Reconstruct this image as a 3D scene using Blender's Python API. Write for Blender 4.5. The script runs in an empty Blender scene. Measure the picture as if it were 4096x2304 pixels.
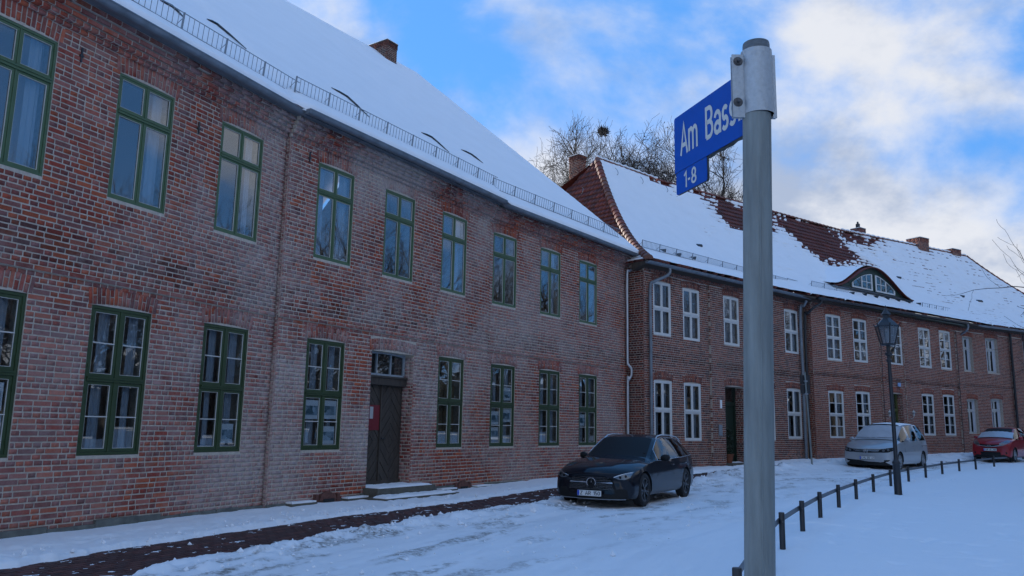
import bpy, math, random
import numpy as np
from mathutils import Matrix, Vector
from mathutils.bvhtree import BVHTree
random.seed(7); RNG = np.random.default_rng(7)
R = math.radians
# ---------------------------------------------------------------- camera
PITCH, ROLL, FPX, EYE = R(9.8), R(1.093), 3214.0, 1.6
_X = np.array([1, 0, 0.]); _F = np.array([0, math.cos(PITCH), math.sin(PITCH)]); _U = np.array([0, -math.sin(PITCH), math.cos(PITCH)])
CR = math.cos(ROLL)*_X + math.sin(ROLL)*_U; CU = -math.sin(ROLL)*_X + math.cos(ROLL)*_U
sc = bpy.context.scene
cd = bpy.data.cameras.new('camera'); cam = bpy.data.objects.new('camera', cd); sc.collection.objects.link(cam)
cd.sensor_width = 36; cd.lens = FPX/4096*36; cd.clip_start = .05; cd.clip_end = 3000
cam.matrix_world = Matrix(((CR[0], CU[0], -_F[0], 0), (CR[1], CU[1], -_F[1], 0), (CR[2], CU[2], -_F[2], EYE), (0, 0, 0, 1)))
sc.camera = cam
# ---------------------------------------------------------------- sky, sun, exposure
SUN_EL, SUN_AZ = R(15), R(-34)          # low winter sun behind the long building, azimuth from +Y towards +X
w = bpy.data.worlds.new('World'); sc.world = w; w.use_nodes = True
nt = w.node_tree; nt.nodes.clear()
def N(nt, typ, **kw):
    n = nt.nodes.new(typ)
    for k, v in kw.items():
        if k in n.bl_rna.properties.keys(): setattr(n, k, v)
        else: n.inputs[k].default_value = v
    return n
def L(nt, a, b): nt.links.new(a, b)
sky = N(nt, 'ShaderNodeTexSky', sky_type='NISHITA', sun_disc=False, sun_elevation=SUN_EL, sun_rotation=SUN_AZ, altitude=0, air_density=1.0, dust_density=.2, ozone_density=1.6)
tint = N(nt, 'ShaderNodeMix', data_type='RGBA', blend_type='MULTIPLY'); tint.inputs[0].default_value = 1; tint.inputs[7].default_value = (.32, .72, 1.25, 1)
L(nt, sky.outputs[0], tint.inputs[6])
# a thin cool veil towards the horizon
hzf = None
geo = N(nt, 'ShaderNodeNewGeometry'); 
tc = N(nt, 'ShaderNodeTexCoord')
sep = N(nt, 'ShaderNodeSeparateXYZ'); L(nt, tc.outputs['Generated'], sep.inputs[0])
zz = N(nt, 'ShaderNodeMath', operation='ADD'); L(nt, sep.outputs[2], zz.inputs[0]); zz.inputs[1].default_value = .5
zc = N(nt, 'ShaderNodeMath', operation='MAXIMUM'); L(nt, zz.outputs[0], zc.inputs[0]); zc.inputs[1].default_value = .05
dx = N(nt, 'ShaderNodeMath', operation='DIVIDE'); L(nt, sep.outputs[0], dx.inputs[0]); L(nt, zc.outputs[0], dx.inputs[1])
dy = N(nt, 'ShaderNodeMath', operation='DIVIDE'); L(nt, sep.outputs[1], dy.inputs[0]); L(nt, zc.outputs[0], dy.inputs[1])
cmb = N(nt, 'ShaderNodeCombineXYZ'); L(nt, dx.outputs[0], cmb.inputs[0]); L(nt, dy.outputs[0], cmb.inputs[1])
CLOUD_SHIFT = (23.0, 4.8, 0)
mp = N(nt, 'ShaderNodeMapping'); L(nt, cmb.outputs[0], mp.inputs[0]); mp.inputs[1].default_value = CLOUD_SHIFT; mp.inputs[3].default_value = (1, 1, 1)
n1 = N(nt, 'ShaderNodeTexNoise', Scale=1.9, Detail=9, Roughness=.55, Distortion=.25); L(nt, mp.outputs[0], n1.inputs['Vector'])
n2 = N(nt, 'ShaderNodeTexNoise', Scale=3.6, Detail=6, Roughness=.6); L(nt, mp.outputs[0], n2.inputs['Vector'])
# fewer clouds towards the zenith
zr = N(nt, 'ShaderNodeMapRange'); L(nt, sep.outputs[2], zr.inputs[0]); zr.inputs[1].default_value = .5; zr.inputs[2].default_value = .95; zr.inputs[3].default_value = 0; zr.inputs[4].default_value = .13
yr = N(nt, 'ShaderNodeMapRange'); L(nt, sep.outputs[1], yr.inputs[0]); yr.inputs[1].default_value = .3; yr.inputs[2].default_value = -.6; yr.inputs[3].default_value = 0; yr.inputs[4].default_value = -.03
s0 = N(nt, 'ShaderNodeMath', operation='SUBTRACT'); L(nt, n1.outputs[0], s0.inputs[0]); L(nt, zr.outputs[0], s0.inputs[1])
s1 = N(nt, 'ShaderNodeMath', operation='SUBTRACT'); L(nt, s0.outputs[0], s1.inputs[0]); L(nt, yr.outputs[0], s1.inputs[1])
ramp = N(nt, 'ShaderNodeMapRange', interpolation_type='SMOOTHSTEP'); L(nt, s1.outputs[0], ramp.inputs[0]); ramp.inputs[1].default_value = .42; ramp.inputs[2].default_value = .575
n2r = N(nt, 'ShaderNodeMapRange', interpolation_type='SMOOTHSTEP'); L(nt, n2.outputs[0], n2r.inputs[0]); n2r.inputs[1].default_value = .36; n2r.inputs[2].default_value = .58
cc = N(nt, 'ShaderNodeMix', data_type='RGBA'); L(nt, n2r.outputs[0], cc.inputs[0]); cc.inputs[6].default_value = (1.15, 1.38, 1.85, 1); cc.inputs[7].default_value = (2.15, 2.22, 2.4, 1)
hz = N(nt, 'ShaderNodeMapRange', interpolation_type='SMOOTHSTEP'); L(nt, sep.outputs[2], hz.inputs[0]); hz.inputs[1].default_value = .42; hz.inputs[2].default_value = 0.; hz.inputs[3].default_value = .84; hz.inputs[4].default_value = .95
veil = N(nt, 'ShaderNodeMix', data_type='RGBA'); L(nt, hz.outputs[0], veil.inputs[0]); L(nt, tint.outputs[2], veil.inputs[6]); veil.inputs[7].default_value = (.33, .98, 2.25, 1)
mixc = N(nt, 'ShaderNodeMix', data_type='RGBA'); L(nt, ramp.outputs[0], mixc.inputs[0]); L(nt, veil.outputs[2], mixc.inputs[6]); L(nt, cc.outputs[2], mixc.inputs[7])
bg = N(nt, 'ShaderNodeBackground', Strength=.1); L(nt, mixc.outputs[2], bg.inputs[0])
wo = N(nt, 'ShaderNodeOutputWorld'); L(nt, bg.outputs[0], wo.inputs[0])
sd = bpy.data.lights.new('sun', 'SUN'); sun = bpy.data.objects.new('sun', sd); sc.collection.objects.link(sun)
sd.energy = 2.0; sd.angle = R(.5); sd.color = (1, .93, .84)
_sv = Vector((math.sin(SUN_AZ)*math.cos(SUN_EL), math.cos(SUN_AZ)*math.cos(SUN_EL), math.sin(SUN_EL)))
sun.rotation_euler = (-_sv).to_track_quat('-Z', 'Y').to_euler()
vs = sc.view_settings; vs.view_transform = 'Standard'; vs.look = 'None'; vs.exposure = 1.9; vs.gamma = 1; vs.use_curve_mapping = False
sc.cycles.max_bounces = 6; sc.cycles.diffuse_bounces = 3; sc.cycles.glossy_bounces = 3; sc.cycles.transparent_max_bounces = 12
# ---------------------------------------------------------------- geometry of the place
def ray(px, py):
    d = _F*FPX + CR*(px-2048) - CU*(py-1152); return d/d[1]
class Fac:                                # a vertical plane in the place: s along it, d out of it towards the street, z up
    def __init__(s, x, y, ang):
        a = R(ang); s.o = np.array([x, y], float); s.t = np.array([math.sin(a), math.cos(a)]); s.n = np.array([s.t[1], -s.t[0]]); s.ang = a
    def P(s, u, d, z): q = s.o + s.t*u + s.n*d; return np.array([q[0], q[1], z])
    def PA(s, A):
        A = np.asarray(A, float); q = s.o + A[..., :1]*s.t + A[..., 1:2]*s.n
        return np.concatenate([q, A[..., 2:3]], -1)
    def hit(s, px_, py_, d=0.):
        r = ray(px_, py_); o = s.o + s.n*d; k = (o@s.n)/(r[:2]@s.n); return (r[:2]*k-o)@s.t, EYE+r[2]*k
    def shift(s, u, d): q = s.P(u, d, 0); return Fac(q[0], q[1], math.degrees(s.ang))
    def mat(s, u=0, d=0, z=0):            # local x along, y inward, z up
        p = s.P(u, d, z); return Matrix(((s.t[0], -s.n[0], 0, p[0]), (s.t[1], -s.n[1], 0, p[1]), (0, 0, 1, p[2]), (0, 0, 0, 1)))
S1 = Fac(-5.667, 12.663, 24.44); S2 = Fac(-2.604, 18.123, 31.63); S3 = Fac(1.142, 23.769, 37.27)
B2 = Fac(4.49, 27.07, 47.5); B3 = Fac(12.98, 34.51, 54); B4 = Fac(23.54, 42.53, 60)
LINE = np.array([S1.P(-14, 0, 0)[:2], S1.P(2.72, 0, 0)[:2], S2.P(3.79, 0, 0)[:2], S3.P(4.77, 0, 0)[:2], B2.P(10.9, 0, 0)[:2], B3.P(13.4, 0, 0)[:2], B4.P(30, 0, 0)[:2]])
def wall_dist(x, y):                       # distance to the house fronts and position along them
    x = np.asarray(x, float); y = np.asarray(y, float); best = np.full(x.shape, 1e9); along = np.zeros(x.shape); acc = 0
    for a, b in zip(LINE[:-1], LINE[1:]):
        ab = b-a; ln = math.hypot(*ab); t = np.clip(((x-a[0])*ab[0]+(y-a[1])*ab[1])/ln**2, 0, 1)
        qx = a[0]+t*ab[0]; qy = a[1]+t*ab[1]; d = np.hypot(x-qx, y-qy); m = d < best
        best = np.where(m, d, best); along = np.where(m, acc+t*ln, along); acc += ln
    return best, along
FENCE0 = np.array([[.0, 2.0], [1.77, 6.45], [2.85, 9.15], [3.9, 11.8], [5.97, 15.85], [8.5, 20.2], [12.9, 26.9], [17.2, 32.2], [22.8, 37.7], [34, 46]])
def fence_x(y): return np.interp(y, FENCE0[:, 1], FENCE0[:, 0])
def sstep(a, b, x): t = np.clip((x-a)/(b-a), 0, 1); return t*t*(3-2*t)
def ground(x, y):
    x = np.asarray(x, float); y = np.asarray(y, float)
    g = sstep(-2.5, .5, x-fence_x(y))
    k = .028*(1-g)+.018*g
    yy = np.clip(y, 0, 46)
    return k*np.where(yy > 22, yy-20, np.where(yy > 18, (yy-18)**2/8, 0))
def on_ground(px_, py_, dz=0.):
    r = ray(px_, py_); k = -EYE/r[2]
    for _ in range(8): k = (float(ground(r[0]*k, k))+dz-EYE)/r[2]
    return np.array([r[0]*k, k, EYE+r[2]*k])
def _h(i, j, seed):
    n = (i.astype(np.int64)*374761393 + j.astype(np.int64)*668265263 + seed*974711) & 0x7fffffff
    n = ((n ^ (n >> 13))*1274126177) & 0x7fffffff
    return ((n ^ (n >> 16)) & 0xffff)/65535.
def vnoise(x, y, seed=0):
    i = np.floor(x); j = np.floor(y); u = x-i; v = y-j; u = u*u*(3-2*u); v = v*v*(3-2*v)
    return (_h(i, j, seed)*(1-u)+_h(i+1, j, seed)*u)*(1-v) + (_h(i, j+1, seed)*(1-u)+_h(i+1, j+1, seed)*u)*v
def fbm(x, y, seed=0, o=4, g=.5):
    s = 0; a = 1; t = 0
    for k in range(o): s = s+a*vnoise(x*2**k, y*2**k, seed+k*17); t += a; a *= g
    return s/t
# ---------------------------------------------------------------- objects
C = sc.collection
WM = {}
def link(o, parent=None, world=None):
    C.objects.link(o); world = world or Matrix.Identity(4)
    if parent is not None:
        o.parent = parent; o.matrix_basis = WM[parent.name].inverted() @ world
    else: o.matrix_basis = world
    WM[o.name] = world.copy(); return o
def tag(o, label=None, cat=None, group=None, kind=None):
    if label: o['label'] = label
    if cat: o['category'] = cat
    if group: o['group'] = group
    if kind: o['kind'] = kind
    return o
def thing(name, label, cat, loc=(0, 0, 0), world=None, group=None):
    o = bpy.data.objects.new(name, None); o.empty_display_size = .2
    return tag(link(o, None, world or Matrix.Translation(Vector([float(v) for v in loc]))), label, cat, group)
class MB:                                   # mesh builder
    def __init__(s): s.v = []; s.f = []; s.n = 0; s.c = []; s.m = []
    def add(s, V, Fs, col=None, mi=0):
        V = np.asarray(V, float).reshape(-1, 3); s.v.append(V)
        for f in Fs: s.f.append([i+s.n for i in f]); s.c.append(col or (.5, .5, .5)); s.m.append(mi)
        s.n += len(V); return s
    def hexa(s, P, col=None, mi=0, skip=()):
        Fs = [(0, 3, 2, 1), (4, 5, 6, 7), (0, 1, 5, 4), (1, 2, 6, 5), (2, 3, 7, 6), (3, 0, 4, 7)]
        return s.add(P, [f for i, f in enumerate(Fs) if i not in skip], col, mi)
    def box(s, a0, a1, b0, b1, c0, c1, col=None, mi=0):
        return s.hexa([(a0, b0, c0), (a1, b0, c0), (a1, b1, c0), (a0, b1, c0), (a0, b0, c1), (a1, b0, c1), (a1, b1, c1), (a0, b1, c1)], col, mi)
    def fbox(s, F, a0, a1, d0, d1, z0, z1, col=None, mi=0):
        P = [(a0, d1, z0), (a1, d1, z0), (a1, d0, z0), (a0, d0, z0), (a0, d1, z1), (a1, d1, z1), (a1, d0, z1), (a0, d0, z1)]
        return s.hexa(F.PA(P)[..., :][[3, 2, 1, 0, 7, 6, 5, 4]], col, mi)
    def tube(s, pts, rad, seg=8, col=None, cap=True, mi=0):
        pts = [np.asarray(p, float) for p in pts]; rad = [rad]*len(pts) if np.isscalar(rad) else rad
        rings = []; up = None
        for i, p in enumerate(pts):
            t = pts[min(i+1, len(pts)-1)]-pts[max(i-1, 0)]; t = t/(np.linalg.norm(t)+1e-9)
            if up is None: up = np.array([0, 0, 1.]) if abs(t[2]) < .9 else np.array([1., 0, 0])
            a = np.cross(t, up); a /= np.linalg.norm(a)+1e-9; b = np.cross(a, t); up = b
            for k in range(seg): an = 2*math.pi*k/seg; rings.append(p+rad[i]*(a*math.cos(an)+b*math.sin(an)))
        Fs = []
        for i in range(len(pts)-1):
            for k in range(seg): k2 = (k+1) % seg; Fs.append((i*seg+k, (i+1)*seg+k, (i+1)*seg+k2, i*seg+k2))
        if cap: Fs.append(tuple(range(seg))); Fs.append(tuple(reversed(range((len(pts)-1)*seg, len(pts)*seg))))
        return s.add(rings, Fs, col, mi)
    def lathe(s, prof, seg=24, c=(0, 0, 0), axis='z', col=None, mi=0):
        V = []
        for r, z in prof:
            for k in range(seg):
                a = 2*math.pi*k/seg; p = (r*math.cos(a), r*math.sin(a), z)
                if axis == 'y': p = (p[0], p[2], p[1])
                V.append((p[0]+c[0], p[1]+c[1], p[2]+c[2]))
        Fs = []
        for i in range(len(prof)-1):
            for k in range(seg): k2 = (k+1) % seg; Fs.append((i*seg+k, i*seg+k2, (i+1)*seg+k2, (i+1)*seg+k))
        Fs.append(tuple(reversed(range(seg)))); Fs.append(tuple(range((len(prof)-1)*seg, len(prof)*seg)))
        if axis == 'y': Fs = [tuple(reversed(f)) for f in Fs]
        return s.add(V, Fs, col, mi)
    def poly(s, pts, depth, Fn, col=None, mi=0):
        """an outline (2-D points) made solid: Fn(p, k) gives the 3-D point of layer k (0 back, 1 front)"""
        n = len(pts); V = [Fn(p, 0) for p in pts]+[Fn(p, 1) for p in pts]
        Fs = [tuple(reversed(range(n))), tuple(range(n, 2*n))]+[(i, (i+1) % n, n+(i+1) % n, n+i) for i in range(n)]
        return s.add(V, Fs, col, mi)
    def mesh(s, name, mats, smooth=False, origin=None):
        V = np.concatenate(s.v) if s.v else np.zeros((0, 3))
        if origin is not None: V = V-np.asarray(origin, float)
        me = bpy.data.meshes.new(name); me.from_pydata(V.tolist(), [], s.f)
        for m in (mats if isinstance(mats, (list, tuple)) else [mats]): me.materials.append(m)
        if s.c:
            at = me.attributes.new('bcol', 'FLOAT_COLOR', 'FACE')
            at.data.foreach_set('color', np.concatenate([np.array(s.c, float), np.ones((len(s.c), 1))], 1).ravel())
            me.polygons.foreach_set('material_index', np.array(s.m, np.int32))
        if smooth: me.polygons.foreach_set('use_smooth', np.ones(len(me.polygons), bool))
        me.update(); return me
    def obj(s, name, mats, parent=None, smooth=False, world=None):
        """vertices are in world space unless a world matrix is given, then they are local to it"""
        if world is None:
            V = np.concatenate(s.v); c = V.mean(0) if parent is None else np.array(WM[parent.name].translation)
            o = bpy.data.objects.new(name, s.mesh(name, mats, smooth, c)); return link(o, parent, Matrix.Translation(Vector(c.tolist())))
        o = bpy.data.objects.new(name, s.mesh(name, mats, smooth)); return link(o, parent, world)
def sharp(o, ang=40):
    me = o.data; me.polygons.foreach_set('use_smooth', np.ones(len(me.polygons), bool)); me.set_sharp_from_angle(angle=R(ang)); return o
def grid_mesh(name, P, mats, attr=None, keep=None, origin=None, smooth=True):
    """P: (a, b, 3) array of points -> quad sheet; keep: boolean (a-1, b-1)"""
    a, b = P.shape[:2]; V = P.reshape(-1, 3)
    if origin is not None: V = V-np.asarray(origin, float)
    i = np.arange(a*b).reshape(a, b); Q = np.stack([i[:-1, :-1], i[1:, :-1], i[1:, 1:], i[:-1, 1:]], -1).reshape(-1, 4)
    if keep is not None: Q = Q[keep.reshape(-1)]
    me = bpy.data.meshes.new(name); me.vertices.add(len(V)); me.vertices.foreach_set('co', V.astype(np.float32).ravel())
    me.loops.add(Q.size); me.loops.foreach_set('vertex_index', Q.astype(np.int32).ravel())
    me.polygons.add(len(Q)); me.polygons.foreach_set('loop_start', (np.arange(len(Q))*4).astype(np.int32)); me.polygons.foreach_set('loop_total', np.full(len(Q), 4, np.int32))
    if smooth: me.polygons.foreach_set('use_smooth', np.ones(len(Q), bool))
    for m in (mats if isinstance(mats, (list, tuple)) else [mats]): me.materials.append(m)
    if attr is not None:
        for k, v in attr.items():
            at = me.attributes.new(k, 'FLOAT', 'POINT'); at.data.foreach_set('value', v.astype(np.float32).ravel())
    me.update(calc_edges=True); me.validate(); return me
def hexas_mesh(name, P, cols, mat, origin=None):
    """P: (N,8,3) boxes: 0-3 back, 4-7 front; drops the hidden back face"""
    n = len(P); V = P.reshape(-1, 3)
    if origin is not None: V = V-np.asarray(origin, float)
    base = np.array([(4, 5, 6, 7), (0, 1, 5, 4), (1, 2, 6, 5), (2, 3, 7, 6), (3, 0, 4, 7)])
    Q = (base[None]+(np.arange(n)*8)[:, None, None]).reshape(-1, 4)
    me = bpy.data.meshes.new(name); me.vertices.add(len(V)); me.vertices.foreach_set('co', V.astype(np.float32).ravel())
    me.loops.add(Q.size); me.loops.foreach_set('vertex_index', Q.astype(np.int32).ravel())
    me.polygons.add(len(Q)); me.polygons.foreach_set('loop_start', (np.arange(len(Q))*4).astype(np.int32)); me.polygons.foreach_set('loop_total', np.full(len(Q), 4, np.int32))
    me.materials.append(mat); at = me.attributes.new('bcol', 'FLOAT_COLOR', 'FACE')
    cc = np.repeat(np.concatenate([cols, np.ones((n, 1))], 1), 5, 0); at.data.foreach_set('color', cc.astype(np.float32).ravel())
    me.update(calc_edges=True); return me
# ---------------------------------------------------------------- materials
def mat(name, col=(.5, .5, .5), rough=.6, metal=0., var=.0, scale=6., bump=0., bscale=30., attr=False, coat=0., spec=.5, stretch=(1, 1, 1), trans=0.):
    m = bpy.data.materials.new(name); m.use_nodes = True; t = m.node_tree; b = t.nodes['Principled BSDF']
    b.inputs['Roughness'].default_value = rough; b.inputs['Metallic'].default_value = metal; b.inputs['Base Color'].default_value = (*col, 1)
    b.inputs['Coat Weight'].default_value = coat; b.inputs['Coat Roughness'].default_value = .04; b.inputs['Specular IOR Level'].default_value = spec
    g = N(t, 'ShaderNodeNewGeometry'); mpn = N(t, 'ShaderNodeMapping'); L(t, g.outputs['Position'], mpn.inputs[0]); mpn.inputs[3].default_value = stretch
    src = None
    if attr: a = N(t, 'ShaderNodeAttribute', attribute_name='bcol'); src = a.outputs['Color']
    if var > 0:
        n = N(t, 'ShaderNodeTexNoise', Scale=scale, Detail=5, Roughness=.6); L(t, mpn.outputs[0], n.inputs['Vector'])
        mr = N(t, 'ShaderNodeMapRange'); L(t, n.outputs[0], mr.inputs[0]); mr.inputs[1].default_value = .25; mr.inputs[2].default_value = .75; mr.inputs[3].default_value = 1-var; mr.inputs[4].default_value = 1+var
        x = N(t, 'ShaderNodeMix', data_type='RGBA', blend_type='MULTIPLY'); x.inputs[0].default_value = 1
        if src: L(t, src, x.inputs[6])
        else: x.inputs[6].default_value = (*col, 1)
        L(t, mr.outputs[0], x.inputs[7]); src = x.outputs[2]
        rr = N(t, 'ShaderNodeMapRange'); L(t, n.outputs[0], rr.inputs[0]); rr.inputs[3].default_value = max(.02, rough-.12); rr.inputs[4].default_value = min(1, rough+.12); L(t, rr.outputs[0], b.inputs['Roughness'])
    if src: L(t, src, b.inputs['Base Color'])
    if bump > 0:
        n = N(t, 'ShaderNodeTexNoise', Scale=bscale, Detail=4, Roughness=.6); L(t, mpn.outputs[0], n.inputs['Vector'])
        bp = N(t, 'ShaderNodeBump', Strength=bump, Distance=.01); L(t, n.outputs[0], bp.inputs['Height']); L(t, bp.outputs[0], b.inputs['Normal'])
    return m
def brick_mat(name, effl=.5, shift=(0, 0, 0)):
    m = mat(name, rough=.85, attr=True, spec=.25); t = m.node_tree; b = t.nodes['Principled BSDF']
    a = [n for n in t.nodes if n.type == 'ATTRIBUTE'][0]; g = [n for n in t.nodes if n.type == 'NEW_GEOMETRY'][0]
    n1 = N(t, 'ShaderNodeTexNoise', Scale=45, Detail=4, Roughness=.65); L(t, g.outputs['Position'], n1.inputs['Vector'])
    mr = N(t, 'ShaderNodeMapRange'); L(t, n1.outputs[0], mr.inputs[0]); mr.inputs[1].default_value = .3; mr.inputs[2].default_value = .72; mr.inputs[3].default_value = .72; mr.inputs[4].default_value = 1.22
    x = N(t, 'ShaderNodeMix', data_type='RGBA', blend_type='MULTIPLY'); x.inputs[0].default_value = 1; L(t, a.outputs['Color'], x.inputs[6]); L(t, mr.outputs[0], x.inputs[7])
    # pale lime bloom in patches
    mp_ = N(t, 'ShaderNodeMapping'); L(t, g.outputs['Position'], mp_.inputs[0]); mp_.inputs[1].default_value = shift
    n2 = N(t, 'ShaderNodeTexNoise', Scale=.42, Detail=5, Roughness=.62); L(t, mp_.outputs[0], n2.inputs['Vector'])
    n3 = N(t, 'ShaderNodeTexNoise', Scale=9, Detail=5, Roughness=.7); L(t, mp_.outputs[0], n3.inputs['Vector'])
    ad = N(t, 'ShaderNodeMath', operation='MULTIPLY_ADD'); L(t, n3.outputs[0], ad.inputs[0]); ad.inputs[1].default_value = .42; L(t, n2.outputs[0], ad.inputs[2])
    m2 = N(t, 'ShaderNodeMapRange'); L(t, ad.outputs[0], m2.inputs[0]); m2.inputs[1].default_value = .61; m2.inputs[2].default_value = .85; m2.inputs[3].default_value = 0; m2.inputs[4].default_value = effl
    sp_ = N(t, 'ShaderNodeSeparateXYZ'); L(t, g.outputs['Position'], sp_.inputs[0]); yy_ = N(t, 'ShaderNodeMapRange'); L(t, sp_.outputs[1], yy_.inputs[0]); yy_.inputs[1].default_value = 8; yy_.inputs[2].default_value = 28
    cr = N(t, 'ShaderNodeValToRGB'); L(t, yy_.outputs[0], cr.inputs[0]); e_ = cr.color_ramp.elements; e_[0].position = 0.15; e_[0].color = (.35, .35, .35, 1); e_[1].position = .36; e_[1].color = (1, 1, 1, 1)
    for p_, v_ in ((.62, 1.), (.8, .55)): q_ = cr.color_ramp.elements.new(p_); q_.color = (v_, v_, v_, 1)
    mu = N(t, 'ShaderNodeMath', operation='MULTIPLY'); L(t, m2.outputs[0], mu.inputs[0]); L(t, cr.outputs[0], mu.inputs[1])
    y = N(t, 'ShaderNodeMix', data_type='RGBA'); L(t, mu.outputs[0], y.inputs[0]); L(t, x.outputs[2], y.inputs[6]); y.inputs[7].default_value = (.44, .37, .35, 1)
    L(t, y.outputs[2], b.inputs['Base Color'])
    bp = N(t, 'ShaderNodeBump', Strength=.5, Distance=.006); L(t, n1.outputs[0], bp.inputs['Height']); L(t, bp.outputs[0], b.inputs['Normal'])
    return m
def glass_mat(name, tint=(1, 1, 1), mirror=.10, rough=0.0, pw=3.0):
    m = bpy.data.materials.new(name); m.use_nodes = True; t = m.node_tree; t.nodes.clear()
    o = N(t, 'ShaderNodeOutputMaterial'); mx = N(t, 'ShaderNodeMixShader'); tr = N(t, 'ShaderNodeBsdfTransparent'); gl = N(t, 'ShaderNodeBsdfGlossy', Roughness=rough)
    tr.inputs[0].default_value = (*tint, 1); lw = N(t, 'ShaderNodeLayerWeight', Blend=.5)
    p = N(t, 'ShaderNodeMath', operation='POWER'); L(t, lw.outputs['Facing'], p.inputs[0]); p.inputs[1].default_value = pw
    mr = N(t, 'ShaderNodeMapRange'); L(t, p.outputs[0], mr.inputs[0]); mr.inputs[3].default_value = mirror; mr.inputs[4].default_value = 1
    L(t, mr.outputs[0], mx.inputs[0]); L(t, tr.outputs[0], mx.inputs[1]); L(t, gl.outputs[0], mx.inputs[2]); L(t, mx.outputs[0], o.inputs[0]); return m
M = {}
M['brick'] = brick_mat('old_red_brick', .92); M['brick2'] = brick_mat('dark_red_brick', .18, (31, 7, 3))
M['mortar'] = mat('lime_mortar', (.50, .44, .37), .95, var=.25, scale=14, bump=.4, spec=.2)
M['mortar2'] = mat('grey_mortar', (.46, .39, .33), .95, var=.25, scale=14, bump=.4, spec=.2)
M['plinth'] = mat('field_stone_plinth', (.13, .135, .12), .9, var=.5, scale=5, bump=.9, bscale=9)
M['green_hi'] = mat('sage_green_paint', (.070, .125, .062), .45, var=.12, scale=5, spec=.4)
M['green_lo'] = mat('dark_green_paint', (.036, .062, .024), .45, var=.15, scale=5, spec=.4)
M['white'] = mat('white_window_paint', (.66, .66, .64), .45, var=.08, scale=9)
M['worn_white'] = mat('worn_white_paint', (.5, .5, .47), .6, var=.25, scale=14)
M['putty'] = mat('pale_putty', (.55, .54, .5), .6)
M['pane'] = glass_mat('window_glass', (.82, .86, .88), .115)
M['curtain'] = mat('net_curtain', (.46, .48, .52), .9)
M['inner'] = mat('inner_window_white', (.42, .43, .43), .6)
M['dark'] = mat('dark_room', (.02, .02, .022), .9)
M['card'] = mat('packing_cardboard', (.3, .21, .12), .8, var=.15)
M['zinc'] = mat('zinc_sheet', (.19, .22, .25), .45, .35, var=.3, scale=4)
M['zinc_pipe'] = mat('new_zinc', (.5, .53, .56), .35, .7, var=.12, scale=4)
M['snow'] = mat('roof_snow', (.88, .90, .92), .75, var=.03, scale=1.2, bump=.25, bscale=16, spec=.3)
M['tile'] = mat('red_roof_tile', (.12, .02, .013), .7, var=.35, scale=11, attr=False, bump=.3, bscale=40)
M['tile_c'] = mat('roof_tile_mixed', rough=.7, var=.25, scale=11, attr=True, bump=.3, bscale=40)
M['oak'] = mat('weathered_oak', (.055, .043, .034), .75, var=.4, scale=9, bump=.8, bscale=30, stretch=(1, 1, .25))
M['stone'] = mat('step_sandstone', (.10, .095, .078), .9, var=.35, scale=8, bump=.6, bscale=20)
M['galv'] = mat('galvanised_steel', (.20, .225, .22), .55, .25, var=.32, scale=32, bump=.6, bscale=45, stretch=(1, 1, .12))
M['galv_hi'] = mat('bright_galvanised_clamp', (.43, .46, .48), .46, .55, var=.13, scale=90, bump=.35, bscale=130)
M['capm'] = mat('grey_plastic_cap', (.10, .12, .135), .55, var=.3, scale=50, stretch=(1, 1, 4))
M['blue'] = mat('sign_blue_enamel', (.0, .075, .38), .4, var=.08, scale=30, spec=.15)
M['letter'] = mat('sign_white_film', (.55, .56, .53), .5, var=.06, scale=60)
M['sign_edge'] = mat('weathered_aluminium_edge', (.05, .055, .055), .7, .3, var=.6, scale=70, bump=.6, bscale=90)
M['bolt'] = mat('dull_steel_bolt', (.10, .10, .105), .45, .7)
M['iron'] = mat('black_painted_iron', (.014, .017, .022), .45, var=.2, scale=9, coat=.15)
M['rail'] = mat('grey_flat_bar', (.12, .135, .15), .5, .4, var=.25, scale=5)
M['lampglass'] = glass_mat('frosted_lamp_glass', (.55, .58, .62), .18, .15, 2)
M['bark'] = mat('tree_bark', (.036, .031, .027), .9, var=.3, scale=3, bump=.4)
M['wire'] = mat('guard_galvanised', (.24, .27, .30), .5, .3)
M['terracotta'] = mat('terracotta', (.2, .07, .04), .8, var=.2)
M['leaf'] = mat('dark_evergreen_leaf', (.02, .035, .018), .6, var=.4, scale=9)
M['olive'] = mat('olive_door_paint', (.10, .11, .035), .5, var=.2)
M['door_green'] = mat('bottle_green_paint', (.014, .03, .02), .4, var=.2)
M['red'] = mat('red_notice_plate', (.17, .010, .018), .45)
M['paper'] = mat('white_paper', (.88, .89, .9), .7)
M['seal'] = mat('green_sticker', (.03, .2, .1), .5)
def poster_mat():
    m = mat('house_photo_print', (.3, .35, .4), .5); t = m.node_tree; b = t.nodes['Principled BSDF']
    tc_ = N(t, 'ShaderNodeTexCoord'); v = N(t, 'ShaderNodeTexVoronoi', Scale=11, distance='CHEBYCHEV'); L(t, tc_.outputs['Object'], v.inputs['Vector'])
    x = N(t, 'ShaderNodeMix', data_type='RGBA', blend_type='MIX'); s = N(t, 'ShaderNodeSeparateColor'); L(t, v.outputs['Color'], s.inputs[0]); L(t, s.outputs[0], x.inputs[0])
    x.inputs[6].default_value = (.10, .17, .20, 1); x.inputs[7].default_value = (.6, .72, .8, 1); L(t, x.outputs[2], b.inputs['Base Color']); return m
M['print'] = poster_mat()
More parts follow.
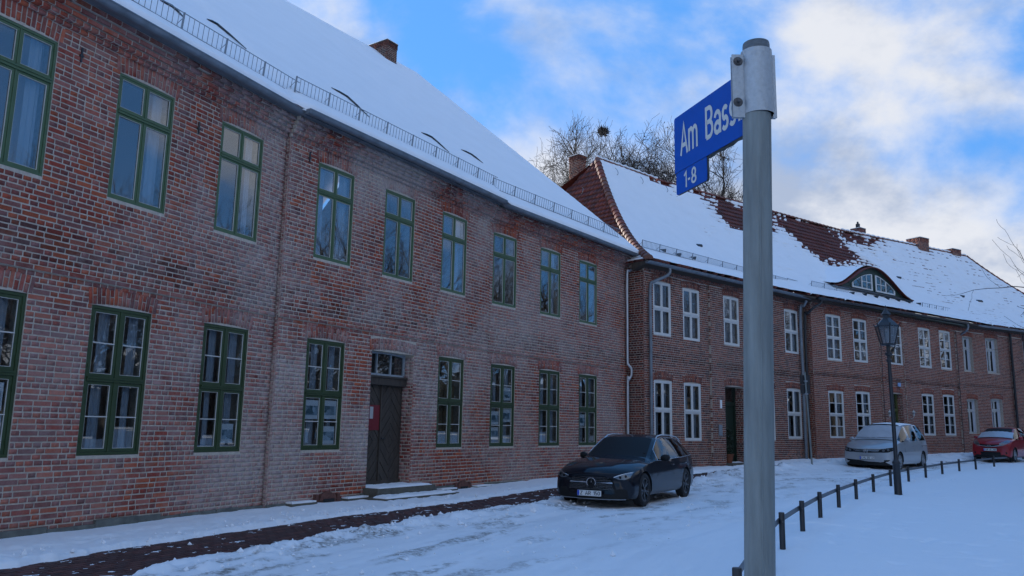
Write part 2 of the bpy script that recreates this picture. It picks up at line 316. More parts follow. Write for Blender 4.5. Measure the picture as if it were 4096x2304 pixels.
# ---------------------------------------------------------------- brick walls
PAL1 = np.array([(.27, .062, .04), (.24, .06, .045), (.29, .075, .042), (.19, .06, .052), (.23, .08, .065), (.15, .052, .05), (.30, .08, .045), (.25, .10, .09), (.21, .045, .034), (.18, .08, .08)])
PAL2 = np.array([(.20, .065, .045), (.17, .055, .042), (.24, .08, .055), (.13, .05, .045), (.11, .045, .045), (.22, .09, .07), (.16, .06, .05), (.085, .04, .042)])
PAL3 = np.array([(.24, .075, .05), (.21, .07, .05), (.26, .09, .06), (.18, .06, .048), (.15, .06, .055), (.23, .085, .065)])
def pick_col(pal, F, s, z, band, warm):
    c = pal[RNG.integers(len(pal))].copy()
    c *= RNG.uniform(.82, 1.18)*np.array([1.22, 1.16, 1.08])
    p = F.P(s, 0, z); nz = fbm(np.array(p[0]*.5+p[1]*.5), np.array(z*.9), 5, 3)
    if band and band[0] < z < band[1] and RNG.random() < .62: c *= RNG.uniform(.42, .68)
    if warm:
        wv = float(np.clip(nz*2.2-.75, 0, 1)); wl = 1 if p[1] < 12.5 else .45
        c = c*(1+np.array([.16, .10, -.02])*wv*wl)
    else: c *= .85+.3*float(nz)
    return np.clip(c, .02, .6)
COURSE = .0795
class Bricks:
    def __init__(s): s.P = []; s.c = []; s.info = []      # info: (F, s centre, z centre, width, height, depth, tilt)
    def add(s, F, a0, a1, z0, z1, d, col, jit=.002, back=.03):
        j = RNG.uniform(-jit, jit, 8); k = .004; dd = d+RNG.uniform(-.003, .004)
        L8 = [(a0, d-back, z0), (a1, d-back, z0), (a1, d-back, z1), (a0, d-back, z1), (a0+k+j[0], dd, z0+k+j[1]), (a1-k+j[2], dd, z0+k+j[3]), (a1-k+j[4], dd, z1-k+j[5]), (a0+k+j[6], dd, z1-k+j[7])]
        s.P.append(F.PA(L8)); s.c.append(col); s.info.append((F, (a0+a1)/2, (z0+z1)/2, a1-a0, z1-z0, dd, 0.))
    def quad(s, F, q, d, col, info):
        q = np.asarray(q, float); c = q.mean(0); qi = c+(q-c)*.97
        L8 = [(x, d-.03, z) for x, z in q]+[(x, d+RNG.uniform(-.002, .004), z) for x, z in qi]
        s.P.append(F.PA(L8)); s.c.append(col); s.info.append(info)
def fill_course(B, F, a, b, z, d, pal, band, warm, mode=None, h=None, tone=1., back=.03):
    h = h or COURSE; x = a+.004; k = int(RNG.integers(3)); g = .014
    mode = mode if mode is not None else RNG.choice([0, 1, 1, 2])
    first = True
    while x < b-.03:
        if mode == 0: wd = .115
        elif mode == 1: wd = .245 if k % 2 else .115
        elif mode == 3: wd = .245
        else: wd = .115 if k % 3 == 0 else .245
        if first and RNG.random() < .5: wd = .115 if wd > .2 else .06
        first = False; wd += RNG.uniform(-.008, .008); e = min(x+wd, b-.004)
        if b-e < .05: e = b-.004
        if e-x > .02: B.add(F, x, e, z+.008, z+h-.007, d, pick_col(pal, F, (x+e)/2, z, band, warm)*tone, back=back)
        x = e+g; k += 1
def free(a, b, z, ops):
    iv = [(a, b)]
    for o in ops:
        l, r_, z0, z1 = o[:4]; top = z1+(.275 if o[4] else 0)
        e = (.065 if (o[4] and z > z1-.03) else 0)
        if z0-.03 < z+COURSE/2 < top:
            nv = []
            for p, q in iv:
                if r_+e <= p or l-e >= q: nv.append((p, q)); continue
                if l-e > p: nv.append((p, l-e))
                if r_+e < q: nv.append((r_+e, q))
            iv = nv
    return iv
def arch(B, F, l, r_, zt, d, pal, warm, hgt=.25):
    c = (l+r_)/2; hw = (r_-l)/2+.03; th = R(7.5); Rb = hw/math.sin(th); zc_ = zt-Rb*math.cos(th); n = max(8, round(2*hw/.067)); ta = th*1.06
    for i in range(n):
        t0 = -ta+2*ta*i/n; t1 = -ta+2*ta*(i+1)/n; g = .0085/Rb
        def pt(t, r): return (c+r*math.sin(t), zc_+r*math.cos(t))
        def one(r0, r1):
            q = [pt(t0+g, r0), pt(t1-g, r0), pt(t1-g, r1), pt(t0+g, r1)]
            col = pick_col(pal, F, c, zt+.2, None, warm)*np.array([1.05, 1., .95]); tm = (t0+t1)/2; rm = (r0+r1)/2; p = pt(tm, rm)
            B.quad(F, q, d+.002, col, (F, p[0], p[1], 2*hw/n-.017, r1-r0, d+.002, tm))
        if i % 2 == 0: one(Rb, Rb+hgt)
        else: m = .12+RNG.uniform(-.012, .012); one(Rb, Rb+m); one(Rb+m+.014, Rb+hgt-RNG.uniform(0, .01))
    return Rb*(1-math.cos(th))
def wall_sheet(mb, F, a, b, z0, z1, ops, d=-.007, depth=.12, col=(.3, .3, .3)):
    ss = sorted(set([a, b]+[v for o in ops for v in o[:2]])); zs = sorted(set([z0, z1]+[v for o in ops for v in o[2:4]]))
    for s0, s1 in zip(ss[:-1], ss[1:]):
        for u, v in zip(zs[:-1], zs[1:]):
            cs, cz = (s0+s1)/2, (u+v)/2
            if any(o[0] < cs < o[1] and o[2] < cz < o[3] for o in ops): continue
            mb.add(F.PA([(s0, d, u), (s1, d, u), (s1, d, v), (s0, d, v)]), [(0, 1, 2, 3)])
            mb.add(F.PA([(s0, d-.3, u), (s1, d-.3, u), (s1, d-.3, v), (s0, d-.3, v)]), [(3, 2, 1, 0)])
    for o in ops:
        l, r_, u, v = o[:4]; dp = o[5] if len(o) > 5 else .3
        mb.add(F.PA([(l, d, u), (l, d-dp, u), (l, d-dp, v), (l, d, v)]), [(0, 1, 2, 3)]); mb.add(F.PA([(r_, d, u), (r_, d-dp, u), (r_, d-dp, v), (r_, d, v)]), [(3, 2, 1, 0)])
        mb.add(F.PA([(l, d, v), (l, d-dp, v), (r_, d-dp, v), (r_, d, v)]), [(0, 1, 2, 3)]); mb.add(F.PA([(l, d, u), (l, d-dp, u), (r_, d-dp, u), (r_, d, u)]), [(3, 2, 1, 0)])
def ret(F, u, d0): p = F.P(u, d0, 0); return Fac(p[0], p[1], math.degrees(math.atan2(F.n[0], F.n[1])))   # a face looking back along -t, s runs outwards
_ub = {}
def unit_brick(col, material):
    key = (material.name,)+tuple(np.round(np.asarray(col)/.03).astype(int))
    if key not in _ub:
        mb = MB(); k = .03; c = tuple(float(x) for x in col)
        V = [(-.5, 1, -.5), (.5, 1, -.5), (.5, 1, .5), (-.5, 1, .5), (-.48, 0, -.44), (.48, 0, -.44), (.48, 0, .44), (-.48, 0, .44)]
        mb.add(V, [(4, 5, 6, 7), (0, 1, 5, 4), (1, 2, 6, 5), (2, 3, 7, 6), (3, 0, 4, 7)], c); _ub[key] = mb.mesh('brick', material)
    return _ub[key]
def finish_bricks(B, wall, material, n_single=300):
    P = np.array(B.P); Cc = np.array(B.c); ctr = P.mean(1)
    v = ctr-np.array([0, 0, EYE]); dep = v@_F; ok = dep > 1; xx = 2048+FPX*(v@CR)/np.where(ok, dep, 1); yy = 1152-FPX*(v@CU)/np.where(ok, dep, 1)
    vis = ok & (xx > 8) & (xx < 4088) & (yy > 4) & (yy < 2298); area = np.array([i[3]*i[4] for i in B.info])
    score = np.where(vis, area/dep**2, -1); order = np.argsort(-score); pick = [i for i in order[:n_single] if score[i] > 0]
    org = np.array(WM[wall.name].translation)
    for i in pick:
        F, s_, z_, wd, ht, dd, tilt = B.info[i]
        mtx = F.mat(s_, dd, z_) @ Matrix.Rotation(tilt, 4, 'Y') @ Matrix.Diagonal((wd, .03, ht, 1))
        o = bpy.data.objects.new('brick', unit_brick(Cc[i], material)); link(o, wall, mtx)
    rest = np.ones(len(P), bool); rest[pick] = False
    o = bpy.data.objects.new('bricks', hexas_mesh('bricks', P[rest], Cc[rest], material, org)); link(o, wall, Matrix.Translation(Vector(org.tolist()))); o['kind'] = 'stuff'
# ---------------------------------------------------------------- windows
WIN = {}
def frame_ring(mb, x0, x1, z0, z1, t, y0, y1):
    mb.box(x0, x1, y0, y1, z0, z0+t); mb.box(x0, x1, y0, y1, z1-t, z1); mb.box(x0, x0+t, y0, y1, z0+t, z1-t); mb.box(x1-t, x1, y0, y1, z0+t, z1-t)
def win_meshes(style, w_, h):
    key = (style, round(w_, 2), round(h, 2))
    if key in WIN: return WIN[key]
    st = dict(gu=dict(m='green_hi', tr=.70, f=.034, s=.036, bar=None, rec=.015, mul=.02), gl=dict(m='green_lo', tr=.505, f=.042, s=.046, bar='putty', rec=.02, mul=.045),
              w2=dict(m='white', tr=.5, f=.042, s=.04, bar='wire', rec=.01, mul=.024), w3=dict(m='white', tr=.5, f=.045, s=.036, bar='white', rec=.01, mul=.028), w4=dict(m='worn_white', tr=.68, f=.06, s=.05, bar=None, rec=.16, mul=.04))[style]
    f, s, rec = st['f'], st['s'], st['rec']; hw = w_/2; zt = h*st['tr']; out = []
    mb = MB(); frame_ring(mb, -hw, hw, 0, h, f, rec, rec+.07); mb.box(-hw+f, hw-f, rec-.012, rec+.06, zt-.032, zt+.032); mb.box(-hw+f, hw-f, rec-.026, rec-.012, zt+.005, zt+.026)
    mb.box(-st['mul']/2, st['mul']/2, rec+.002, rec+.06, f, zt-.032); mb.box(-st['mul']/2, st['mul']/2, rec+.002, rec+.06, zt+.032, h-f)
    frame = mb.mesh('window', M[st['m']]); cells = []
    for sx in (-1, 1):
        xa, xb = (-hw+f+.003, -st['mul']/2-.003) if sx < 0 else (st['mul']/2+.003, hw-f-.003)
        for za, zb in ((f+.003, zt-.035), (zt+.035, h-f-.003)): cells.append((xa, xb, za, zb))
    subs = []
    for xa, xb, za, zb in cells:
        mb = MB(); frame_ring(mb, xa, xb, za, zb, s, rec+.012, rec+.055)
        if style in ('gu', 'gl'):                 # hinges and catch
            xh = xa-.012 if xa < 0 else xb-.004
            for q in (.15, .85): mb.box(xh, xh+.016, rec-.008, rec+.014, za+(zb-za)*q-.03, za+(zb-za)*q+.03)
        subs.append(('sash', mb.mesh('sash', M[st['m']]), None))
        gx0, gx1, gz0, gz1 = xa+s, xb-s, za+s, zb-s; zm = (gz0+gz1)/2
        if style in ('gl', 'gu', 'w2'):           # light putty line round the glass
            mb = MB(); k = .007; frame_ring(mb, gx0, gx1, gz0, gz1, k, rec+.016, rec+.03); subs.append(('putty_line', mb.mesh('putty_line', M['putty']), None))
        pn = [(gz0, gz1)]
        if st['bar']:
            bh = {'putty': .008, 'wire': .005, 'white': .017}[st['bar']]; mb = MB(); mb.box(gx0, gx1, rec+.01, rec+.03, zm-bh, zm+bh)
            subs.append(('glazing_bar', mb.mesh('glazing_bar', M[{'putty': 'putty', 'wire': 'rail', 'white': 'white'}[st['bar']]]), None)); pn = [(gz0, zm-bh), (zm+bh, gz1)]
        for p0, p1 in pn:
            mb = MB(); cx, cz = (gx0+gx1)/2, (p0+p1)/2; mb.box(gx0-cx, gx1-cx, 0, .004, p0-cz, p1-cz); subs.append(('pane', mb.mesh('pane', M['pane']), (cx, rec+.032, cz)))
    WIN[key] = (frame, subs, cells, rec, s); return WIN[key]
def place_window(root, F, s_, z, w_, h, style, label=None, curtain='strip', posters=(), cards=False):
    frame, subs, cells, rec, sw = win_meshes(style, w_, h); base = F.mat(s_, 0, z)
    o = bpy.data.objects.new('window', frame); link(o, root, base)
    if label: o['label'] = label
    for nm, me, piv in subs:
        m = base
        if piv: m = base @ Matrix.Translation(piv) @ Matrix.Rotation(RNG.normal(0, R(.35)), 4, 'Z') @ Matrix.Rotation(RNG.normal(0, R(.3)), 4, 'X')
        link(bpy.data.objects.new(nm, me), o, m)
    mb = MB(); x0, x1 = -w_/2+.05, w_/2-.05; fz = .06
    if curtain in ('strip', 'right'):                        # inner box-window boards and pale blinds seen edge on
        for xa, xb, za, zb in cells:
            if curtain == 'right' and xa < 0: continue
            wd = xb-xa; a = xa+wd*RNG.uniform(.40, .52); b = xa+wd*RNG.uniform(.74, .88)
            n = 7; V = []
            for i in range(n+1):
                x = a+(b-a)*i/n; y = .15+.012*math.sin(i*2.1+RNG.random()); V += [(x, y, za), (x, y, zb)]
            mb.add(V+[(v[0], v[1]+.01, v[2]) for v in V], [(2*i, 2*i+2, 2*i+3, 2*i+1) for i in range(n)])
    elif curtain == 'full':
        n = 26; V = []
        for i in range(n+1):
            x = x0+(x1-x0)*i/n; y = .16+.018*math.sin(i*1.7)+RNG.uniform(-.004, .004); V += [(x, y, fz), (x, y, h-.06)]
        mb.add(V, [(2*i, 2*i+2, 2*i+3, 2*i+1) for i in range(n)])
    elif curtain == 'sides':
        for sgn in (-1, 1):
            n = 8; V = []
            for i in range(n+1):
                q = i/n; x = sgn*(x1-(x1*.55)*q); y = .16+.02*math.sin(i*2.3); V += [(x, y, fz), (x, y, h-.06)]
            mb.add(V, [(2*i, 2*i+2, 2*i+3, 2*i+1) for i in range(n)])
    if mb.n: link(bpy.data.objects.new('curtain', mb.mesh('curtain', M['curtain'])), o, base)
    if style in ('gl',):
        mb = MB(); mb.box(-w_/2+.03, w_/2-.03, .1, .26, .03, .06); link(bpy.data.objects.new('inner_sill', mb.mesh('inner_sill', M['inner'])), o, base)
    for (cell, fx0, fx1, fz0, fz1) in posters:
        xa, xb, za, zb = cells[cell]; xa += sw; xb -= sw; za += sw; zb -= sw
        a0, a1, c0, c1 = xa+(xb-xa)*fx0, xa+(xb-xa)*fx1, za+(zb-za)*fz0, za+(zb-za)*fz1; dz = c1-c0
        mb = MB(); mb.box(a0, a1, .062, .065, c0, c1); ph = link(bpy.data.objects.new('poster', mb.mesh('poster', [M['paper']])), o, base)
    # the printed picture blocks stand on each sheet
        mb = MB(); mb.box(a0+.012, a1-.012, .0600, .0618, c0+dz*.2, c1-dz*.3); link(bpy.data.objects.new('poster_print', mb.mesh('poster_print', M['print'])), o, base)
    if cards:
        for k, (q0, q1, zz_) in enumerate(((.04, .47, h*.74), (.53, .95, h*.70))):
            mb = MB(); mb.box(x0+(x1-x0)*q0, x0+(x1-x0)*q1, .22, .5, .05, zz_); mb.box(x0+(x1-x0)*q0-.01, x0+(x1-x0)*q1+.01, .21, .5, zz_-.07, zz_-.02)
            link(bpy.data.objects.new('cardboard_box', mb.mesh('cardboard_box', M['card'])), o, base)
    return o
def gutter(root, pts, mats, r=.088, name='gutter'):
    """half-round channel along a polyline with rolled front edge and joint rings"""
    mb = MB(); pts = [np.asarray(p, float) for p in pts]; seg = 9; dense = [pts[0]]
    for a, b in zip(pts[:-1], pts[1:]):
        n = max(1, int(np.linalg.norm(b-a)/1.15))
        for i in range(1, n+1): dense.append(a+(b-a)*i/n)
    ring = []
    for i, p in enumerate(dense):
        t = dense[min(i+1, len(dense)-1)]-dense[max(0, i-1)]; t /= np.linalg.norm(t); o_ = np.array([t[1], -t[0], 0]); o_ /= np.linalg.norm(o_)
        for k in range(seg): a = math.pi*k/(seg-1); ring.append(p+o_*r*math.cos(a)-np.array([0, 0, 1])*r*math.sin(a))
    mb.add(ring, [(i*seg+k, (i+1)*seg+k, (i+1)*seg+k+1, i*seg+k+1) for i in range(len(dense)-1) for k in range(seg-1)])
    for e in (0, len(dense)-1): mb.add([ring[e*seg+k] for k in range(seg)], [tuple(range(seg))])
    mb.tube([ring[i*seg] for i in range(len(dense))], .012, 6)
    for p, q in zip(dense[1:-1], dense[2:]):
        t = (q-p)/np.linalg.norm(q-p); o_ = np.array([t[1], -t[0], 0]); rr = r+.006
        V = []
        for e in (-.012, .012):
            for k in range(seg): a = math.pi*k/(seg-1); V.append(p+t*e+o_*rr*math.cos(a)-np.array([0, 0, 1])*rr*math.sin(a))
        mb.add(V, [(k, seg+k, seg+k+1, k+1) for k in range(seg-1)])
    o = mb.obj(name, mats, root); return sharp(o, 50)
def smooth_path(P, n=6):
    P = [np.asarray(p, float) for p in P]; out = []
    for i in range(len(P)-1):
        p0 = P[max(0, i-1)]; p1 = P[i]; p2 = P[i+1]; p3 = P[min(len(P)-1, i+2)]
        for k in range(n):
            t = k/n; out.append(.5*((2*p1)+(p2-p0)*t+(2*p0-5*p1+4*p2-p3)*t*t+(3*p1-p0-3*p2+p3)*t**3))
    out.append(P[-1]); return out
# ---------------------------------------------------------------- house one: long building with green windows
H1 = thing('brick_house', 'long red brick house with green windows and thick snow on its steep roof', 'house', S1.P(-5, 0, 0))
WW, UH, LH = 1.07, 1.985, 2.17
gu = [(S1, -2.65), (S1, -.53), (S1, 1.62), (S2, -2.14), (S2, -.03), (S2, 2.15), (S3, -2.22), (S3, .035), (S3, 2.18)]
gl = [(S1, -2.65), (S1, -.58), (S1, 1.595), (S2, -2.16), (S2, 2.185), (S3, -2.205), (S3, .04), (S3, 2.18)]
gu_lab = ['upper window cut by the picture edge', 'upper green window left of the wall step', 'upper green window beside the wall step', None, None, None, None, None, None]
SEC = [(S1, -5.2, 2.80), (S2, -3.48, 3.79), (S3, -2.91, 4.77)]
Z_UP, Z_LO, Z_STR, Z_COR = 4.90, 1.08, 3.565, 7.155
DOOR = (-.775, .665, .28, 3.19)
def build_house_wall(root, secs, opens, z0s, zcor, zstr, pal, warm, band, material, mort, ncor, proj, rets=(), singles=300, strd=.03, base_drop=.5, pil=()):
    mb = MB(); B = Bricks()
    for i, (F, a, b) in enumerate(secs):
        ops = [o for o in opens[i]]; zb = z0s[i]
        wall_sheet(mb, F, a, b, zb-base_drop, zcor+.5, ops)
        nz = int((zcor-zb)/COURSE)+1
        for k in range(-2, nz):
            z = zb+k*COURSE
            if z+COURSE > zcor+.01: break
            zm = z+COURSE/2
            for p, q in free(a, b, z, ops):
                isS = zstr is not None and abs(zm-(zstr+COURSE/2)) < COURSE/2
                if isS: mb.fbox(F, p, q, -.01, strd-.006, z+.004, z+COURSE-.002)
                fill_course(B, F, p, q, z, strd if isS else 0, pal, band, warm, mode=3 if isS else None)
        for o in ops:
            if o[4]: arch(B, F, o[0], o[1], o[3], 0, pal, warm)
        for k in range(ncor):                       # corbelled cornice
            z = zcor+k*COURSE; d = proj[k]
            mb.fbox(F, a-.02, b+.02, -.02, d-.009, z+.012, z+COURSE)
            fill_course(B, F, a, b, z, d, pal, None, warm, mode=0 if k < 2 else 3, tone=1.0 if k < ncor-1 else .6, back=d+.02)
    for F, a, b, z0, z1 in rets:
        wall_sheet(mb, F, a, b, z0, z1, [])
        for k in range(int((z1-z0)/COURSE)): fill_course(B, F, a, b, z0+k*COURSE, 0, pal, band, warm, mode=3 if k % 2 else 0, tone=np.array([.8, .62, .62]))  # redder brick on return faces, their weaker skylight also darkened into the tone
    for F, a, b, z0, z1, d in pil:
        mb.fbox(F, a, b, -.02, d-.007, z0, z1)
        for k in range(int((z1-z0)/COURSE)): fill_course(B, F, a, b, z0+k*COURSE, d, pal, band, warm)
        rr = ret(F, a, 0)
        for k in range(int((z1-z0)/COURSE)): fill_course(B, rr, 0, d, z0+k*COURSE, 0, pal, band, warm, mode=0)
    wall = mb.obj('wall', mort, root); finish_bricks(B, wall, material, singles); return wall
def ops_for(F, lst, z, wd, h): return [(s_-wd/2-.004, s_+wd/2+.004, z-.004, z+h+.004, True) for f, s_ in lst if f is F]
opens1 = [ops_for(F, gu, Z_UP, WW, UH)+ops_for(F, gl, Z_LO, WW, LH) for F in (S1, S2, S3)]
opens1[1].append((DOOR[0], DOOR[1]+.014, DOOR[2]-.35, DOOR[3], True, .42))
jr = ret(S2, DOOR[1], -.38)
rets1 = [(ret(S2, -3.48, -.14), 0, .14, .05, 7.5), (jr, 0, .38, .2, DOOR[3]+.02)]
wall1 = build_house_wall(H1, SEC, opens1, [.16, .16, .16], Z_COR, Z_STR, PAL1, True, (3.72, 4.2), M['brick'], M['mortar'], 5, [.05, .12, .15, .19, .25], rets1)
# lime filler between flat window heads and arches
mb = MB()
for F, s_ in gu+gl:
    for lst, z, h in ((gu, Z_UP, UH), (gl, Z_LO, LH)):
        if (F, s_) in lst:
            n = 10; V = []
            for i in range(n+1):
                x = -WW/2-.0+WW*i/n; zz_ = .008+.036*(1-(2*x/WW)**2)
                V += [(s_+x, -.012, z+h+.002), (s_+x, -.012, z+h+zz_)]
            mb.add(F.PA(V), [(2*i, 2*i+2, 2*i+3, 2*i+1) for i in range(n)])
            mb.fbox(F, s_-WW/2, s_+WW/2, -.09, -.013, z+h+.004, z+h+.058)
mb.obj('lime_filler', mat('pale_lime_plaster', (.42, .41, .38), .9, var=.1), wall1)
def lab_at(lst, names): return dict(zip([(id(f), s_) for f, s_ in lst], names))
for i, (F, s_) in enumerate(gu):
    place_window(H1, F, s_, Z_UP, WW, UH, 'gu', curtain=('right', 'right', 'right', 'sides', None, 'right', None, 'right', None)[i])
PO = {0: [(2, .0, .95, .05, .5), (2, .1, .9, .55, .95)], 2: [(2, .12, .85, .06, .42)], 3: [(0, 0, .98, .55, .95), (2, .0, .98, .56, .96), (2, .02, .9, .02, .4)], 5: [(0, .1, .95, .52, .9), (2, .05, .98, .6, .98), (0, 0, .92, .1, .45), (3, .12, .95, .06, .45)], 7: [(0, .12, .9, .55, .92)]}
for i, (F, s_) in enumerate(gl):
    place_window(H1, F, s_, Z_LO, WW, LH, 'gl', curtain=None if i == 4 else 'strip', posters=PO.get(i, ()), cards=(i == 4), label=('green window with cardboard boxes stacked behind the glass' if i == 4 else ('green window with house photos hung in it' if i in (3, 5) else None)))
# stone plinth
mb = MB()
for F, a, b in SEC:
    x = a
    while x < b:
        e = min(b, x+RNG.uniform(.35, .9)); top = .13+RNG.uniform(-.03, .05); mb.fbox(F, x, e-.01, -.05, .035+RNG.uniform(-.01, .015), -.25, top); x = e
o = mb.obj('plinth_stones', M['plinth'], H1); o['kind'] = 'stuff'
# old beam-head anchors
for F, s_, z in ((S1, -1.75, 6.75), (S1, .55, 6.45), (S2, -2.95, 6.8)):
    mb = MB(); mb.fbox(F, s_-.012, s_+.012, 0, .02, z, z+.22); mb.fbox(F, s_-.03, s_+.03, 0, .025, z+.08, z+.11); mb.obj('wall_anchor', M['iron'], H1)
# cellar openings at the foot of the wall
for s_ in (-1.95, 2.75):
    mb = MB(); mb.fbox(S2, s_-.36, s_+.36, .0, .09, -.1, .08); mb.fbox(S2, s_-.34, s_-.26, .0, .07, .08, .22); mb.fbox(S2, s_+.26, s_+.34, .0, .07, .08, .22)
    mb.poly([(s_-.24, .1), (s_+.24, .1), (s_+.18, .22), (s_, .27), (s_-.18, .22)], .1, lambda p, k: S2.P(p[0], .0+.08*k, p[1])); o = mb.obj('cellar_hatch', mat('rotten_hatch_board', (.13, .055, .042), .9, var=.5, scale=20), H1)
    mb = MB(); mb.fbox(S2, s_-.15, s_+.15, .09, .1, -.02, .13); mb.obj('hatch_opening', M['dark'], o)
    for q in (-1, 1):
        mb = MB(); mb.fbox(S2, s_+q*.75-.33, s_+q*.75+.33, .0, .2, -.1, .1); l = mb.obj('hatch_kerb', M['stone'], H1)
        mb = MB(); mb.fbox(S2, s_+q*.75-.31, s_+q*.75+.31, .01, .19, .1, .13); mb.obj('snow_cap', M['snow'], l)
# front door: chevron boards, three-light fanlight, worn beam
def clip_poly(P, fn):
    out = []
    for i in range(len(P)):
        a, b = P[i-1], P[i]; fa, fb = fn(a), fn(b)
        if fa >= 0 and fb >= 0: out.append(b)
        elif fa >= 0 > fb: t = fa/(fa-fb); out.append((a[0]+(b[0]-a[0])*t, a[1]+(b[1]-a[1])*t))
        elif fa < 0 <= fb: t = fa/(fa-fb); out.append((a[0]+(b[0]-a[0])*t, a[1]+(b[1]-a[1])*t)); out.append(b)
    return out
dl, dr, dz0, dz1 = DOOR; DB = .30; zb_, zt_ = dz0+.06, 2.47
door = MB(); 
door.fbox(S2, dl, dr, -DB-.08, -DB-.04, dz0-.1, dz1+.05)
door.fbox(S2, dl, dl+.05, -DB-.04, -DB, dz0, zt_); door.fbox(S2, dr-.05, dr, -DB-.04, -DB, dz0, zt_)
D1 = door.obj('door', M['oak'], H1)
mid = dl+(dr-dl)*.47
for a, b in ((dl+.06, mid-.012), (mid+.012, dr-.06)):
    cx, cz = (a+b)/2, dz0+.95; ww_ = .085
    for sx in (-1, 1):
        for sz in (-1, 1):
            for k in range(30):
                fn = lambda p: sx*(p[0]-cx)*1.25+sz*(p[1]-cz)
                P = [(min(cx, cx+sx*2), min(cz, cz+sz*3)), (max(cx, cx+sx*2), min(cz, cz+sz*3)), (max(cx, cx+sx*2), max(cz, cz+sz*3)), (min(cx, cx+sx*2), max(cz, cz+sz*3))]
                for g in (lambda p: p[0]-a, lambda p: b-p[0], lambda p: p[1]-zb_, lambda p: zt_-p[1], lambda p: sx*(p[0]-cx)-.001, lambda p: sz*(p[1]-cz)-.001, lambda p: fn(p)-k*ww_*1.6-.006, lambda p: (k+1)*ww_*1.6-.006-fn(p)):
                    P = clip_poly(P, g)
                    if len(P) < 3: break
                if len(P) >= 3:
                    dd = RNG.uniform(0, .006)+(.018 if k % 2 else .010)
                    mb = MB(); mb.poly(P, 0, lambda p, q: S2.P(p[0], -DB-.04+(.04+dd)*q, p[1])); mb.obj('plank', M['oak'], D1)
mb = MB(); mb.fbox(S2, mid-.02, mid+.02, -DB, -DB+.05, zb_, zt_); mb.obj('cover_strip', M['oak'], D1)
mb = MB(); mb.fbox(S2, dl, dr+.0, -DB-.02, -DB+.12, zt_, zt_+.16); mb.fbox(S2, dl, dr, -DB-.02, -DB+.15, zt_+.16, zt_+.2); mb.obj('door_beam', M['oak'], D1)
mb = MB(); mb.fbox(S2, dl, dr, -DB, -DB+.04, dz0, dz0+.1); mb.obj('kick_board', M['oak'], D1)
mb = MB(); mb.fbox(S2, mid+.04, mid+.17, -DB+.05, -DB+.065, 1.28, 1.30); mb.fbox(S2, mid+.04, mid+.06, -DB, -DB+.06, 1.27, 1.31); mb.obj('door_handle', M['iron'], D1)
fl = MB(); fz0, fz1 = zt_+.2, dz1
for a, b, u, v in ((dl, dr, fz0, fz0+.05), (dl, dl+.05, fz0, fz1-.06), (dr-.05, dr, fz0, fz1-.06), (dl+.45, dl+.475, fz0, fz1), (dl+.93, dl+.955, fz0, fz1)): fl.fbox(S2, a, b, -DB, -DB+.05, u, v)
for i in range(8):
    def tz(x): return fz1+.05*(1-((x-(dl+dr)/2)/((dr-dl)/2))**2)
    a = dl+(dr-dl)*i/8; b = dl+(dr-dl)*(i+1)/8
    fl.hexa(S2.PA([(a, -DB, tz(a)-.07), (b, -DB, tz(b)-.07), (b, -DB+.05, tz(b)-.07), (a, -DB+.05, tz(a)-.07), (a, -DB, tz(a)), (b, -DB, tz(b)), (b, -DB+.05, tz(b)), (a, -DB+.05, tz(a))]))
FL = fl.obj('fanlight', mat('blue_grey_frame', (.33, .38, .42), .6, var=.2), D1)
FLp = MB(); FLp.fbox(S2, dl+.05, dr-.05, -DB+.015, -DB+.02, fz0+.05, fz1)
o = FLp.obj('fanlight_pane', M['pane'], D1)
mb = MB(); mb.fbox(S2, mid-.50, mid-.03, -DB+.005, -DB+.03, 1.47, 2.02); n_ = mb.obj('notice_board', M['red'], D1)
mb = MB(); mb.fbox(S2, mid-.36, mid-.25, -DB+.03, -DB+.034, 1.72, 1.98); mb.obj('notice_sheet', M['inner'], D1)
# gutter, soffit, downpipe
gpts = [S1.P(-5.2, .42, 7.63), S1.P(2.66, .42, 7.61), S2.P(-3.55, .50, 7.61), S2.P(3.7, .50, 7.61), S3.P(-2.9, .42, 7.6), S3.P(5.35, .42, 7.56)]
gutter(H1, gpts, M['zinc'])
mb = MB()
for F, a, b in SEC: mb.fbox(F, a, b+.3, .20, .36, 7.556, 7.60)
mb.obj('eave_board', M['zinc'], H1)
def pipe(root, P, r, m, rings=()):
    mb = MB(); mb.tube(smooth_path(P, 6), r, 12)
    for p in rings: mb.tube([np.array(p)-[0, 0, .02], np.array(p)+[0, 0, .02]], r+.012, 12)
    return sharp(mb.obj('downpipe', m, root), 50)
pipe(H1, [S3.P(5.02, .42, 7.56), S3.P(5.02, .42, 7.36), S3.P(4.93, .36, 7.22), S3.P(4.62, .16, 7.02), S3.P(4.55, .1, 6.85), S3.P(4.55, .1, 5.2), S3.P(4.55, .1, 3.9), S3.P(4.56, .13, 3.75), S3.P(4.62, .2, 3.62), S3.P(4.62, .2, 3.40), S3.P(4.56, .13, 3.24), S3.P(4.55, .1, 3.1), S3.P(4.55, .1, 0)], .048, M['zinc_pipe'], [S3.P(4.55, .1, z) for z in (6.7, 5.0, 3.95, 3.0, 1.5)])
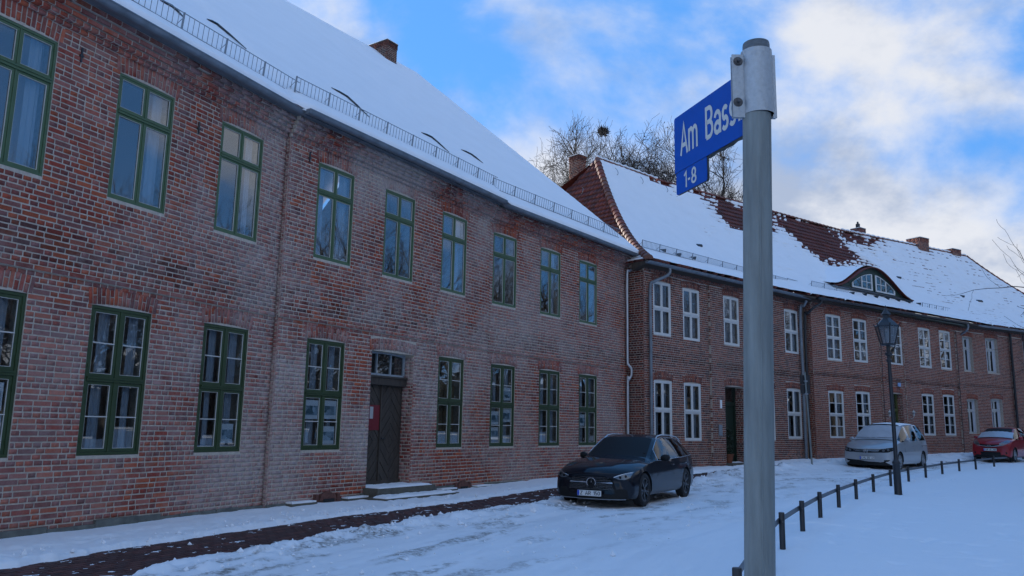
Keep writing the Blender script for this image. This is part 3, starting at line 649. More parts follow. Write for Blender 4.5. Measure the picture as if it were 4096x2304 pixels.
# ---------------------------------------------------------------- roof of house one
Rr = S3.P(4.9, -10.8, 17.2); RL = np.array([-8.93, 27.87, 17.2]); rd = (Rr-RL)/np.linalg.norm(Rr-RL)
def dense(P, step):
    out = []
    for a, b in zip(P[:-1], P[1:]):
        n = max(1, int(np.linalg.norm(b-a)/step)); out += [a+(b-a)*i/n for i in range(n)]
    return np.array(out+[P[-1]])
E1 = dense([S1.P(-5.2, .46, 7.63), S1.P(2.5, .46, 7.62), S2.P(-3.4, .53, 7.62), S2.P(3.75, .53, 7.61), S3.P(-2.75, .46, 7.60), S3.P(4.9, .46, 7.58)], .13)
sh = float((E1[-1]-Rr)@rd); K1 = np.array([Rr+rd*(float((e-Rr)@rd)-sh) for e in E1]); K1[:, 2] = 17.2
nv = 120; vv = (np.linspace(0, 1, nv)**1.15)
U_ = E1[:, None, :]*(1-vv)[None, :, None]+K1[:, None, :]*vv[None, :, None]
al = np.concatenate([[0], np.cumsum(np.linalg.norm(np.diff(E1, axis=0), axis=1))])
AA = al[:, None]+0*vv[None]; VV = 13.6*vv[None]+0*AA
hgt = .10+.035*fbm(AA*.5, VV*.5, 3, 3)+.02*fbm(AA*1.4, VV*1.4, 9, 3)-.014*(np.mod(VV, .33)/.33)+.010*(fbm(AA*3.5, VV*3.5, 33, 3)-.5)
hgt[:, 0] -= .05; 
snow1 = U_.copy(); snow1[..., 2] += hgt; snow1[:, 0, 2] += .02*fbm(al*3, al*0, 4, 3)
_o = np.array([[float(v) for v in np.cross(rd, [0, 0, 1])[:2]]]); _w = ((fbm(al*2.6, al*0+3, 61, 4)-.5)*.10)[:, None]
for _k in range(4): snow1[:, _k, :2] += _o*_w*(1-_k/4)
lip = snow1[:, :1].copy(); lip[..., 2] = U_[:, :1, 2]-.03
R1 = bpy.data.objects.new('roof', grid_mesh('roof', U_[::6, ::10] if False else np.stack([E1[::4], K1[::4]], 1), M['tile'], origin=WM['brick_house'].translation)); link(R1, H1, Matrix.Translation(WM['brick_house'].translation))
org1 = np.array(WM['brick_house'].translation)
o = bpy.data.objects.new('roof_snow', grid_mesh('roof_snow', np.concatenate([lip, snow1], 1), M['snow'], origin=org1)); link(o, R1, Matrix.Translation(Vector(org1.tolist())))
# back slope, gable end, verge
mb = MB(); back = np.array([-rd[1], rd[0], 0])*1.0
bk = back if back@np.array([-1, 1, 0]) > 0 else -back
q = [Rr+bk*10.5-[0, 0, 9.6], K1[0]+bk*10.5-[0, 0, 9.6], K1[0]+[0, 0, .08], Rr+[0, 0, .08]]
mb.add(q, [(0, 1, 2, 3)]); mb.obj('back_slope', M['snow'], R1)
mb = MB(); e0 = S3.P(4.77, 0, 0); e1_ = S3.P(4.77, -10.75, 0); e2_ = e1_+bk*9.5
mb.add([e0, e1_, e1_+[0, 0, 17.0], e0+[0, 0, 7.7]], [(0, 1, 2, 3)]); mb.add([e1_, e2_, e2_+[0, 0, 8], e1_+[0, 0, 17.0]], [(0, 1, 2, 3)])
l0 = S1.P(-5.2, 0, 0); l1 = l0+bk*11; l2 = l0+bk*20
mb.add([l0, l1, l1+[0, 0, 17], l0+[0, 0, 7.7]], [(0, 1, 2, 3)]); mb.add([l1, l2, l2+[0, 0, 8], l1+[0, 0, 17]], [(0, 1, 2, 3)]); mb.add([e2_, l2, l2+[0, 0, 8], e2_+[0, 0, 8]], [(0, 1, 2, 3)])
mb.obj('gable_wall', M['mortar'], H1)
mb = MB(); a = E1[-1]+S3.P(0, 0, 0)*0; t3 = np.array([S3.t[0], S3.t[1], 0])
mb.hexa([a-[0, 0, .2], a+t3*.05-[0, 0, .2], Rr+t3*.05-[0, 0, .2], Rr-[0, 0, .2], a+[0, 0, .04], a+t3*.05+[0, 0, .04], Rr+t3*.05+[0, 0, .04], Rr+[0, 0, .04]]); mb.obj('verge_board', M['oak'], R1)
# snow guard fence above the eave: one panel per bracket
def guard(root, F, a, b, d, z, slope, ht=.33, pitch=.95, bars=8, mname='wire', rt=.009):
    n = max(1, round((b-a)/pitch)); up = lambda s_, h: F.P(s_, d+h*.12, z+h)
    for i in range(n):
        s0, s1 = a+(b-a)*i/n, a+(b-a)*(i+1)/n; mb = MB()
        for h in (.05, ht): mb.tube([up(s0, h), up(s1, h)], rt*1.15, 4)
        for k in range(1, bars+1): s_ = s0+(s1-s0)*k/(bars+1); mb.tube([up(s_, .05), up(s_, ht)], rt*.72, 4)
        mb.hexa([up(s0-.008, -.1), up(s0+.014, -.1), up(s0+.014, -.1)-np.array([F.n[0], F.n[1], 0])*.03, up(s0-.008, -.1)-np.array([F.n[0], F.n[1], 0])*.03, up(s0-.008, ht+.02), up(s0+.014, ht+.02), up(s0+.014, ht+.02)-np.array([F.n[0], F.n[1], 0])*.03, up(s0-.008, ht+.02)-np.array([F.n[0], F.n[1], 0])*.03])
        mb.tube([up(s0, ht*.8), up(s0, 0)-np.array([F.n[0], F.n[1], 0])*.22+[0, 0, .12]], rt*.9, 4)
        mb.obj('snow_guard', M[mname], root)
for F, a, b, dd in ((S1, -5, 3.0, 0), (S2, -3.5, 3.95, .05), (S3, -2.85, 4.15, 0)): guard(H1, F, a, b, dd, 8.07, .85, rt=.0085)
# roof-window edges standing out of the snow
def roofpt1(F, s_, d, h=.1): return F.P(s_, d, 7.62+.848*(.46-d)+h)
_bv = BVHTree.FromPolygons([tuple(p) for p in snow1.reshape(-1, 3)], [(i*nv+k, (i+1)*nv+k, (i+1)*nv+k+1, i*nv+k+1) for i in range(snow1.shape[0]-1) for k in range(nv-1)])
for pxa, pxb, pxc in (((827, 79), (868, 100), (985, 199)), ((1325, 353), (1392, 392), (1478, 472)), ((1685, 532), (1728, 552), (1797, 612)), ((1844, 600), (1885, 620), (1932, 655)), ((640, 5), (690, 30), (738, 76))):
    pts = []
    for q in (pxa, pxb, pxc):
        r = ray(*q); h_ = _bv.ray_cast(Vector((0, 0, EYE)), Vector(r.tolist()))[0]
        if h_ is not None: pts.append(np.array(h_)+[0, 0, .02])
    if len(pts) < 3: continue
    mb = MB(); mb.tube([pts[0], (pts[0]+pts[1])/2+[0, 0, .008], pts[1]], [.008, .026, .032], 5); mb.tube([pts[1], pts[1]*.6+pts[2]*.4+[0, 0, .01], pts[2]], [.032, .024, .008], 5)
    mb.obj('roof_hatch_edge', M['iron'], R1)
# ---------------------------------------------------------------- chimneys
def chimney(root, ctr, F, lt, ln, z0, z1, cap=True, pal=PAL2, nm='chimney', metal=False):
    c = np.array(ctr[:2]); u = (c-F.o)@F.t; d = (c-F.o)@F.n; mb = MB(); mb.fbox(F, u-lt/2+.01, u+lt/2-.01, d-ln/2+.01, d+ln/2-.01, z0, z1); o = mb.obj(nm, M['mortar2'], root); B = Bricks()
    front = F.shift(u-lt/2, d+ln/2); left = Fac(*F.P(u-lt/2, d-ln/2, 0)[:2], math.degrees(math.atan2(F.n[0], F.n[1])))
    n = int((z1-z0)/COURSE)
    for k in range(n):
        out = .02 if (cap and k >= n-3) else 0
        fill_course(B, front, -out, lt+out, z0+k*COURSE, out, pal, None, False, mode=0 if k % 2 else 3); fill_course(B, left, -out, ln+out, z0+k*COURSE, out, pal, None, False, mode=3 if k % 2 else 0)
    org = np.array(WM[root.name].translation); b = bpy.data.objects.new('bricks', hexas_mesh('bricks', np.array(B.P), np.array(B.c), M['brick2'], org)); link(b, o, Matrix.Translation(Vector(org.tolist()))); b['kind'] = 'stuff'
    mb = MB(); zt = z0+n*COURSE; mb.fbox(F, u-lt/2-.03, u+lt/2+.03, d-ln/2-.03, d+ln/2+.03, zt+.002, zt+.03); mb.obj('chimney_slab', M['stone'], o)
    mb = MB(); mb.fbox(F, u-lt/2-.02, u+lt/2+.02, d-ln/2-.02, d+ln/2+.02, zt+.03, zt+.06); mb.obj('snow_cap', M['snow'], o)
    if metal: mb = MB(); mb.tube([F.P(u, d, zt), F.P(u, d, zt+.35)], .13, 12); mb.tube([F.P(u, d, zt+.35), F.P(u, d, zt+.5)], [.07, .05], 10); mb.obj('chimney_pot', M['iron'], o)
    return o
FR = Fac(Rr[0], Rr[1], math.degrees(math.atan2(rd[0], rd[1])))
cp = Rr-rd*2.35
chimney(R1, cp-bk*.1, FR, .62, 1.15, 16.4, 17.62, pal=PAL2*.5)
# ---------------------------------------------------------------- houses two, three and four
def simple_house(name, label, F, a, b, z0, zcor, zstr, ops, pal, proj, gut, band, pil=(), rets=(), singles=0, loc=None):
    H = thing(name, label, 'house', F.P(a, 0, z0)); 
    wl = build_house_wall(H, [(F, a, b)], [ops], [z0], zcor, zstr, pal, False, band, M['brick2'], M['mortar2'], len(proj), proj, rets, singles, strd=.02, pil=pil)
    return H, wl
def back_shell(root, F, a, b, z0, z1, depth=12.8):
    mb = MB(); P = lambda s_, d, z: F.P(s_, d, z)
    mb.add([P(a, -depth, z0-.5), P(b, -depth, z0-.5), P(b, -depth, z1), P(a, -depth, z1)], [(0, 1, 2, 3)])
    for s_ in (a+.02, b-.02): mb.add([P(s_, -.32, z0-.5), P(s_, -depth, z0-.5), P(s_, -depth, z1), P(s_, -.32, z1)], [(0, 1, 2, 3)])
    mb.add([P(a, -.3, z1-.2), P(b, -.3, z1-.2), P(b, -depth, z1-.2), P(a, -depth, z1-.2)], [(0, 1, 2, 3)])
    mb.obj('back_wall', M['mortar2'], root)
# house two
u2 = [(1.05, 4.83, 1.0, 1.87), (2.79, 4.80, 1.02, 1.87), (5.43, 4.84, 1.06, 1.87), (7.9, 4.86, 1.06, 1.85), (10.03, 4.88, 1.12, 1.83)]
l2 = [(1.04, 1.27, 1.0, 1.99), (2.77, 1.24, 1.02, 2.01), (7.9, 1.28, 1.06, 2.02), (10.03, 1.34, 1.16, 2.03)]
ops2 = [(s_-w_/2-.004, s_+w_/2+.004, z-.004, z+h+.004, True) for s_, z, w_, h in u2+l2]; ops2.append((4.86, 6.165, .1, 3.26, True, .5))
H2, wl2 = simple_house('brick_house', 'dark red brick house with white windows and a bare red tiled hip end', B2, 0, 11.0, .27, 6.97, None, ops2, PAL2, [.04, .09, .10], None, (3.85, 4.15), pil=[(B2, 3.86, 4.66, .1, 6.97, .1)],
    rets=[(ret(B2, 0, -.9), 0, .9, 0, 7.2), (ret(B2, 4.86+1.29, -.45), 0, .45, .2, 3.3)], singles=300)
mb = MB(); B = Bricks()
for k, (z, d) in enumerate(((3.88, .03), (3.96, .045), (4.04, .03))):
    for a, b in ((4.68, 11.0),): mb.fbox(B2, a, b, -.01, d-.007, z, z+COURSE); fill_course(B, B2, a, b, z, d, PAL2, None, False, mode=3, tone=.6)
bo = mb.obj('string_course', M['mortar2'], H2); org = np.array(WM[H2.name].translation); o = bpy.data.objects.new('bricks', hexas_mesh('bricks', np.array(B.P), np.array(B.c), M['brick2'], org)); link(o, bo, Matrix.Translation(Vector(org.tolist()))); o['kind'] = 'stuff'
for i, (s_, z, w_, h) in enumerate(u2): place_window(H2, B2, s_, z, w_, h, 'w2', curtain='full' if i < 3 else 'sides')
for i, (s_, z, w_, h) in enumerate(l2): place_window(H2, B2, s_, z, w_, h, 'w2', curtain='strip')
back_shell(H2, B2, 0, 11, .27, 7.3)
# recessed green door
mb = MB(); mb.fbox(B2, 4.86, 6.15, -.5, -.44, .1, 2.62); d2 = mb.obj('door', M['door_green'], H2)
mb = MB(); mb.fbox(B2, 4.86, 6.15, -.46, -.38, 2.56, 2.7); mb.fbox(B2, 4.86, 4.94, -.46, -.38, .1, 3.28); mb.fbox(B2, 6.07, 6.15, -.46, -.38, .1, 3.28); mb.obj('door_frame', M['door_green'], d2)
mb = MB(); mb.fbox(B2, 4.94, 6.07, -.45, -.445, 2.7, 3.26); mb.obj('fanlight_pane', M['pane'], d2)
for x0, x1, z0_, z1_ in ((5.05, 5.95, 1.5, 2.4), (5.05, 5.95, .45, 1.3)):
    mb = MB(); mb.fbox(B2, x0, x1, -.44, -.425, z0_, z1_); mb.obj('door_panel', M['door_green'], d2)
mb = MB(); mb.fbox(B2, 4.95, 5.0, -.44, -.36, 1.28, 1.32); mb.obj('door_handle', M['zinc_pipe'], d2)
mb = MB(); mb.fbox(B2, 4.33, 4.43, .1, .13, 2.42, 2.72); mb.obj('house_number_lamp', M['paper'], H2)
mb = MB(); mb.fbox(B2, 4.2, 4.42, .1, .13, 1.42, 1.82); mb.obj('letter_box', M['wire'], H2)
mb = MB(); mb.fbox(B2, 4.7, 6.4, -.5, .35, .05, .42); ds = mb.obj('doorstep', M['stone'], H2)
gutter(H2, [B2.P(-.35, .44, 7.2), B2.P(5, .44, 7.25), B2.P(10.95, .44, 7.32)], M['zinc'])
pipe(H2, [B2.P(.95, .42, 7.16), B2.P(.93, .42, 6.98), B2.P(.8, .36, 6.84), B2.P(.38, .18, 6.62), B2.P(.25, .1, 6.4), B2.P(.25, .1, 5), B2.P(.25, .1, 3), B2.P(.25, .1, .3)], .055, M['zinc'], [B2.P(.25, .1, z) for z in (6.1, 4.5, 2.9, 1.3)])
pipe(H2, [B2.P(10.62, .42, 7.16), B2.P(10.62, .3, 6.95), B2.P(10.62, .12, 6.7), B2.P(10.62, .12, 4), B2.P(10.62, .12, .4)], .06, M['zinc'], [B2.P(10.62, .12, z) for z in (6.3, 4.5, 2.9, 1.3)])
# house three
u3 = [(1.68, 4.77, 1.12, 2.0), (3.79, 4.82, 1.12, 1.95), (6.85, 4.88, 1.15, 1.87), (9.63, 4.91, 1.13, 1.96), (11.72, 4.95, 1.13, 1.96)]
l3 = [(1.62, 1.38, 1.14, 2.02), (3.75, 1.42, 1.14, 2.03), (9.58, 1.58, 1.13, 1.99), (11.68, 1.6, 1.12, 2.01)]
ops3 = [(s_-w_/2-.004, s_+w_/2+.004, z-.004, z+h+.004, True) for s_, z, w_, h in u3+l3]; ops3.append((6.05, 7.215, .3, 3.5, True, .4))
H3, wl3 = simple_house('brick_house', 'red brick house with an arched eyebrow dormer and an olive door between wall lamps', B3, 0, 13.45, .35, 7.04, None, ops3, PAL3, [.04, .09, .10], None, (3.95, 4.2), pil=[(B3, 5.35, 5.75, .3, 7.04, .05), (B3, 7.5, 7.9, .3, 7.04, .05), (B3, 12.75, 13.45, .3, 7.04, .08)],
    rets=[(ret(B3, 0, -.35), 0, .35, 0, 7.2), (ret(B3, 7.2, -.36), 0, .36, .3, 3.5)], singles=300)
mb = MB(); B = Bricks()
for z, d in ((4.08, .03), (4.16, .05)): mb.fbox(B3, 0, 13.45, -.01, d-.007, z, z+COURSE); fill_course(B, B3, 0, 13.45, z, d, PAL3, None, False, mode=3, tone=.75)
bo = mb.obj('string_course', M['mortar2'], H3); org = np.array(WM[H3.name].translation); o = bpy.data.objects.new('bricks', hexas_mesh('bricks', np.array(B.P), np.array(B.c), M['brick2'], org)); link(o, bo, Matrix.Translation(Vector(org.tolist()))); o['kind'] = 'stuff'
for i, (s_, z, w_, h) in enumerate(u3): place_window(H3, B3, s_, z, w_, h, 'w3', curtain='full' if i == 0 else 'sides')
for i, (s_, z, w_, h) in enumerate(l3): place_window(H3, B3, s_, z, w_, h, 'w3', curtain='sides')
back_shell(H3, B3, 0, 13.4, .35, 7.4)
mb = MB(); mb.fbox(B3, 6.05, 7.2, -.4, -.34, .3, 3.5); d3 = mb.obj('door', M['olive'], H3)
mb = MB(); mb.fbox(B3, 6.05, 7.2, -.34, -.26, 2.68, 2.8); mb.fbox(B3, 6.05, 6.13, -.34, -.28, .3, 3.5); mb.fbox(B3, 7.12, 7.2, -.34, -.28, .3, 3.5); mb.obj('door_frame', M['olive'], d3)
mb = MB(); mb.fbox(B3, 6.13, 7.12, -.33, -.325, 2.8, 3.45); mb.obj('fanlight_pane', M['pane'], d3)
for k in range(24):
    for sx in (-1, 1):
        x0 = 6.625; z = .2+k*.13; P = [(x0, z), (x0+sx*.49, z+.42), (x0+sx*.49, z+.50), (x0, z+.08)]
        for g in (lambda p: p[1]-.4, lambda p: 2.66-p[1]): P = clip_poly(P, g) if len(P) > 2 else P
        if len(P) > 2: mb = MB(); mb.poly(P, 0, lambda p, q: B3.P(p[0], -.345+.025*q, p[1])); mb.obj('plank', mat('dark_olive_plank', (.035, .05, .03), .6) if 'planko' not in M else M['planko'], d3); M.setdefault('planko', bpy.data.materials['dark_olive_plank'])
for s_ in (5.55, 7.7):
    mb = MB(); z = 2.40 if s_ < 6 else 2.45; c = B3.P(s_, .22, z); mb.tube([B3.P(s_, .05, z-.06), B3.P(s_, .10, z-.12), B3.P(s_, .18, z-.08), B3.P(s_, .22, z-.01)], .010, 6); mb.lathe([(.04, 0), (.08, .19), (.10, .20), (.03, .27), (.008, .31)], 6, c)
    wl_ = mb.obj('wall_lamp', M['worn_white'], H3); mb = MB(); mb.lathe([(.042, .01), (.078, .18)], 6, c); mb.obj('lamp_glass', M['lampglass'], wl_)
mb = MB(); mb.fbox(B3, 6.72, 6.98, .05, .07, 3.84, 4.02); mb.obj('house_number_plate', mat('pale_blue_plate', (.25, .38, .6), .5), H3)
gutter(H3, [B3.P(-.15, .45, 7.33), B3.P(6, .45, 7.38), B3.P(13.35, .45, 7.46)], M['iron'])
mb = MB(); mb.fbox(B3, -.1, 13.4, .0, .4, 7.26, 7.34); mb.obj('eave_board', M['door_green'], H3)
pipe(H3, [B3.P(.15, .45, 7.28), B3.P(.12, .42, 7.1), B3.P(-.25, .35, 6.9), B2.P(10.92, .3, 6.65), B2.P(10.92, .16, 6.4), B2.P(10.92, .14, 3), B2.P(10.92, .14, .4)], .055, M['iron'], [B2.P(10.92, .14, z) for z in (6.0, 4.5, 3, 1.5)])
for s_, z0_, z1_ in ((5.35, 1.0, 7.0), (12.75, .7, 7.0)):      # dark rod-like cables down the wall
    mb = MB(); mb.tube([B3.P(s_, .1, z1_), B3.P(s_+.02, .1, 4.4), B3.P(s_-.12, .12, 4.15), B3.P(s_, .1, 3.95), B3.P(s_, .1, z0_)], .014, 5); mb.obj('lightning_rod', M['iron'], H3)
# house four
u4 = [(.98+.2, 4.98, 1.05, 1.86), (3.55, 5.02, 1.15, 1.88), (7.3, 5.1, 1.15, 1.88), (9.8, 5.1, 1.15, 1.88)]
l4 = [(1.25, 1.69, 1.05, 1.8), (3.6, 1.72, 1.1, 1.85), (7.3, 1.8, 1.1, 1.8), (9.8, 1.8, 1.1, 1.8)]
ops4 = [(s_-w_/2-.004, s_+w_/2+.004, z-.004, z+h+.004, True, .3) for s_, z, w_, h in u4+l4]
H4, wl4 = simple_house('brick_house', 'farthest red brick house at the right edge with deeply recessed weathered windows', B4, 0, 14, .5, 7.15, None, ops4, PAL3, [.04, .09, .10], None, None, pil=[(B4, 5.3, 6.0, .4, 7.15, .1)], singles=300)
mb = MB(); B = Bricks()
for z, d in ((4.18, .03), (4.26, .05)): mb.fbox(B4, 0, 5.3, -.01, d-.007, z, z+COURSE); fill_course(B, B4, 0, 5.3, z, d, PAL3, None, False, mode=3, tone=.75)
bo = mb.obj('string_course', M['mortar2'], H4); org = np.array(WM[H4.name].translation); o = bpy.data.objects.new('bricks', hexas_mesh('bricks', np.array(B.P), np.array(B.c), M['brick2'], org)); link(o, bo, Matrix.Translation(Vector(org.tolist()))); o['kind'] = 'stuff'
for s_, z, w_, h in u4+l4: place_window(H4, B4, s_, z, w_, h, 'w4', curtain='sides')
back_shell(H4, B4, 0, 14, .5, 7.4)
gutter(H4, [B4.P(.1, .44, 7.47), B4.P(7, .44, 7.51), B4.P(14, .44, 7.54)], M['zinc'])
pipe(H3, [B3.P(13.35, .45, 7.4), B3.P(13.38, .45, 7.2), B3.P(13.3, .35, 7.0), B4.P(.15, .15, 6.75), B4.P(.12, .12, 6.4), B4.P(.12, .12, .6)], .055, M['zinc'])
for s_, rr_ in ((5.2, .06), (6.5, .03)): pipe(H4, [B4.P(s_, .16, 7.3), B4.P(s_, .16, 5), B4.P(s_, .16, .6)], rr_, M['iron'])
# ---------------------------------------------------------------- tiled roofs with snow lying on them
def line_x(F, d1, G, d2):                 # where two eave or ridge lines meet: s on F, s on G
    a = F.P(0, d1, 0)[:2]; b = G.P(0, d2, 0)[:2]; Mx = np.array([[F.t[0], -G.t[0]], [F.t[1], -G.t[1]]]); return np.linalg.solve(Mx, b-a)
class Roof:
    def __init__(s, F, de, ze, dr_, zr_, sl, sr, c=.5): s.F, s.de, s.z2, s.dr, s.zr, s.sl, s.sr, s.c = F, de, (ze if isinstance(ze, tuple) else (ze, ze)), dr_, zr_, sl, sr, c; s.ze = sum(s.z2)/2
    def zeat(s, u): t = (np.asarray(u, float)-s.sl[0])/(s.sr[0]-s.sl[0]); return s.z2[0]+(s.z2[1]-s.z2[0])*t
    def f(s, v): return v-s.c*v*(1-v)
    def P(s, u, v, h=0.):
        u, v, h = np.broadcast_arrays(np.asarray(u, float), np.asarray(v, float), np.asarray(h, float)); d = s.de+(s.dr-s.de)*v; ze_ = s.zeat(u); z = ze_+(s.zr-ze_)*s.f(v)
        q = s.F.o+s.F.t*u[..., None]+s.F.n*(d+h*.62)[..., None]; return np.concatenate([q, (z+h*.78)[..., None]], -1)
    def L(s, v): return s.sl[0]+(s.sl[1]-s.sl[0])*v
    def Rr(s, v): return s.sr[0]+(s.sr[1]-s.sr[0])*v
    def inv(s, px_, py_):
        best = None
        for v in np.linspace(0, 1, 201):
            u, z = s.F.hit(px_, py_, d=s.de+(s.dr-s.de)*v); e = abs(z-(s.ze+(s.zr-s.ze)*s.f(v)))
            if best is None or e < best[0]: best = (e, u, v)
        return best[1], best[2]
SL = 9.6; NROW = 29
def poly_sd(poly, U, V):                  # signed distance (positive inside) in metres; poly in (s, v*SL)
    P = np.array(poly); inside = np.zeros(U.shape, bool); dist = np.full(U.shape, 1e9); n = len(P)
    for i in range(n):
        a, b = P[i-1], P[i]; ab = b-a; t = np.clip(((U-a[0])*ab[0]+(V-a[1])*ab[1])/(ab@ab+1e-9), 0, 1)
        dist = np.minimum(dist, np.hypot(U-a[0]-t*ab[0], V-a[1]-t*ab[1])); c = (a[1] > V) != (b[1] > V)
        inside ^= c & (U < (b[0]-a[0])*(V-a[1])/(b[1]-a[1]+1e-12)+a[0])
    return np.where(inside, dist, -dist)
_ut = {}
def unit_tile(i):
    if i not in _ut:
        c = [(.125, .022, .015), (.10, .019, .013), (.14, .028, .017), (.08, .019, .014), (.11, .024, .016)][i % 5]; mb = MB(); n = 4; V = []
        for y in (0, 1):
            for k in range(n+1): x = -.5+k/n; V.append((x, y, .25+.35*math.cos(k/n*2*math.pi)-(.5 if y else 0)))
        V += [(x, y_, z-.35) for x, y_, z in V[:n+1]]
        Fs = [(k, k+1, n+2+k, n+1+k) for k in range(n)]+[(2*n+2+k, 2*n+3+k, k+1, k) for k in range(n)]
        mb.add(V, Fs, c); _ut[i] = mb.mesh('roof_tile', M['tile_c'])
    return _ut[i]
def tiled(root, rf, bare, snow_fn, poke, n_single=0, pitch=.225, name='roof', keep_tile=None):
    org = np.array(WM[root.name].translation); OM = Matrix.Translation(Vector(org.tolist()))
    umin = min(rf.sl); umax = max(rf.sr)
    vv = np.linspace(0, 1, 40); uu = np.linspace(0, 1, 12)
    Ug = rf.L(vv)[None]*(1-uu[:, None])+rf.Rr(vv)[None]*uu[:, None]
    base = bpy.data.objects.new(name, grid_mesh(name, rf.P(Ug, vv[None]+0*Ug, 0), M['tile'], origin=org)); link(base, root, OM)
    # tiles
    V8 = []; cols = []; singles = []; pal = np.array([(.125, .022, .015), (.10, .019, .013), (.14, .028, .017), (.08, .019, .014), (.11, .024, .016)])
    for r in range(NROW):
        v0, v1 = r/NROW, (r+1)/NROW; vm = (v0+v1)/2; a, b = rf.L(vm), rf.Rr(vm); off = (r % 2)*pitch/2
        k0, k1 = int((a-off)/pitch)-1, int((b-off)/pitch)+1
        for k in range(k0, k1):
            c = k*pitch+off+pitch/2
            if c < a or c > b: continue
            if keep_tile is not None and not keep_tile(c, vm): continue
            bs = bare(np.array(c), np.array(vm*SL)); pk = poke(c, vm, r)
            if bs < -1.0 and pk <= 0: continue
            if bs > .1 and r > 0: singles.append((float(rf.P(c, vm)[1]), c, v0, v1)); 
            lip = .055+RNG.uniform(0, .012)+(pk if pk > 0 else 0); w2 = pitch*.47
            q = [rf.P(c-w2, v0, -.02), rf.P(c+w2, v0, -.02), rf.P(c+w2, v1, -.02), rf.P(c-w2, v1, -.02), rf.P(c-w2, v0, lip), rf.P(c+w2, v0, lip), rf.P(c+w2, v1, .012), rf.P(c-w2, v1, .012)]
            V8.append(q); cols.append(pal[RNG.integers(5)]*RNG.uniform(.8, 1.2))
    picks = set()
    if n_single and singles:
        singles.sort()
        for _, c, v0, v1 in singles[:n_single]:
            p0 = rf.P(c, v0, .02); p1 = rf.P(c, v1, .0); y = p1-p0; ln = np.linalg.norm(y); y /= ln; x = np.array([rf.F.t[0], rf.F.t[1], 0]); z = np.cross(x, y)
            if z[2] < 0: z = -z
            Mx = Matrix(((x[0]*pitch, y[0]*ln*1.1, z[0]*.07, p0[0]), (x[1]*pitch, y[1]*ln*1.1, z[1]*.07, p0[1]), (x[2]*pitch, y[2]*ln*1.1, z[2]*.07, p0[2]), (0, 0, 0, 1)))
            o = bpy.data.objects.new('roof_tile', unit_tile(int(RNG.integers(5)))); C.objects.link(o); o.parent = base; o.matrix_parent_inverse = WM[base.name].inverted(); o.matrix_basis = Mx
    if V8:
        o = bpy.data.objects.new('roof_tiles', hexas_mesh('roof_tiles', np.array(V8), np.array(cols), M['tile_c'], org)); link(o, base, OM); o['kind'] = 'stuff'
    # snow sheet
    nv_ = NROW*7+1; v = np.linspace(0, 1, nv_); nu = int((umax-umin)/.09); t = np.linspace(0, 1, nu); lo, hi = rf.L(v)-(.10 if rf in OVER[0] else 0), rf.Rr(v)+(.10 if rf in OVER[1] else 0)
    Us = lo[None]*(1-t[:, None])+hi[None]*t[:, None]; Vs = v[None]+0*Us
    h = snow_fn(Us, Vs); 
    snow = bpy.data.objects.new('roof_snow', grid_mesh('roof_snow', rf.P(Us, Vs, h), M['snow'], origin=org, keep=None)); link(snow, base, OM)
    return base
def cap_row(root, pts, r=.115, ln=.38, snow=False, cols=None):
    """overlapping half-round ridge tiles, one object each, sharing two meshes"""
    if 'cap' not in _ut:
        for i in range(3):
            mb = MB(); V = []; n = 8
            for y, rr in ((0, 1.12), (1.08, .88)):
                for k in range(n+1): a = math.pi*k/n; V.append((rr*math.cos(a), y, rr*math.sin(a)-.1))
            mb.add(V, [(k, k+1, n+2+k, n+1+k) for k in range(n)]+[tuple(range(n+1))], [(.20, .05, .03), (.13, .045, .03), (.17, .07, .045)][i]); _ut['cap', i] = mb.mesh('ridge_tile', M['tile_c'])
        _ut['cap'] = 1
    pts = dense([np.asarray(p, float) for p in pts], .1); cum = np.concatenate([[0], np.cumsum(np.linalg.norm(np.diff(pts, axis=0), axis=1))]); n = int(cum[-1]/ln)
    for i in range(n):
        p0 = np.array([np.interp(i*ln, cum, pts[:, k]) for k in range(3)]); p1 = np.array([np.interp((i+1)*ln, cum, pts[:, k]) for k in range(3)])
        y = p1-p0; l_ = np.linalg.norm(y); y /= l_; x = np.cross(y, [0, 0, 1]); x /= np.linalg.norm(x); z = np.cross(x, y)
        Mx = Matrix(((x[0]*r, y[0]*l_, z[0]*r, p0[0]), (x[1]*r, y[1]*l_, z[1]*r, p0[1]), (x[2]*r, y[2]*l_, z[2]*r, p0[2]), (0, 0, 0, 1)))
        o = bpy.data.objects.new('ridge_tile', _ut['cap', int(RNG.integers(3))]); C.objects.link(o); o.parent = root; o.matrix_parent_inverse = WM[root.name].inverted(); o.matrix_basis = Mx
    if snow:
        mb = MB(); q = [p+[0, 0, r+.01+.02*math.sin(i*1.3)] for i, p in enumerate(pts)]; mb.tube(q, [.045+.03*float(fbm(np.array(i*.21), np.array(1.), 8, 2)) for i in range(len(q))], 6); sharp(mb.obj('ridge_snow', M['snow'], root), 80)
ZR = 13.7
uR, uL = line_x(B2, -6.5, B3, -6.5); eR, eL = line_x(B2, .45, B3, .45)
RF2 = Roof(B2, .45, (7.24, 7.36), -6.5, ZR, (-.31, 4.95), (eR, uR), .47)
uR3, uL4 = line_x(B3, -6.5, B4, -6.2); eR3, eL4 = line_x(B3, .45, B4, .45)
RF3 = Roof(B3, .45, (7.36, 7.52), -6.5, ZR, (eL, uL), (eR3, uR3), .47)
u4e, z4e = B4.hit(3860, 1005, d=-6.2)
RF4 = Roof(B4, .45, (7.52, 7.60), -6.2, ZR, (eL4, uL4), (u4e+7.5, u4e), .47)
RF2h = Roof(Fac(*B2.P(-.31, -13.45, 0)[:2], math.degrees(math.atan2(B2.n[0], B2.n[1]))), 0, 7.24, -5.26, ZR, (0, 6.93), (13.9, 6.95), .47)
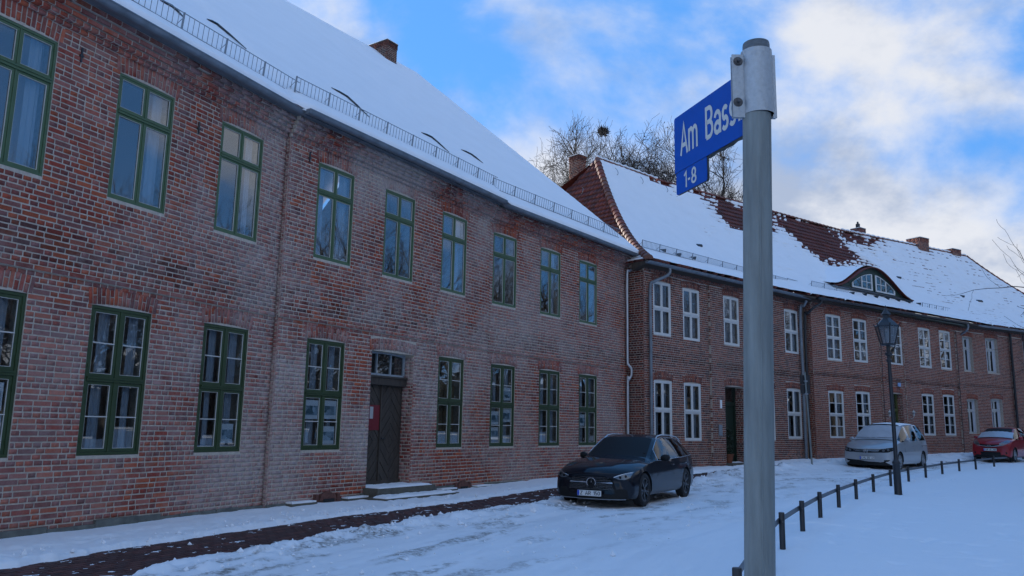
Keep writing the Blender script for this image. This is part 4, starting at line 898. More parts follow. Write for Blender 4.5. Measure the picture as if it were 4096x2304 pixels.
poly_px = [(2600, 690), (2773, 757), (2977, 842), (3094, 858), (3425, 938), (3512, 964), (3519, 985), (3440, 972), (3368, 962), (3362, 985), (3400, 1012), (3475, 1062), (3440, 1065), (3400, 1048), (3350, 1040), (3326, 1066), (3270, 1030), (3200, 978), (3140, 925), (3094, 889), (3040, 905), (2990, 950), (2965, 930), (2900, 880), (2860, 830), (2890, 812), (2930, 822), (2840, 790), (2700, 735)]
def bare_of(rf):
    poly = []
    for q in poly_px: u, v = rf.inv(*q); poly.append((u, v*SL))
    return lambda U, V: poly_sd(poly, np.asarray(U, float), np.asarray(V, float))
bare2, bare3 = bare_of(RF2), bare_of(RF3)
def snow_fn_for(rf, bare, dots, seed, ridge_melt=0.):
    def fn(U, V):
        Vm = V*SL; row = np.mod(V*NROW, 1.); sd = bare(U, Vm)
        nz = fbm(U*1.1, Vm*.9, seed, 4)-.5; nf = fbm(U*4.2, np.floor(V*NROW)*3.7, seed+3, 2)-.5
        m = -sd-.30+nz*1.7+nf*1.3+(row-.5)*.9
        base = .10+.03*fbm(U*.6, Vm*.6, seed+9, 3)+.022*(row-.5)+.02*(fbm(U*2.3, Vm*2.3, seed+1, 2)-.5)
        h = base*np.clip(m*3+.5, 0, 1)-.04*(1-np.clip(m*3+.5, 0, 1))
        edge = (row < .16)*(fbm(U*3.1, np.floor(V*NROW)*5.1, seed+21, 3) > dots(U, V)); h = np.where(edge & (m > 0), h-.07, h)
        return h
    return fn
OVER = ((RF3, RF4), (RF2, RF3))
RT2 = tiled(H2, RF2, bare2, snow_fn_for(RF2, bare2, lambda U, V: .86+0*U, 40), lambda c, v, r: (.04 if r == 0 and RNG.random() < .5 else 0), 300)
RT3 = tiled(H3, RF3, bare3, snow_fn_for(RF3, bare3, lambda U, V: .80-.12*V, 60), lambda c, v, r: (.03 if (r == 0 and RNG.random() < .2) or (v > .2 and fbm(np.array(c*.9), np.array(r*.7), 77, 2) > .62 and RNG.random() < .5) else 0), 300)
far = bare_of(RF4)
RT4 = tiled(H4, RF4, far, snow_fn_for(RF4, far, lambda U, V: .74-.16*V, 80), lambda c, v, r: (.035 if r == 0 and RNG.random() < .5 else (.055 if fbm(np.array(c*.7), np.array(r*.6), 99, 2) > .56 and RNG.random() < .35 else 0)), 0)
def hip_snow(U, V):
    row = np.mod(V*NROW, 1.); k = sstep(.30, .20, V+.12*(fbm(U*2, V*30, 5, 2)-.5)) if False else 1-sstep(.17, .27, V)
    h = np.where(row > .32, .075, -.03)*k-.03*(1-k); return h+.012*(fbm(U*5, V*60, 6, 2)-.5)
RT2h = tiled(H2, RF2h, lambda U, V: np.asarray(9.+0*np.asarray(U)), hip_snow, lambda c, v, r: 0, 300, keep_tile=lambda c, v: c > 4)
bpy.context.view_layer.update()
hip_pts = [RF2.P(RF2.L(v), v, .05) for v in np.linspace(0, 1, 24)]
cap_row(RT2, hip_pts, .15, .36)
cap_row(RT2, [RF2.P(4.95, 1, .03), RF2.P(uR, 1, .03)], .12, .38, snow=True)
cap_row(RT3, [RF3.P(uL, 1, .03), RF3.P(uR3, 1, .03)], .12, .38)
cap_row(RT4, [RF4.P(uL4, 1, .03), RF4.P(u4e, 1, .03)], .12, .38, snow=True)
cap_row(RT4, [RF4.P(RF4.Rr(v), v, .05) for v in np.linspace(1, 0, 20)], .13, .38)
for rf, rt in ((RF2, RT2), (RF3, RT3), (RF4, RT4)):            # boarded eaves under the lowest tiles
    mb = MB(); n_ = 14
    for i in range(n_):
        a, b = rf.sl[0]+(rf.sr[0]-rf.sl[0])*i/n_, rf.sl[0]+(rf.sr[0]-rf.sl[0])*(i+1)/n_; za, zb2 = float(rf.zeat(a)), float(rf.zeat(b))
        mb.hexa([rf.F.P(a, -.25, za-.26), rf.F.P(a, .40, za-.10), rf.F.P(b, .40, zb2-.10), rf.F.P(b, -.25, zb2-.26), rf.F.P(a, -.25, za-.02), rf.F.P(a, .40, za-.012), rf.F.P(b, .40, zb2-.012), rf.F.P(b, -.25, zb2-.02)])
    mb.obj('eave_board', M['oak'], rt)
# back slopes
for rf, rt, u0, u1 in ((RF2, RT2, 4.95, uR), (RF3, RT3, uL, uR3), (RF4, RT4, uL4, u4e)):
    mb = MB(); F = rf.F; mb.add([F.P(u0, -6.5, ZR), F.P(u1, -6.5, ZR), F.P(u1, -13.4, 7.2), F.P(u0 if rf is not RF2 else -.3, -13.4, 7.2)], [(0, 1, 2, 3)]); mb.obj('back_slope', M['tile'], rt)
# snow hooks, vent tiles, guards
for x, y in ((937, 203), (1145, 275), (1350, 345), (1547, 402), (1738, 452)):
    u, v = RF2.inv(2000+x/2.07, 600+y/2.07); mb = MB(); mb.tube([RF2.P(u+.09*math.sin(a), v+.014*math.cos(a)-.007, .15+.13*math.cos(a*.5)) for a in np.linspace(0, math.pi, 7)], .014, 5); mb.obj('roof_hook', M['wire'], RT2)
u, v = RF2h.inv(2000+688/2.07, 600+357/2.07); mb = MB(); mb.tube([RF2h.P(u+.09*math.sin(a), v+.012*math.cos(a), .06+.13*math.cos(a*.5)) for a in np.linspace(0, math.pi, 7)], .014, 5); mb.obj('roof_hook', M['wire'], RT2h)
def vent(rf, rt, px_, py_, wd):
    u, v = rf.inv(px_, py_); mb = MB(); mb.poly([(-wd/2, .0), (-wd*.3, .10), (0, .16), (wd*.3, .10), (wd/2, 0)], .2, lambda p, k: rf.P(u+p[0], v+(1-k)*.025, .09+p[1]*(.3+.7*k))); mb.obj('vent_tile', M['iron'], rt)
for q in ((2797, 1000, .3), (2652, 1016, .16), (2712, 1033, .16), (2772, 1048, .16)): vent(RF2, RT2, *q)
for q in ((3408, 1183, .16), (3458, 1190, .16), (3504, 1199, .16), (3549, 1206, .16), (3592, 1214, .16), (3634, 1222, .16), (3675, 1229, .16), (3787, 1180, .55), (3596, 1124, .3)): vent(RF3, RT3, *q)
for q in ((3919, 1214, .55), (3850, 1195, .2)): vent(RF4, RT4, *q)
guard(H2, B2, .75, 11.0, -.62, 7.97, .8, ht=.30, pitch=1.05, bars=13)
guard(H2, B2, 11.1, 12.0, -.68, 8.02, .8, ht=.30, pitch=1.05, bars=13)
guard(H3, B3, 1.1, 4.1, -.62, 8.03, .8, ht=.30, pitch=1.0, bars=12)
guard(H3, B3, 10.9, 13.8, -.62, 8.1, .8, ht=.28, pitch=.75, bars=2)
# chimneys
def ridge_at(rf, px_):
    o_ = None
    for u in np.linspace(rf.sl[1]-2, rf.sr[1]+4, 400):
        p = rf.P(u, 1.0)-np.array([0, 0, EYE]); x = 2048+FPX*(p@CR)/(p@_F)
        if o_ is None or abs(x-px_) < o_[0]: o_ = (abs(x-px_), u)
    return o_[1]
chimney(RT2, B2.P(5.3, -8.0, 0), B2, .5, .62, 12.2, 14.32, pal=PAL2*.55)
u = ridge_at(RF3, 3440); chimney(RT3, B3.P(u, -6.6, 0), B3, .62, .62, 13.0, 14.2, metal=True)
u = ridge_at(RF4, 3677) if ridge_at(RF4, 3677) > uL4 else uL4+.6
chimney(RT4, B4.P(u, -6.3, 0), B4, .95, .95, 13.0, 14.35)
u = ridge_at(RF4, 3817); chimney(RT4, B4.P(u, -6.6, 0), B4, .95, 1.2, 13.0, 14.1)
# ---------------------------------------------------------------- eyebrow dormer
dc, dw, dzb, dtop, dd0 = 7.05, 3.55, 8.50, 9.78, -1.05
def bell(s_): x = np.clip(abs(s_-dc)/dw, 0, 1); return dzb+(dtop-dzb)*(np.cos(x*math.pi)*.5+.5)**.9
ss = np.linspace(dc-dw, dc+dw, 41); mb = MB()
V = [];  
for s_ in ss: V += [(s_, dd0-.05, min(dzb-.06, 8.44)), (s_, dd0-.05, bell(s_)+.02)]
mb.add(B3.PA(V), [(2*i, 2*i+2, 2*i+3, 2*i+1) for i in range(40)])
DM = mb.obj('eyebrow_dormer', mat('dark_green_boards', (.02, .045, .035), .55, var=.3, scale=6, stretch=(.3, .3, 6)), H3)
for k in range(9):                            # horizontal boards of the dormer cheek
    z = dzb+k*.135; xs = [s_ for s_ in ss if bell(s_) > z+.135]
    if len(xs) > 2: mb = MB(); mb.fbox(B3, xs[0], xs[-1], dd0-.05, dd0-.03-.01*(k % 2), z+.006, z+.129); mb.obj('board', bpy.data.materials['dark_green_boards'], DM)
for side in (-1, 1):
    a0, a1 = (dc+.15, dc+1.95); n = 10
    def top(x): t = (x-a0)/(a1-a0); return 9.44-.62*t**1.7
    out = [(a0, 8.60)]+[(a1, 8.60)]+[(a1-(a1-a0)*i/n, top(a1-(a1-a0)*i/n)) for i in range(n+1)]
    mir = lambda p: (2*dc-p[0], p[1]) if side < 0 else p
    O = [mir(p) for p in out]; c = (sum(p[0] for p in O)/len(O), sum(p[1] for p in O)/len(O)); I = [(c[0]+(p[0]-c[0])*.90, c[1]+(p[1]-c[1])*.86) for p in O]
    mb = MB(); n2_ = len(O); V = [B3.P(p[0], dd0+.0, p[1]) for p in O]+[B3.P(p[0], dd0+.04, p[1]) for p in O]+[B3.P(p[0], dd0+.04, p[1]) for p in I]+[B3.P(p[0], dd0+.0, p[1]) for p in I]
    Fs = []
    for i in range(n2_): j = (i+1) % n2_; Fs += [(i, j, n2_+j, n2_+i), (n2_+i, n2_+j, 2*n2_+j, 2*n2_+i), (2*n2_+i, 2*n2_+j, 3*n2_+j, 3*n2_+i)]
    mb.add(V, Fs); wn = mb.obj('window', M['white'], DM)
    mb = MB(); xm = mir((a0+.95, 0))[0]; mb.fbox(B3, xm-.03, xm+.03, dd0, dd0+.045, 8.64, top(a0+.95)-.03)
    xq = mir((a0+.5, 0))[0]; mb.fbox(B3, xq-.015, xq+.015, dd0, dd0+.035, 8.64, top(a0+.5)-.03); xa, xb = sorted([mir((a0+.06, 0))[0], xm]); mb.fbox(B3, xa, xb, dd0, dd0+.035, 8.98, 9.01)
    mb.obj('glazing_bar', M['white'], wn)
    mb = MB(); mb.add([B3.P(p[0], dd0+.015, p[1]) for p in I], [tuple(range(n2_))]); mb.obj('pane', M['pane'], wn)
mb = MB(); V = []
def roof_d(z, rf=RF3):
    for v in np.linspace(0, 1, 300):
        if rf.ze+(rf.zr-rf.ze)*rf.f(v) >= z: return rf.de+(rf.dr-rf.de)*v
    return rf.dr
prof = [(s_, float(bell(s_))) for s_ in ss]; G = np.zeros((41, 12, 3)); G2 = np.zeros((41, 12, 3))
for i, (s_, z) in enumerate(prof):
    dback = roof_d(z+.35)-.3
    for k in range(12):
        t = k/11; d = (dd0+.16)*(1-t)+min(dback, dd0)*t; zz_ = z+.02+.35*t**1.5; G[i, k] = B3.P(s_, d, zz_); G2[i, k] = B3.P(s_, d-.06*(k == 0), zz_+.09+.02*float(fbm(np.array(s_*2), np.array(k*.5), 12, 2))-.10*(k == 0)*1.0)
org3 = np.array(WM[H3.name].translation)
o = bpy.data.objects.new('dormer_roof', grid_mesh('dormer_roof', G, M['tile'], origin=org3)); link(o, DM, Matrix.Translation(Vector(org3.tolist())))
o2 = bpy.data.objects.new('dormer_snow', grid_mesh('dormer_snow', G2[:, 1:], M['snow'], origin=org3)); link(o2, DM, Matrix.Translation(Vector(org3.tolist())))
mb = MB(); mb.tube([B3.P(s_, dd0+.14, z+.0) for s_, z in prof], .03, 6); mb.obj('dormer_edge_tiles', M['tile'], DM)
mb = MB(); mb.tube([B3.P(dc-dw, dd0+.05, dzb-.02), B3.P(dc+dw, dd0+.05, dzb-.02)], .07, 5); mb.obj('dormer_sill', M['iron'], DM)
# ---------------------------------------------------------------- ground: snow over road, footpath and green
A_IN = ([0, 21, 25, 31, 35.5, 38.5, 60], [1.85, 1.72, 1.3, 2.2, 1.2, .7, .6]); A_OUT = ([0, 21, 25, 31, 35.5, 38.5, 44, 60], [3.35, 3.05, 2.75, 3.05, 2.15, 1.6, 1.15, .9])
def snow_height(x, y):
    u, a = wall_dist(x, y); wi = np.interp(a, *A_IN); wo = np.interp(a, *A_OUT)
    e1 = (fbm(a*2.2, u*2.2, 3, 4)-.5)*.34; e2 = (fbm(a*1.1, u*1.6, 11, 5)-.5)*1.0
    near = 1-sstep(30, 36, a)
    strip = sstep(.0, .10, wi+e1-u)*(.035+.05*fbm(a*2.5, u*3.5, 21, 4)+.09*np.abs(fbm(a*4.5, u*5.5, 23, 3)-.5)*sstep(.2, .9, u)+.07*sstep(.5, 0, u)*(1-near))
    road = sstep(-.04, .10, u-wo-e2*near*.8)
    tr = fbm(a*.55, u*5.5, 41, 4); tr2 = fbm(a*2.4, u*9, 51, 4); lump = fbm(a*3.2, u*4.2, 61, 4)
    berm = np.exp(-((u-wo-.45)/.4)**2)*(.05+.14*np.maximum(lump-.42, 0)*2)
    rough = .5+.5*sstep(8.5, 4.5, u)
    trk = sum(np.exp(-((u-c_-.25*(fbm(a*.12, u*0+c_, 7, 2)-.5)*2)/.17)**2) for c_ in (4.6, 6.15, 7.4)); rut = (fbm(a*7, u*5, 131, 3)-.5)
    rh = .034+(tr-.5)*.035*rough+(tr2-.5)*.018*rough+(lump-.5)*.010*rough+(fbm(a*7, u*9, 133, 4)-.5)*.014*rough-trk*(.018-.012*rut)+berm*np.where(a > 30, 1.1, .85)
    far_ = sstep(30, 34, a)*np.exp(-((u-wo-.7)/.7)**2)*(.05+.12*np.maximum(fbm(a*2.2, u*2.5, 71, 4)-.42, 0)*2); rh = rh+far_
    path = -.06+.068*np.clip((fbm(a*5, u*11, 81, 3)-.665)*14, 0, 1)
    g = sstep(-.5, .25, x-fence_x(y)+.12*(fbm(x, y, 15, 3)-.5)); green = .12+.05*(fbm(x*.5, y*.5, 91, 4)-.5)+.014*(fbm(x*2.6, y*2.6, 95, 4)-.5)-.03*np.clip((fbm(x*2.9, y*2.9, 97, 2)-.70)*7, 0, 1)
    h = np.where(u < (wi+wo)/2, np.maximum(strip, path) if False else strip+path*(1-sstep(.0, .10, wi+e1-u)), rh*road+path*(1-road))
    h = h*(1-g)+green*g
    dirt = np.clip(sstep(.50, .70, fbm(a*.8, u*2.6, 101, 5)+.04)*sstep(.5, .64, fbm(a*3.5, u*7, 105, 4)+.10), 0, 1)*sstep(8.0, 5.2, u)*sstep(0, .3, u-wo)*(1-g)
    grey = np.clip(fbm(a*.5, u*1.9, 111, 4)*1.6-.55, 0, 1)*sstep(0, .3, u-wo)*sstep(9.5, 6, u)*(1-g)
    return h, dirt, grey
ra = np.concatenate([[.5, 2, 4, 5.5, 6.8], 7.6*(66/7.6)**(np.linspace(0, 1, 560)), [80, 110, 160, 260, 450, 900, 1800]])
th_ = np.concatenate([np.linspace(-180, -46, 24), np.linspace(-44, 44, 760), np.linspace(46, 180, 24)])
TH, RA = np.meshgrid(R(1)*th_, ra, indexing='ij'); GX, GY = RA*np.sin(TH), RA*np.cos(TH)
hh, dirt, grey = snow_height(GX, GY); GZ = ground(GX, GY)+hh
gm = bpy.data.materials.new('street_snow'); gm.use_nodes = True; t = gm.node_tree; b = t.nodes['Principled BSDF']; b.inputs['Roughness'].default_value = .7; b.inputs['Specular IOR Level'].default_value = .3
gp = N(t, 'ShaderNodeNewGeometry'); ad = N(t, 'ShaderNodeAttribute', attribute_name='dirt'); ag = N(t, 'ShaderNodeAttribute', attribute_name='grey')
m1 = N(t, 'ShaderNodeMix', data_type='RGBA'); m1.inputs[6].default_value = (.88, .90, .92, 1); m1.inputs[7].default_value = (.74, .76, .78, 1); L(t, ag.outputs['Fac'], m1.inputs[0])
nz1 = N(t, 'ShaderNodeTexNoise', Scale=14, Detail=6, Roughness=.7); L(t, gp.outputs['Position'], nz1.inputs['Vector'])
dm = N(t, 'ShaderNodeMath', operation='MULTIPLY'); L(t, ad.outputs['Fac'], dm.inputs[0]); rn = N(t, 'ShaderNodeMapRange'); L(t, nz1.outputs[0], rn.inputs[0]); rn.inputs[1].default_value = .38; rn.inputs[2].default_value = .62; L(t, rn.outputs[0], dm.inputs[1])
m2 = N(t, 'ShaderNodeMix', data_type='RGBA'); L(t, dm.outputs[0], m2.inputs[0]); L(t, m1.outputs[2], m2.inputs[6]); m2.inputs[7].default_value = (.20, .18, .15, 1)
L(t, m2.outputs[2], b.inputs['Base Color'])
bp = N(t, 'ShaderNodeBump', Strength=.35, Distance=.012); nb = N(t, 'ShaderNodeTexNoise', Scale=30, Detail=5, Roughness=.7); L(t, gp.outputs['Position'], nb.inputs['Vector']); L(t, nb.outputs[0], bp.inputs['Height']); L(t, bp.outputs[0], b.inputs['Normal'])
GR = bpy.data.objects.new('ground', grid_mesh('ground', np.stack([GX, GY, GZ], -1)[:, ::-1], gm, attr={'dirt': dirt[:, ::-1], 'grey': grey[:, ::-1]})); link(GR); GR['kind'] = 'structure'
gr = MB()                                     # clods of broken snow along the ruts and beside the footpath
for i in range(1500):
    a = RNG.uniform(0, 1); F = (S1, S2, S3, B2)[int(RNG.integers(4))]; s_ = RNG.uniform(-3, 4 if F is not B2 else 9); d = RNG.choice([RNG.normal(3.5, .35), RNG.normal(1.6, .25), RNG.uniform(3.4, 7.5)])
    p = F.P(s_, d, 0); hgt_, _, _ = snow_height(np.array([p[0]]), np.array([p[1]])); 
    if hgt_[0] < .0 and RNG.random() < .8: continue
    r = RNG.gamma(2., .006)+.006; z = float(ground(p[0], p[1]))+max(float(hgt_[0]), .0); c = np.array([p[0], p[1], z+r*.3]); V = c+np.array([(1, 0, 0), (-1, 0, 0), (0, 1, 0), (0, -1, 0), (0, 0, 1), (0, 0, -1)])*r*RNG.uniform(.6, 1.3, (6, 1))
    gr.add(V, [(0, 2, 4), (2, 1, 4), (1, 3, 4), (3, 0, 4), (2, 0, 5), (1, 2, 5), (3, 1, 5), (0, 3, 5)])
GC = gr.obj('snow_clods', M['snow']); GC['kind'] = 'stuff'
# clinker footpath bared of snow
segs = [(S1, -6, 2.75, 8.0), (S2, -3.48, 3.8, 16.72+3.5), (S3, -2.9, 5.2, 24+2.9), (B2, .4, 11, 31.8)]
pm = MB(); Bp = []; cp_ = []; inf = []; pp = np.array([(.085, .032, .027), (.07, .028, .025), (.10, .038, .030), (.06, .028, .026)])
for F, a, b, a0 in segs:
    for i in range(int((b-a)/.21)):
        s_ = a+i*.21; al_ = (s_+14) if F is S1 else (a0+s_ if F is not B2 else 31.8+s_); wi = np.interp(al_, *A_IN); wo = np.interp(al_, *A_OUT)
        base_off = .1 if F is S2 else 0
        j = 0; d = wi-.35
        while d < wo+.3:
            o_ = (j % 2)*.105; z = float(ground(*F.P(s_, d, 0)[:2]))
            q = [(s_+o_, d, z-.03), (s_+o_+.2, d, z-.03), (s_+o_+.2, d+.095, z-.03), (s_+o_, d+.095, z-.03), (s_+o_+.004, d+.004, z+.004), (s_+o_+.196, d+.004, z+.004), (s_+o_+.196, d+.091, z+.004), (s_+o_+.004, d+.091, z+.004)]
            P_ = F.PA(q)[[3, 2, 1, 0, 7, 6, 5, 4]]; P_[4:, 2] += RNG.uniform(-.003, .003); Bp.append(P_); cp_.append(pp[RNG.integers(4)]*RNG.uniform(.75, 1.25)); inf.append((F, s_+o_+.1, d+.048, z)); d += .103; j += 1
M['paver'] = mat('clinker_paver', rough=.7, var=.25, scale=20, attr=True, bump=.4, bscale=60)
for F, a, b, a0 in segs:
    for i in range(int((b-a)/1.0)+1):
        s0, s1 = a+i, min(a+i+1, b+.2); pm.add([F.P(s, d, float(ground(*F.P(s, d, 0)[:2]))-.02) for s, d in ((s0, .3), (s0, 3.8), (s1, 3.8), (s1, .3))], [(0, 1, 2, 3)])
PV = pm.obj('pavement', mat('paver_bed_sand', (.05, .035, .03), .95)); PV['kind'] = 'structure'
Bp = np.array(Bp); cp_ = np.array(cp_); ctr = Bp.mean(1); v = ctr-[0, 0, EYE]; dep = v@_F; xx = 2048+FPX*(v@CR)/dep; yy = 1152-FPX*(v@CU)/dep; vis = (xx > 5) & (xx < 4090) & (yy < 2300)
u_, a_ = wall_dist(ctr[:, 0], ctr[:, 1]); midp = np.abs(u_-(np.interp(a_, *A_IN)+np.interp(a_, *A_OUT))/2) < .72
order = [i for i in np.argsort(dep) if vis[i] and midp[i]][:300]; mbp = {}
for i in order:
    k = int(RNG.integers(5))
    if k not in mbp: m_ = MB(); m_.hexa([(-.1, -.047, -.03), (.1, -.047, -.03), (.1, .047, -.03), (-.1, .047, -.03), (-.096, -.043, .004), (.096, -.043, .004), (.096, .043, .004), (-.096, .043, .004)], tuple(pp[k % 4]*(1+.15*(k-2)))); mbp[k] = m_.mesh('paver', M['paver'])
    F, s_, d, z = inf[i]; o = bpy.data.objects.new('paver', mbp[k]); link(o, PV, F.mat(s_, d, z) @ Matrix.Rotation(RNG.normal(0, .01), 4, 'Z'))
rest = np.ones(len(Bp), bool); rest[order] = False; org = np.array(WM[PV.name].translation)
o = bpy.data.objects.new('pavers', hexas_mesh('pavers', Bp[rest], cp_[rest], M['paver'], org)); link(o, PV, Matrix.Translation(Vector(org.tolist()))); o['kind'] = 'stuff'
# stone steps before the door of house one
ST = thing('stone_steps', 'two worn stone steps with snow on their treads below the old chevron-boarded door', 'steps', S2.P(0, .3, 0))
def slab(F, a, b, d0, d1, z0, z1, jit=.01):
    m_ = MB(); n = 10; 
    for i in range(n):
        s0, s1 = a+(b-a)*i/n, a+(b-a)*(i+1)/n; jj = lambda k: .012*math.sin(k*2.3+a)+.008*math.sin(k*5.1)
        m_.hexa(F.PA([(s0, d1+jj(i), z0), (s1, d1+jj(i+1), z0), (s1, d0, z0), (s0, d0, z0), (s0, d1+jj(i)-.01, z1), (s1, d1+jj(i+1)-.01, z1), (s1, d0, z1), (s0, d0, z1)])[[3, 2, 1, 0, 7, 6, 5, 4]])
    return m_
def snow_patch(F, a, b, d0, d1, z, th, seed, name, root, fill=.3):
    n, m_ = 50, 18; U, V = np.meshgrid(np.linspace(a, b, n), np.linspace(d0, d1, m_), indexing='ij'); ed = np.minimum(np.minimum(U-a, b-U), np.minimum(V-d0+.2, d1-V)); h = th*np.clip(ed*14, 0, 1)*(.4+1.1*fbm(U*4, V*6, seed, 4))-np.where(fbm(U*2.2, V*3, seed+5, 3) < fill, .06, 0)-.012
    q = F.o+U[..., None]*F.t+V[..., None]*F.n; P = np.concatenate([q, (z+h)[..., None]], -1); org = np.array(WM[root.name].translation)
    o = bpy.data.objects.new(name, grid_mesh(name, P[:, ::-1], M['snow'], origin=org)); link(o, root, Matrix.Translation(Vector(org.tolist()))); return o
s1_ = slab(S2, -.86, 1.12, -.32, .42, .06, .27).obj('step', M['stone'], ST); s2_ = slab(S2, -1.06, 1.5, .0, .82, -.1, .10).obj('step', M['stone'], ST)
snow_patch(S2, -.78, 1.08, -.3, .40, .27, .05, 3, 'snow_cap', s1_, .36); snow_patch(S2, -1.02, 1.46, .40, .80, .10, .06, 8, 'snow_cap', s2_, .2)
# snow heap by the door of house two, pot with evergreen
def pot(F, s_, d, z):
    T = thing('potted_plant', 'dark evergreen plant in a terracotta pot on the doorstep of the bottle-green door', 'plant', F.P(s_, d, z)); c = F.P(s_, d, z)
    m_ = MB(); m_.lathe([(.13, 0), (.19, .28), (.21, .28), (.21, .33), (.18, .33), (.17, .26)], 18, c); sharp(m_.obj('pot', M['terracotta'], T), 40); m_ = MB()
    for _ in range(500):
        a = RNG.uniform(0, 6.28); h = RNG.uniform(.3, 1.25); r = RNG.uniform(0, .26)*(1.15-h*.55); p = c+[r*math.cos(a), r*math.sin(a), h]; q = RNG.normal(0, .05, (3, 3)); m_.add([p, p+q[0], p+q[1]], [(0, 1, 2)])
    o = m_.obj('foliage', M['leaf'], T); m_ = MB(); m_.tube([c+[0, 0, .2], c+[0, 0, 1.1]], .02, 5); m_.obj('stem', M['bark'], T)
pot(B2, 5.15, -.12, .42)
# ---------------------------------------------------------------- low fence round the green
FE = thing('low_fence', 'knee-high fence of dark posts and a grey bar curving round the snowy green', 'fence', on_ground(3279, 2000))
pxs = [(2947, 2385), (3131, 2191), (3211, 2123), (3282, 2071), (3356, 2029), (3426, 1997), (3495, 1968), (3564, 1944), (3635, 1924), (3704, 1910), (3770, 1897), (3838, 1886), (3904, 1877), (3977, 1867), (4044, 1860)]
fp = []
for q in pxs: p = on_ground(*q, dz=.12); fp.append(p-[0, 0, .12])
fp[0] = np.array([2.85, 9.15, 0.])
ex = fp[-1]-fp[-2]; fp += [fp[-1]+ex*.9, fp[-1]+ex*1.9]; fp.insert(0, np.array([1.77, 6.45, 0.])); fp.insert(0, np.array([.75, 3.9, 0.]))
for i, p in enumerate(fp):
    m_ = MB(); m_.lathe([(.038, -.2), (.038, .555), (.034, .565)], 14, p); po = sharp(m_.obj('post', M['iron'], FE), 40); m_ = MB(); m_.tube([p+np.array([.0, -.038, .45]), p+np.array([.0, -.05, .45])], .012, 6); m_.obj('bolt', M['bolt'], po)
for p, q in zip(fp[:-1], fp[1:]):
    m_ = MB(); y = (q-p)/np.linalg.norm(q-p); x = np.array([y[1], -y[0], 0]); x /= np.linalg.norm(x); off = -x*.045
    m_.hexa([p+off-x*.004+[0, 0, .415], p+off+x*.004+[0, 0, .415], q+off+x*.004+[0, 0, .415], q+off-x*.004+[0, 0, .415], p+off-x*.004+[0, 0, .485], p+off+x*.004+[0, 0, .485], q+off+x*.004+[0, 0, .485], q+off-x*.004+[0, 0, .485]]); m_.obj('rail', M['rail'], FE)
# ---------------------------------------------------------------- street lamp
lp = on_ground(3594, 1982, dz=.1); lp[2] -= .1
SL_ = thing('street_lamp', 'black cast-iron street lamp with a six-sided glass lantern standing on the snowy green', 'street lamp', lp)
tilt = -.008
def lpp(z, dx=0, dy=0): return lp+np.array([dx+tilt*z, dy, z*.95])
def lathe_t(prof, seg, col=None): m_ = MB(); m_.lathe(prof, seg, lp); V = m_.v[0]; V[:, 0] += tilt*(V[:, 2]-lp[2]); V[:, 2] = lp[2]+(V[:, 2]-lp[2])*.95; return m_
sharp(lathe_t([(.098, -.2), (.098, .12), (.09, .14), (.085, .90), (.095, .92), (.09, .96), (.06, 1.0), (.052, 1.04)], 20).obj('base', M['iron'], SL_), 30)
sharp(lathe_t([(.05, 1.02), (.046, 2.6), (.043, 3.55), (.065, 3.58), (.065, 3.62), (.046, 3.65), (.045, 3.72), (.085, 3.75), (.085, 3.80), (.045, 3.83), (.045, 3.98), (.09, 4.02)], 16).obj('pole', M['iron'], SL_), 30)
for sg in (-1, 1): m_ = MB(); m_.tube([lpp(3.86, sg*.04), lpp(3.86, sg*.15)], .010, 6); m_.obj('ladder_bar', M['iron'], SL_)
LZ0, LZ1 = 4.03, 4.52; r0, r1 = .17, .28; m_ = MB(); hexp = lambda r, z, k: lpp(z, r*math.cos(k*math.pi/3+.35), r*math.sin(k*math.pi/3+.35))
for k in range(6):
    m_.tube([hexp(r0, LZ0, k), hexp(r1, LZ1, k)], .016, 5); m_.tube([hexp(r0, LZ0, k), hexp(r0, LZ0, k+1)], .022, 5); m_.tube([hexp(r1, LZ1, k), hexp(r1, LZ1, k+1)], .024, 5)
    m_.tube([hexp(r1, LZ1, k), hexp(r1+.04, LZ1+.07, k)], [.025, .010], 5)
m_.add([hexp(r0+.01, LZ0-.02, k) for k in range(6)]+[hexp(r0+.01, LZ0+.01, k) for k in range(6)], [tuple(range(6))[::-1], tuple(range(6, 12))]+[(k, (k+1) % 6, 6+(k+1) % 6, 6+k) for k in range(6)])
LN = m_.obj('lantern', M['iron'], SL_)
for k in range(6):
    m_ = MB(); m_.add([hexp(r0, LZ0+.02, k), hexp(r0, LZ0+.02, k+1), hexp(r1, LZ1-.02, k+1), hexp(r1, LZ1-.02, k)], [(0, 1, 2, 3)]); m_.obj('pane', M['lampglass'], LN)
m_ = MB(); rings = [(r1+.015, LZ1), (.21, LZ1+.10), (.12, LZ1+.19), (.09, LZ1+.23), (.085, LZ1+.30), (.125, LZ1+.315), (.12, LZ1+.33), (.055, LZ1+.42), (.018, LZ1+.49), (.014, LZ1+.51)]; V = [hexp(r, z, k) for r, z in rings for k in range(6)]
m_.add(V, [(i*6+k, i*6+(k+1) % 6, (i+1)*6+(k+1) % 6, (i+1)*6+k) for i in range(len(rings)-1) for k in range(6)]); m_.obj('lantern_roof', M['iron'], LN)
m_ = MB(); c = lpp(LZ1+.53); m_.lathe([(.005, -.03), (.022, -.015), (.024, .01), (.010, .025), (.002, .04)], 10, c); m_.obj('finial', M['iron'], LN)
m_ = MB(); m_.lathe([(.01, 0), (.045, .08), (.055, .3), (.03, .36)], 12, lpp(LZ0+.05)); m_.obj('lamp_mantle', M['worn_white'], LN)
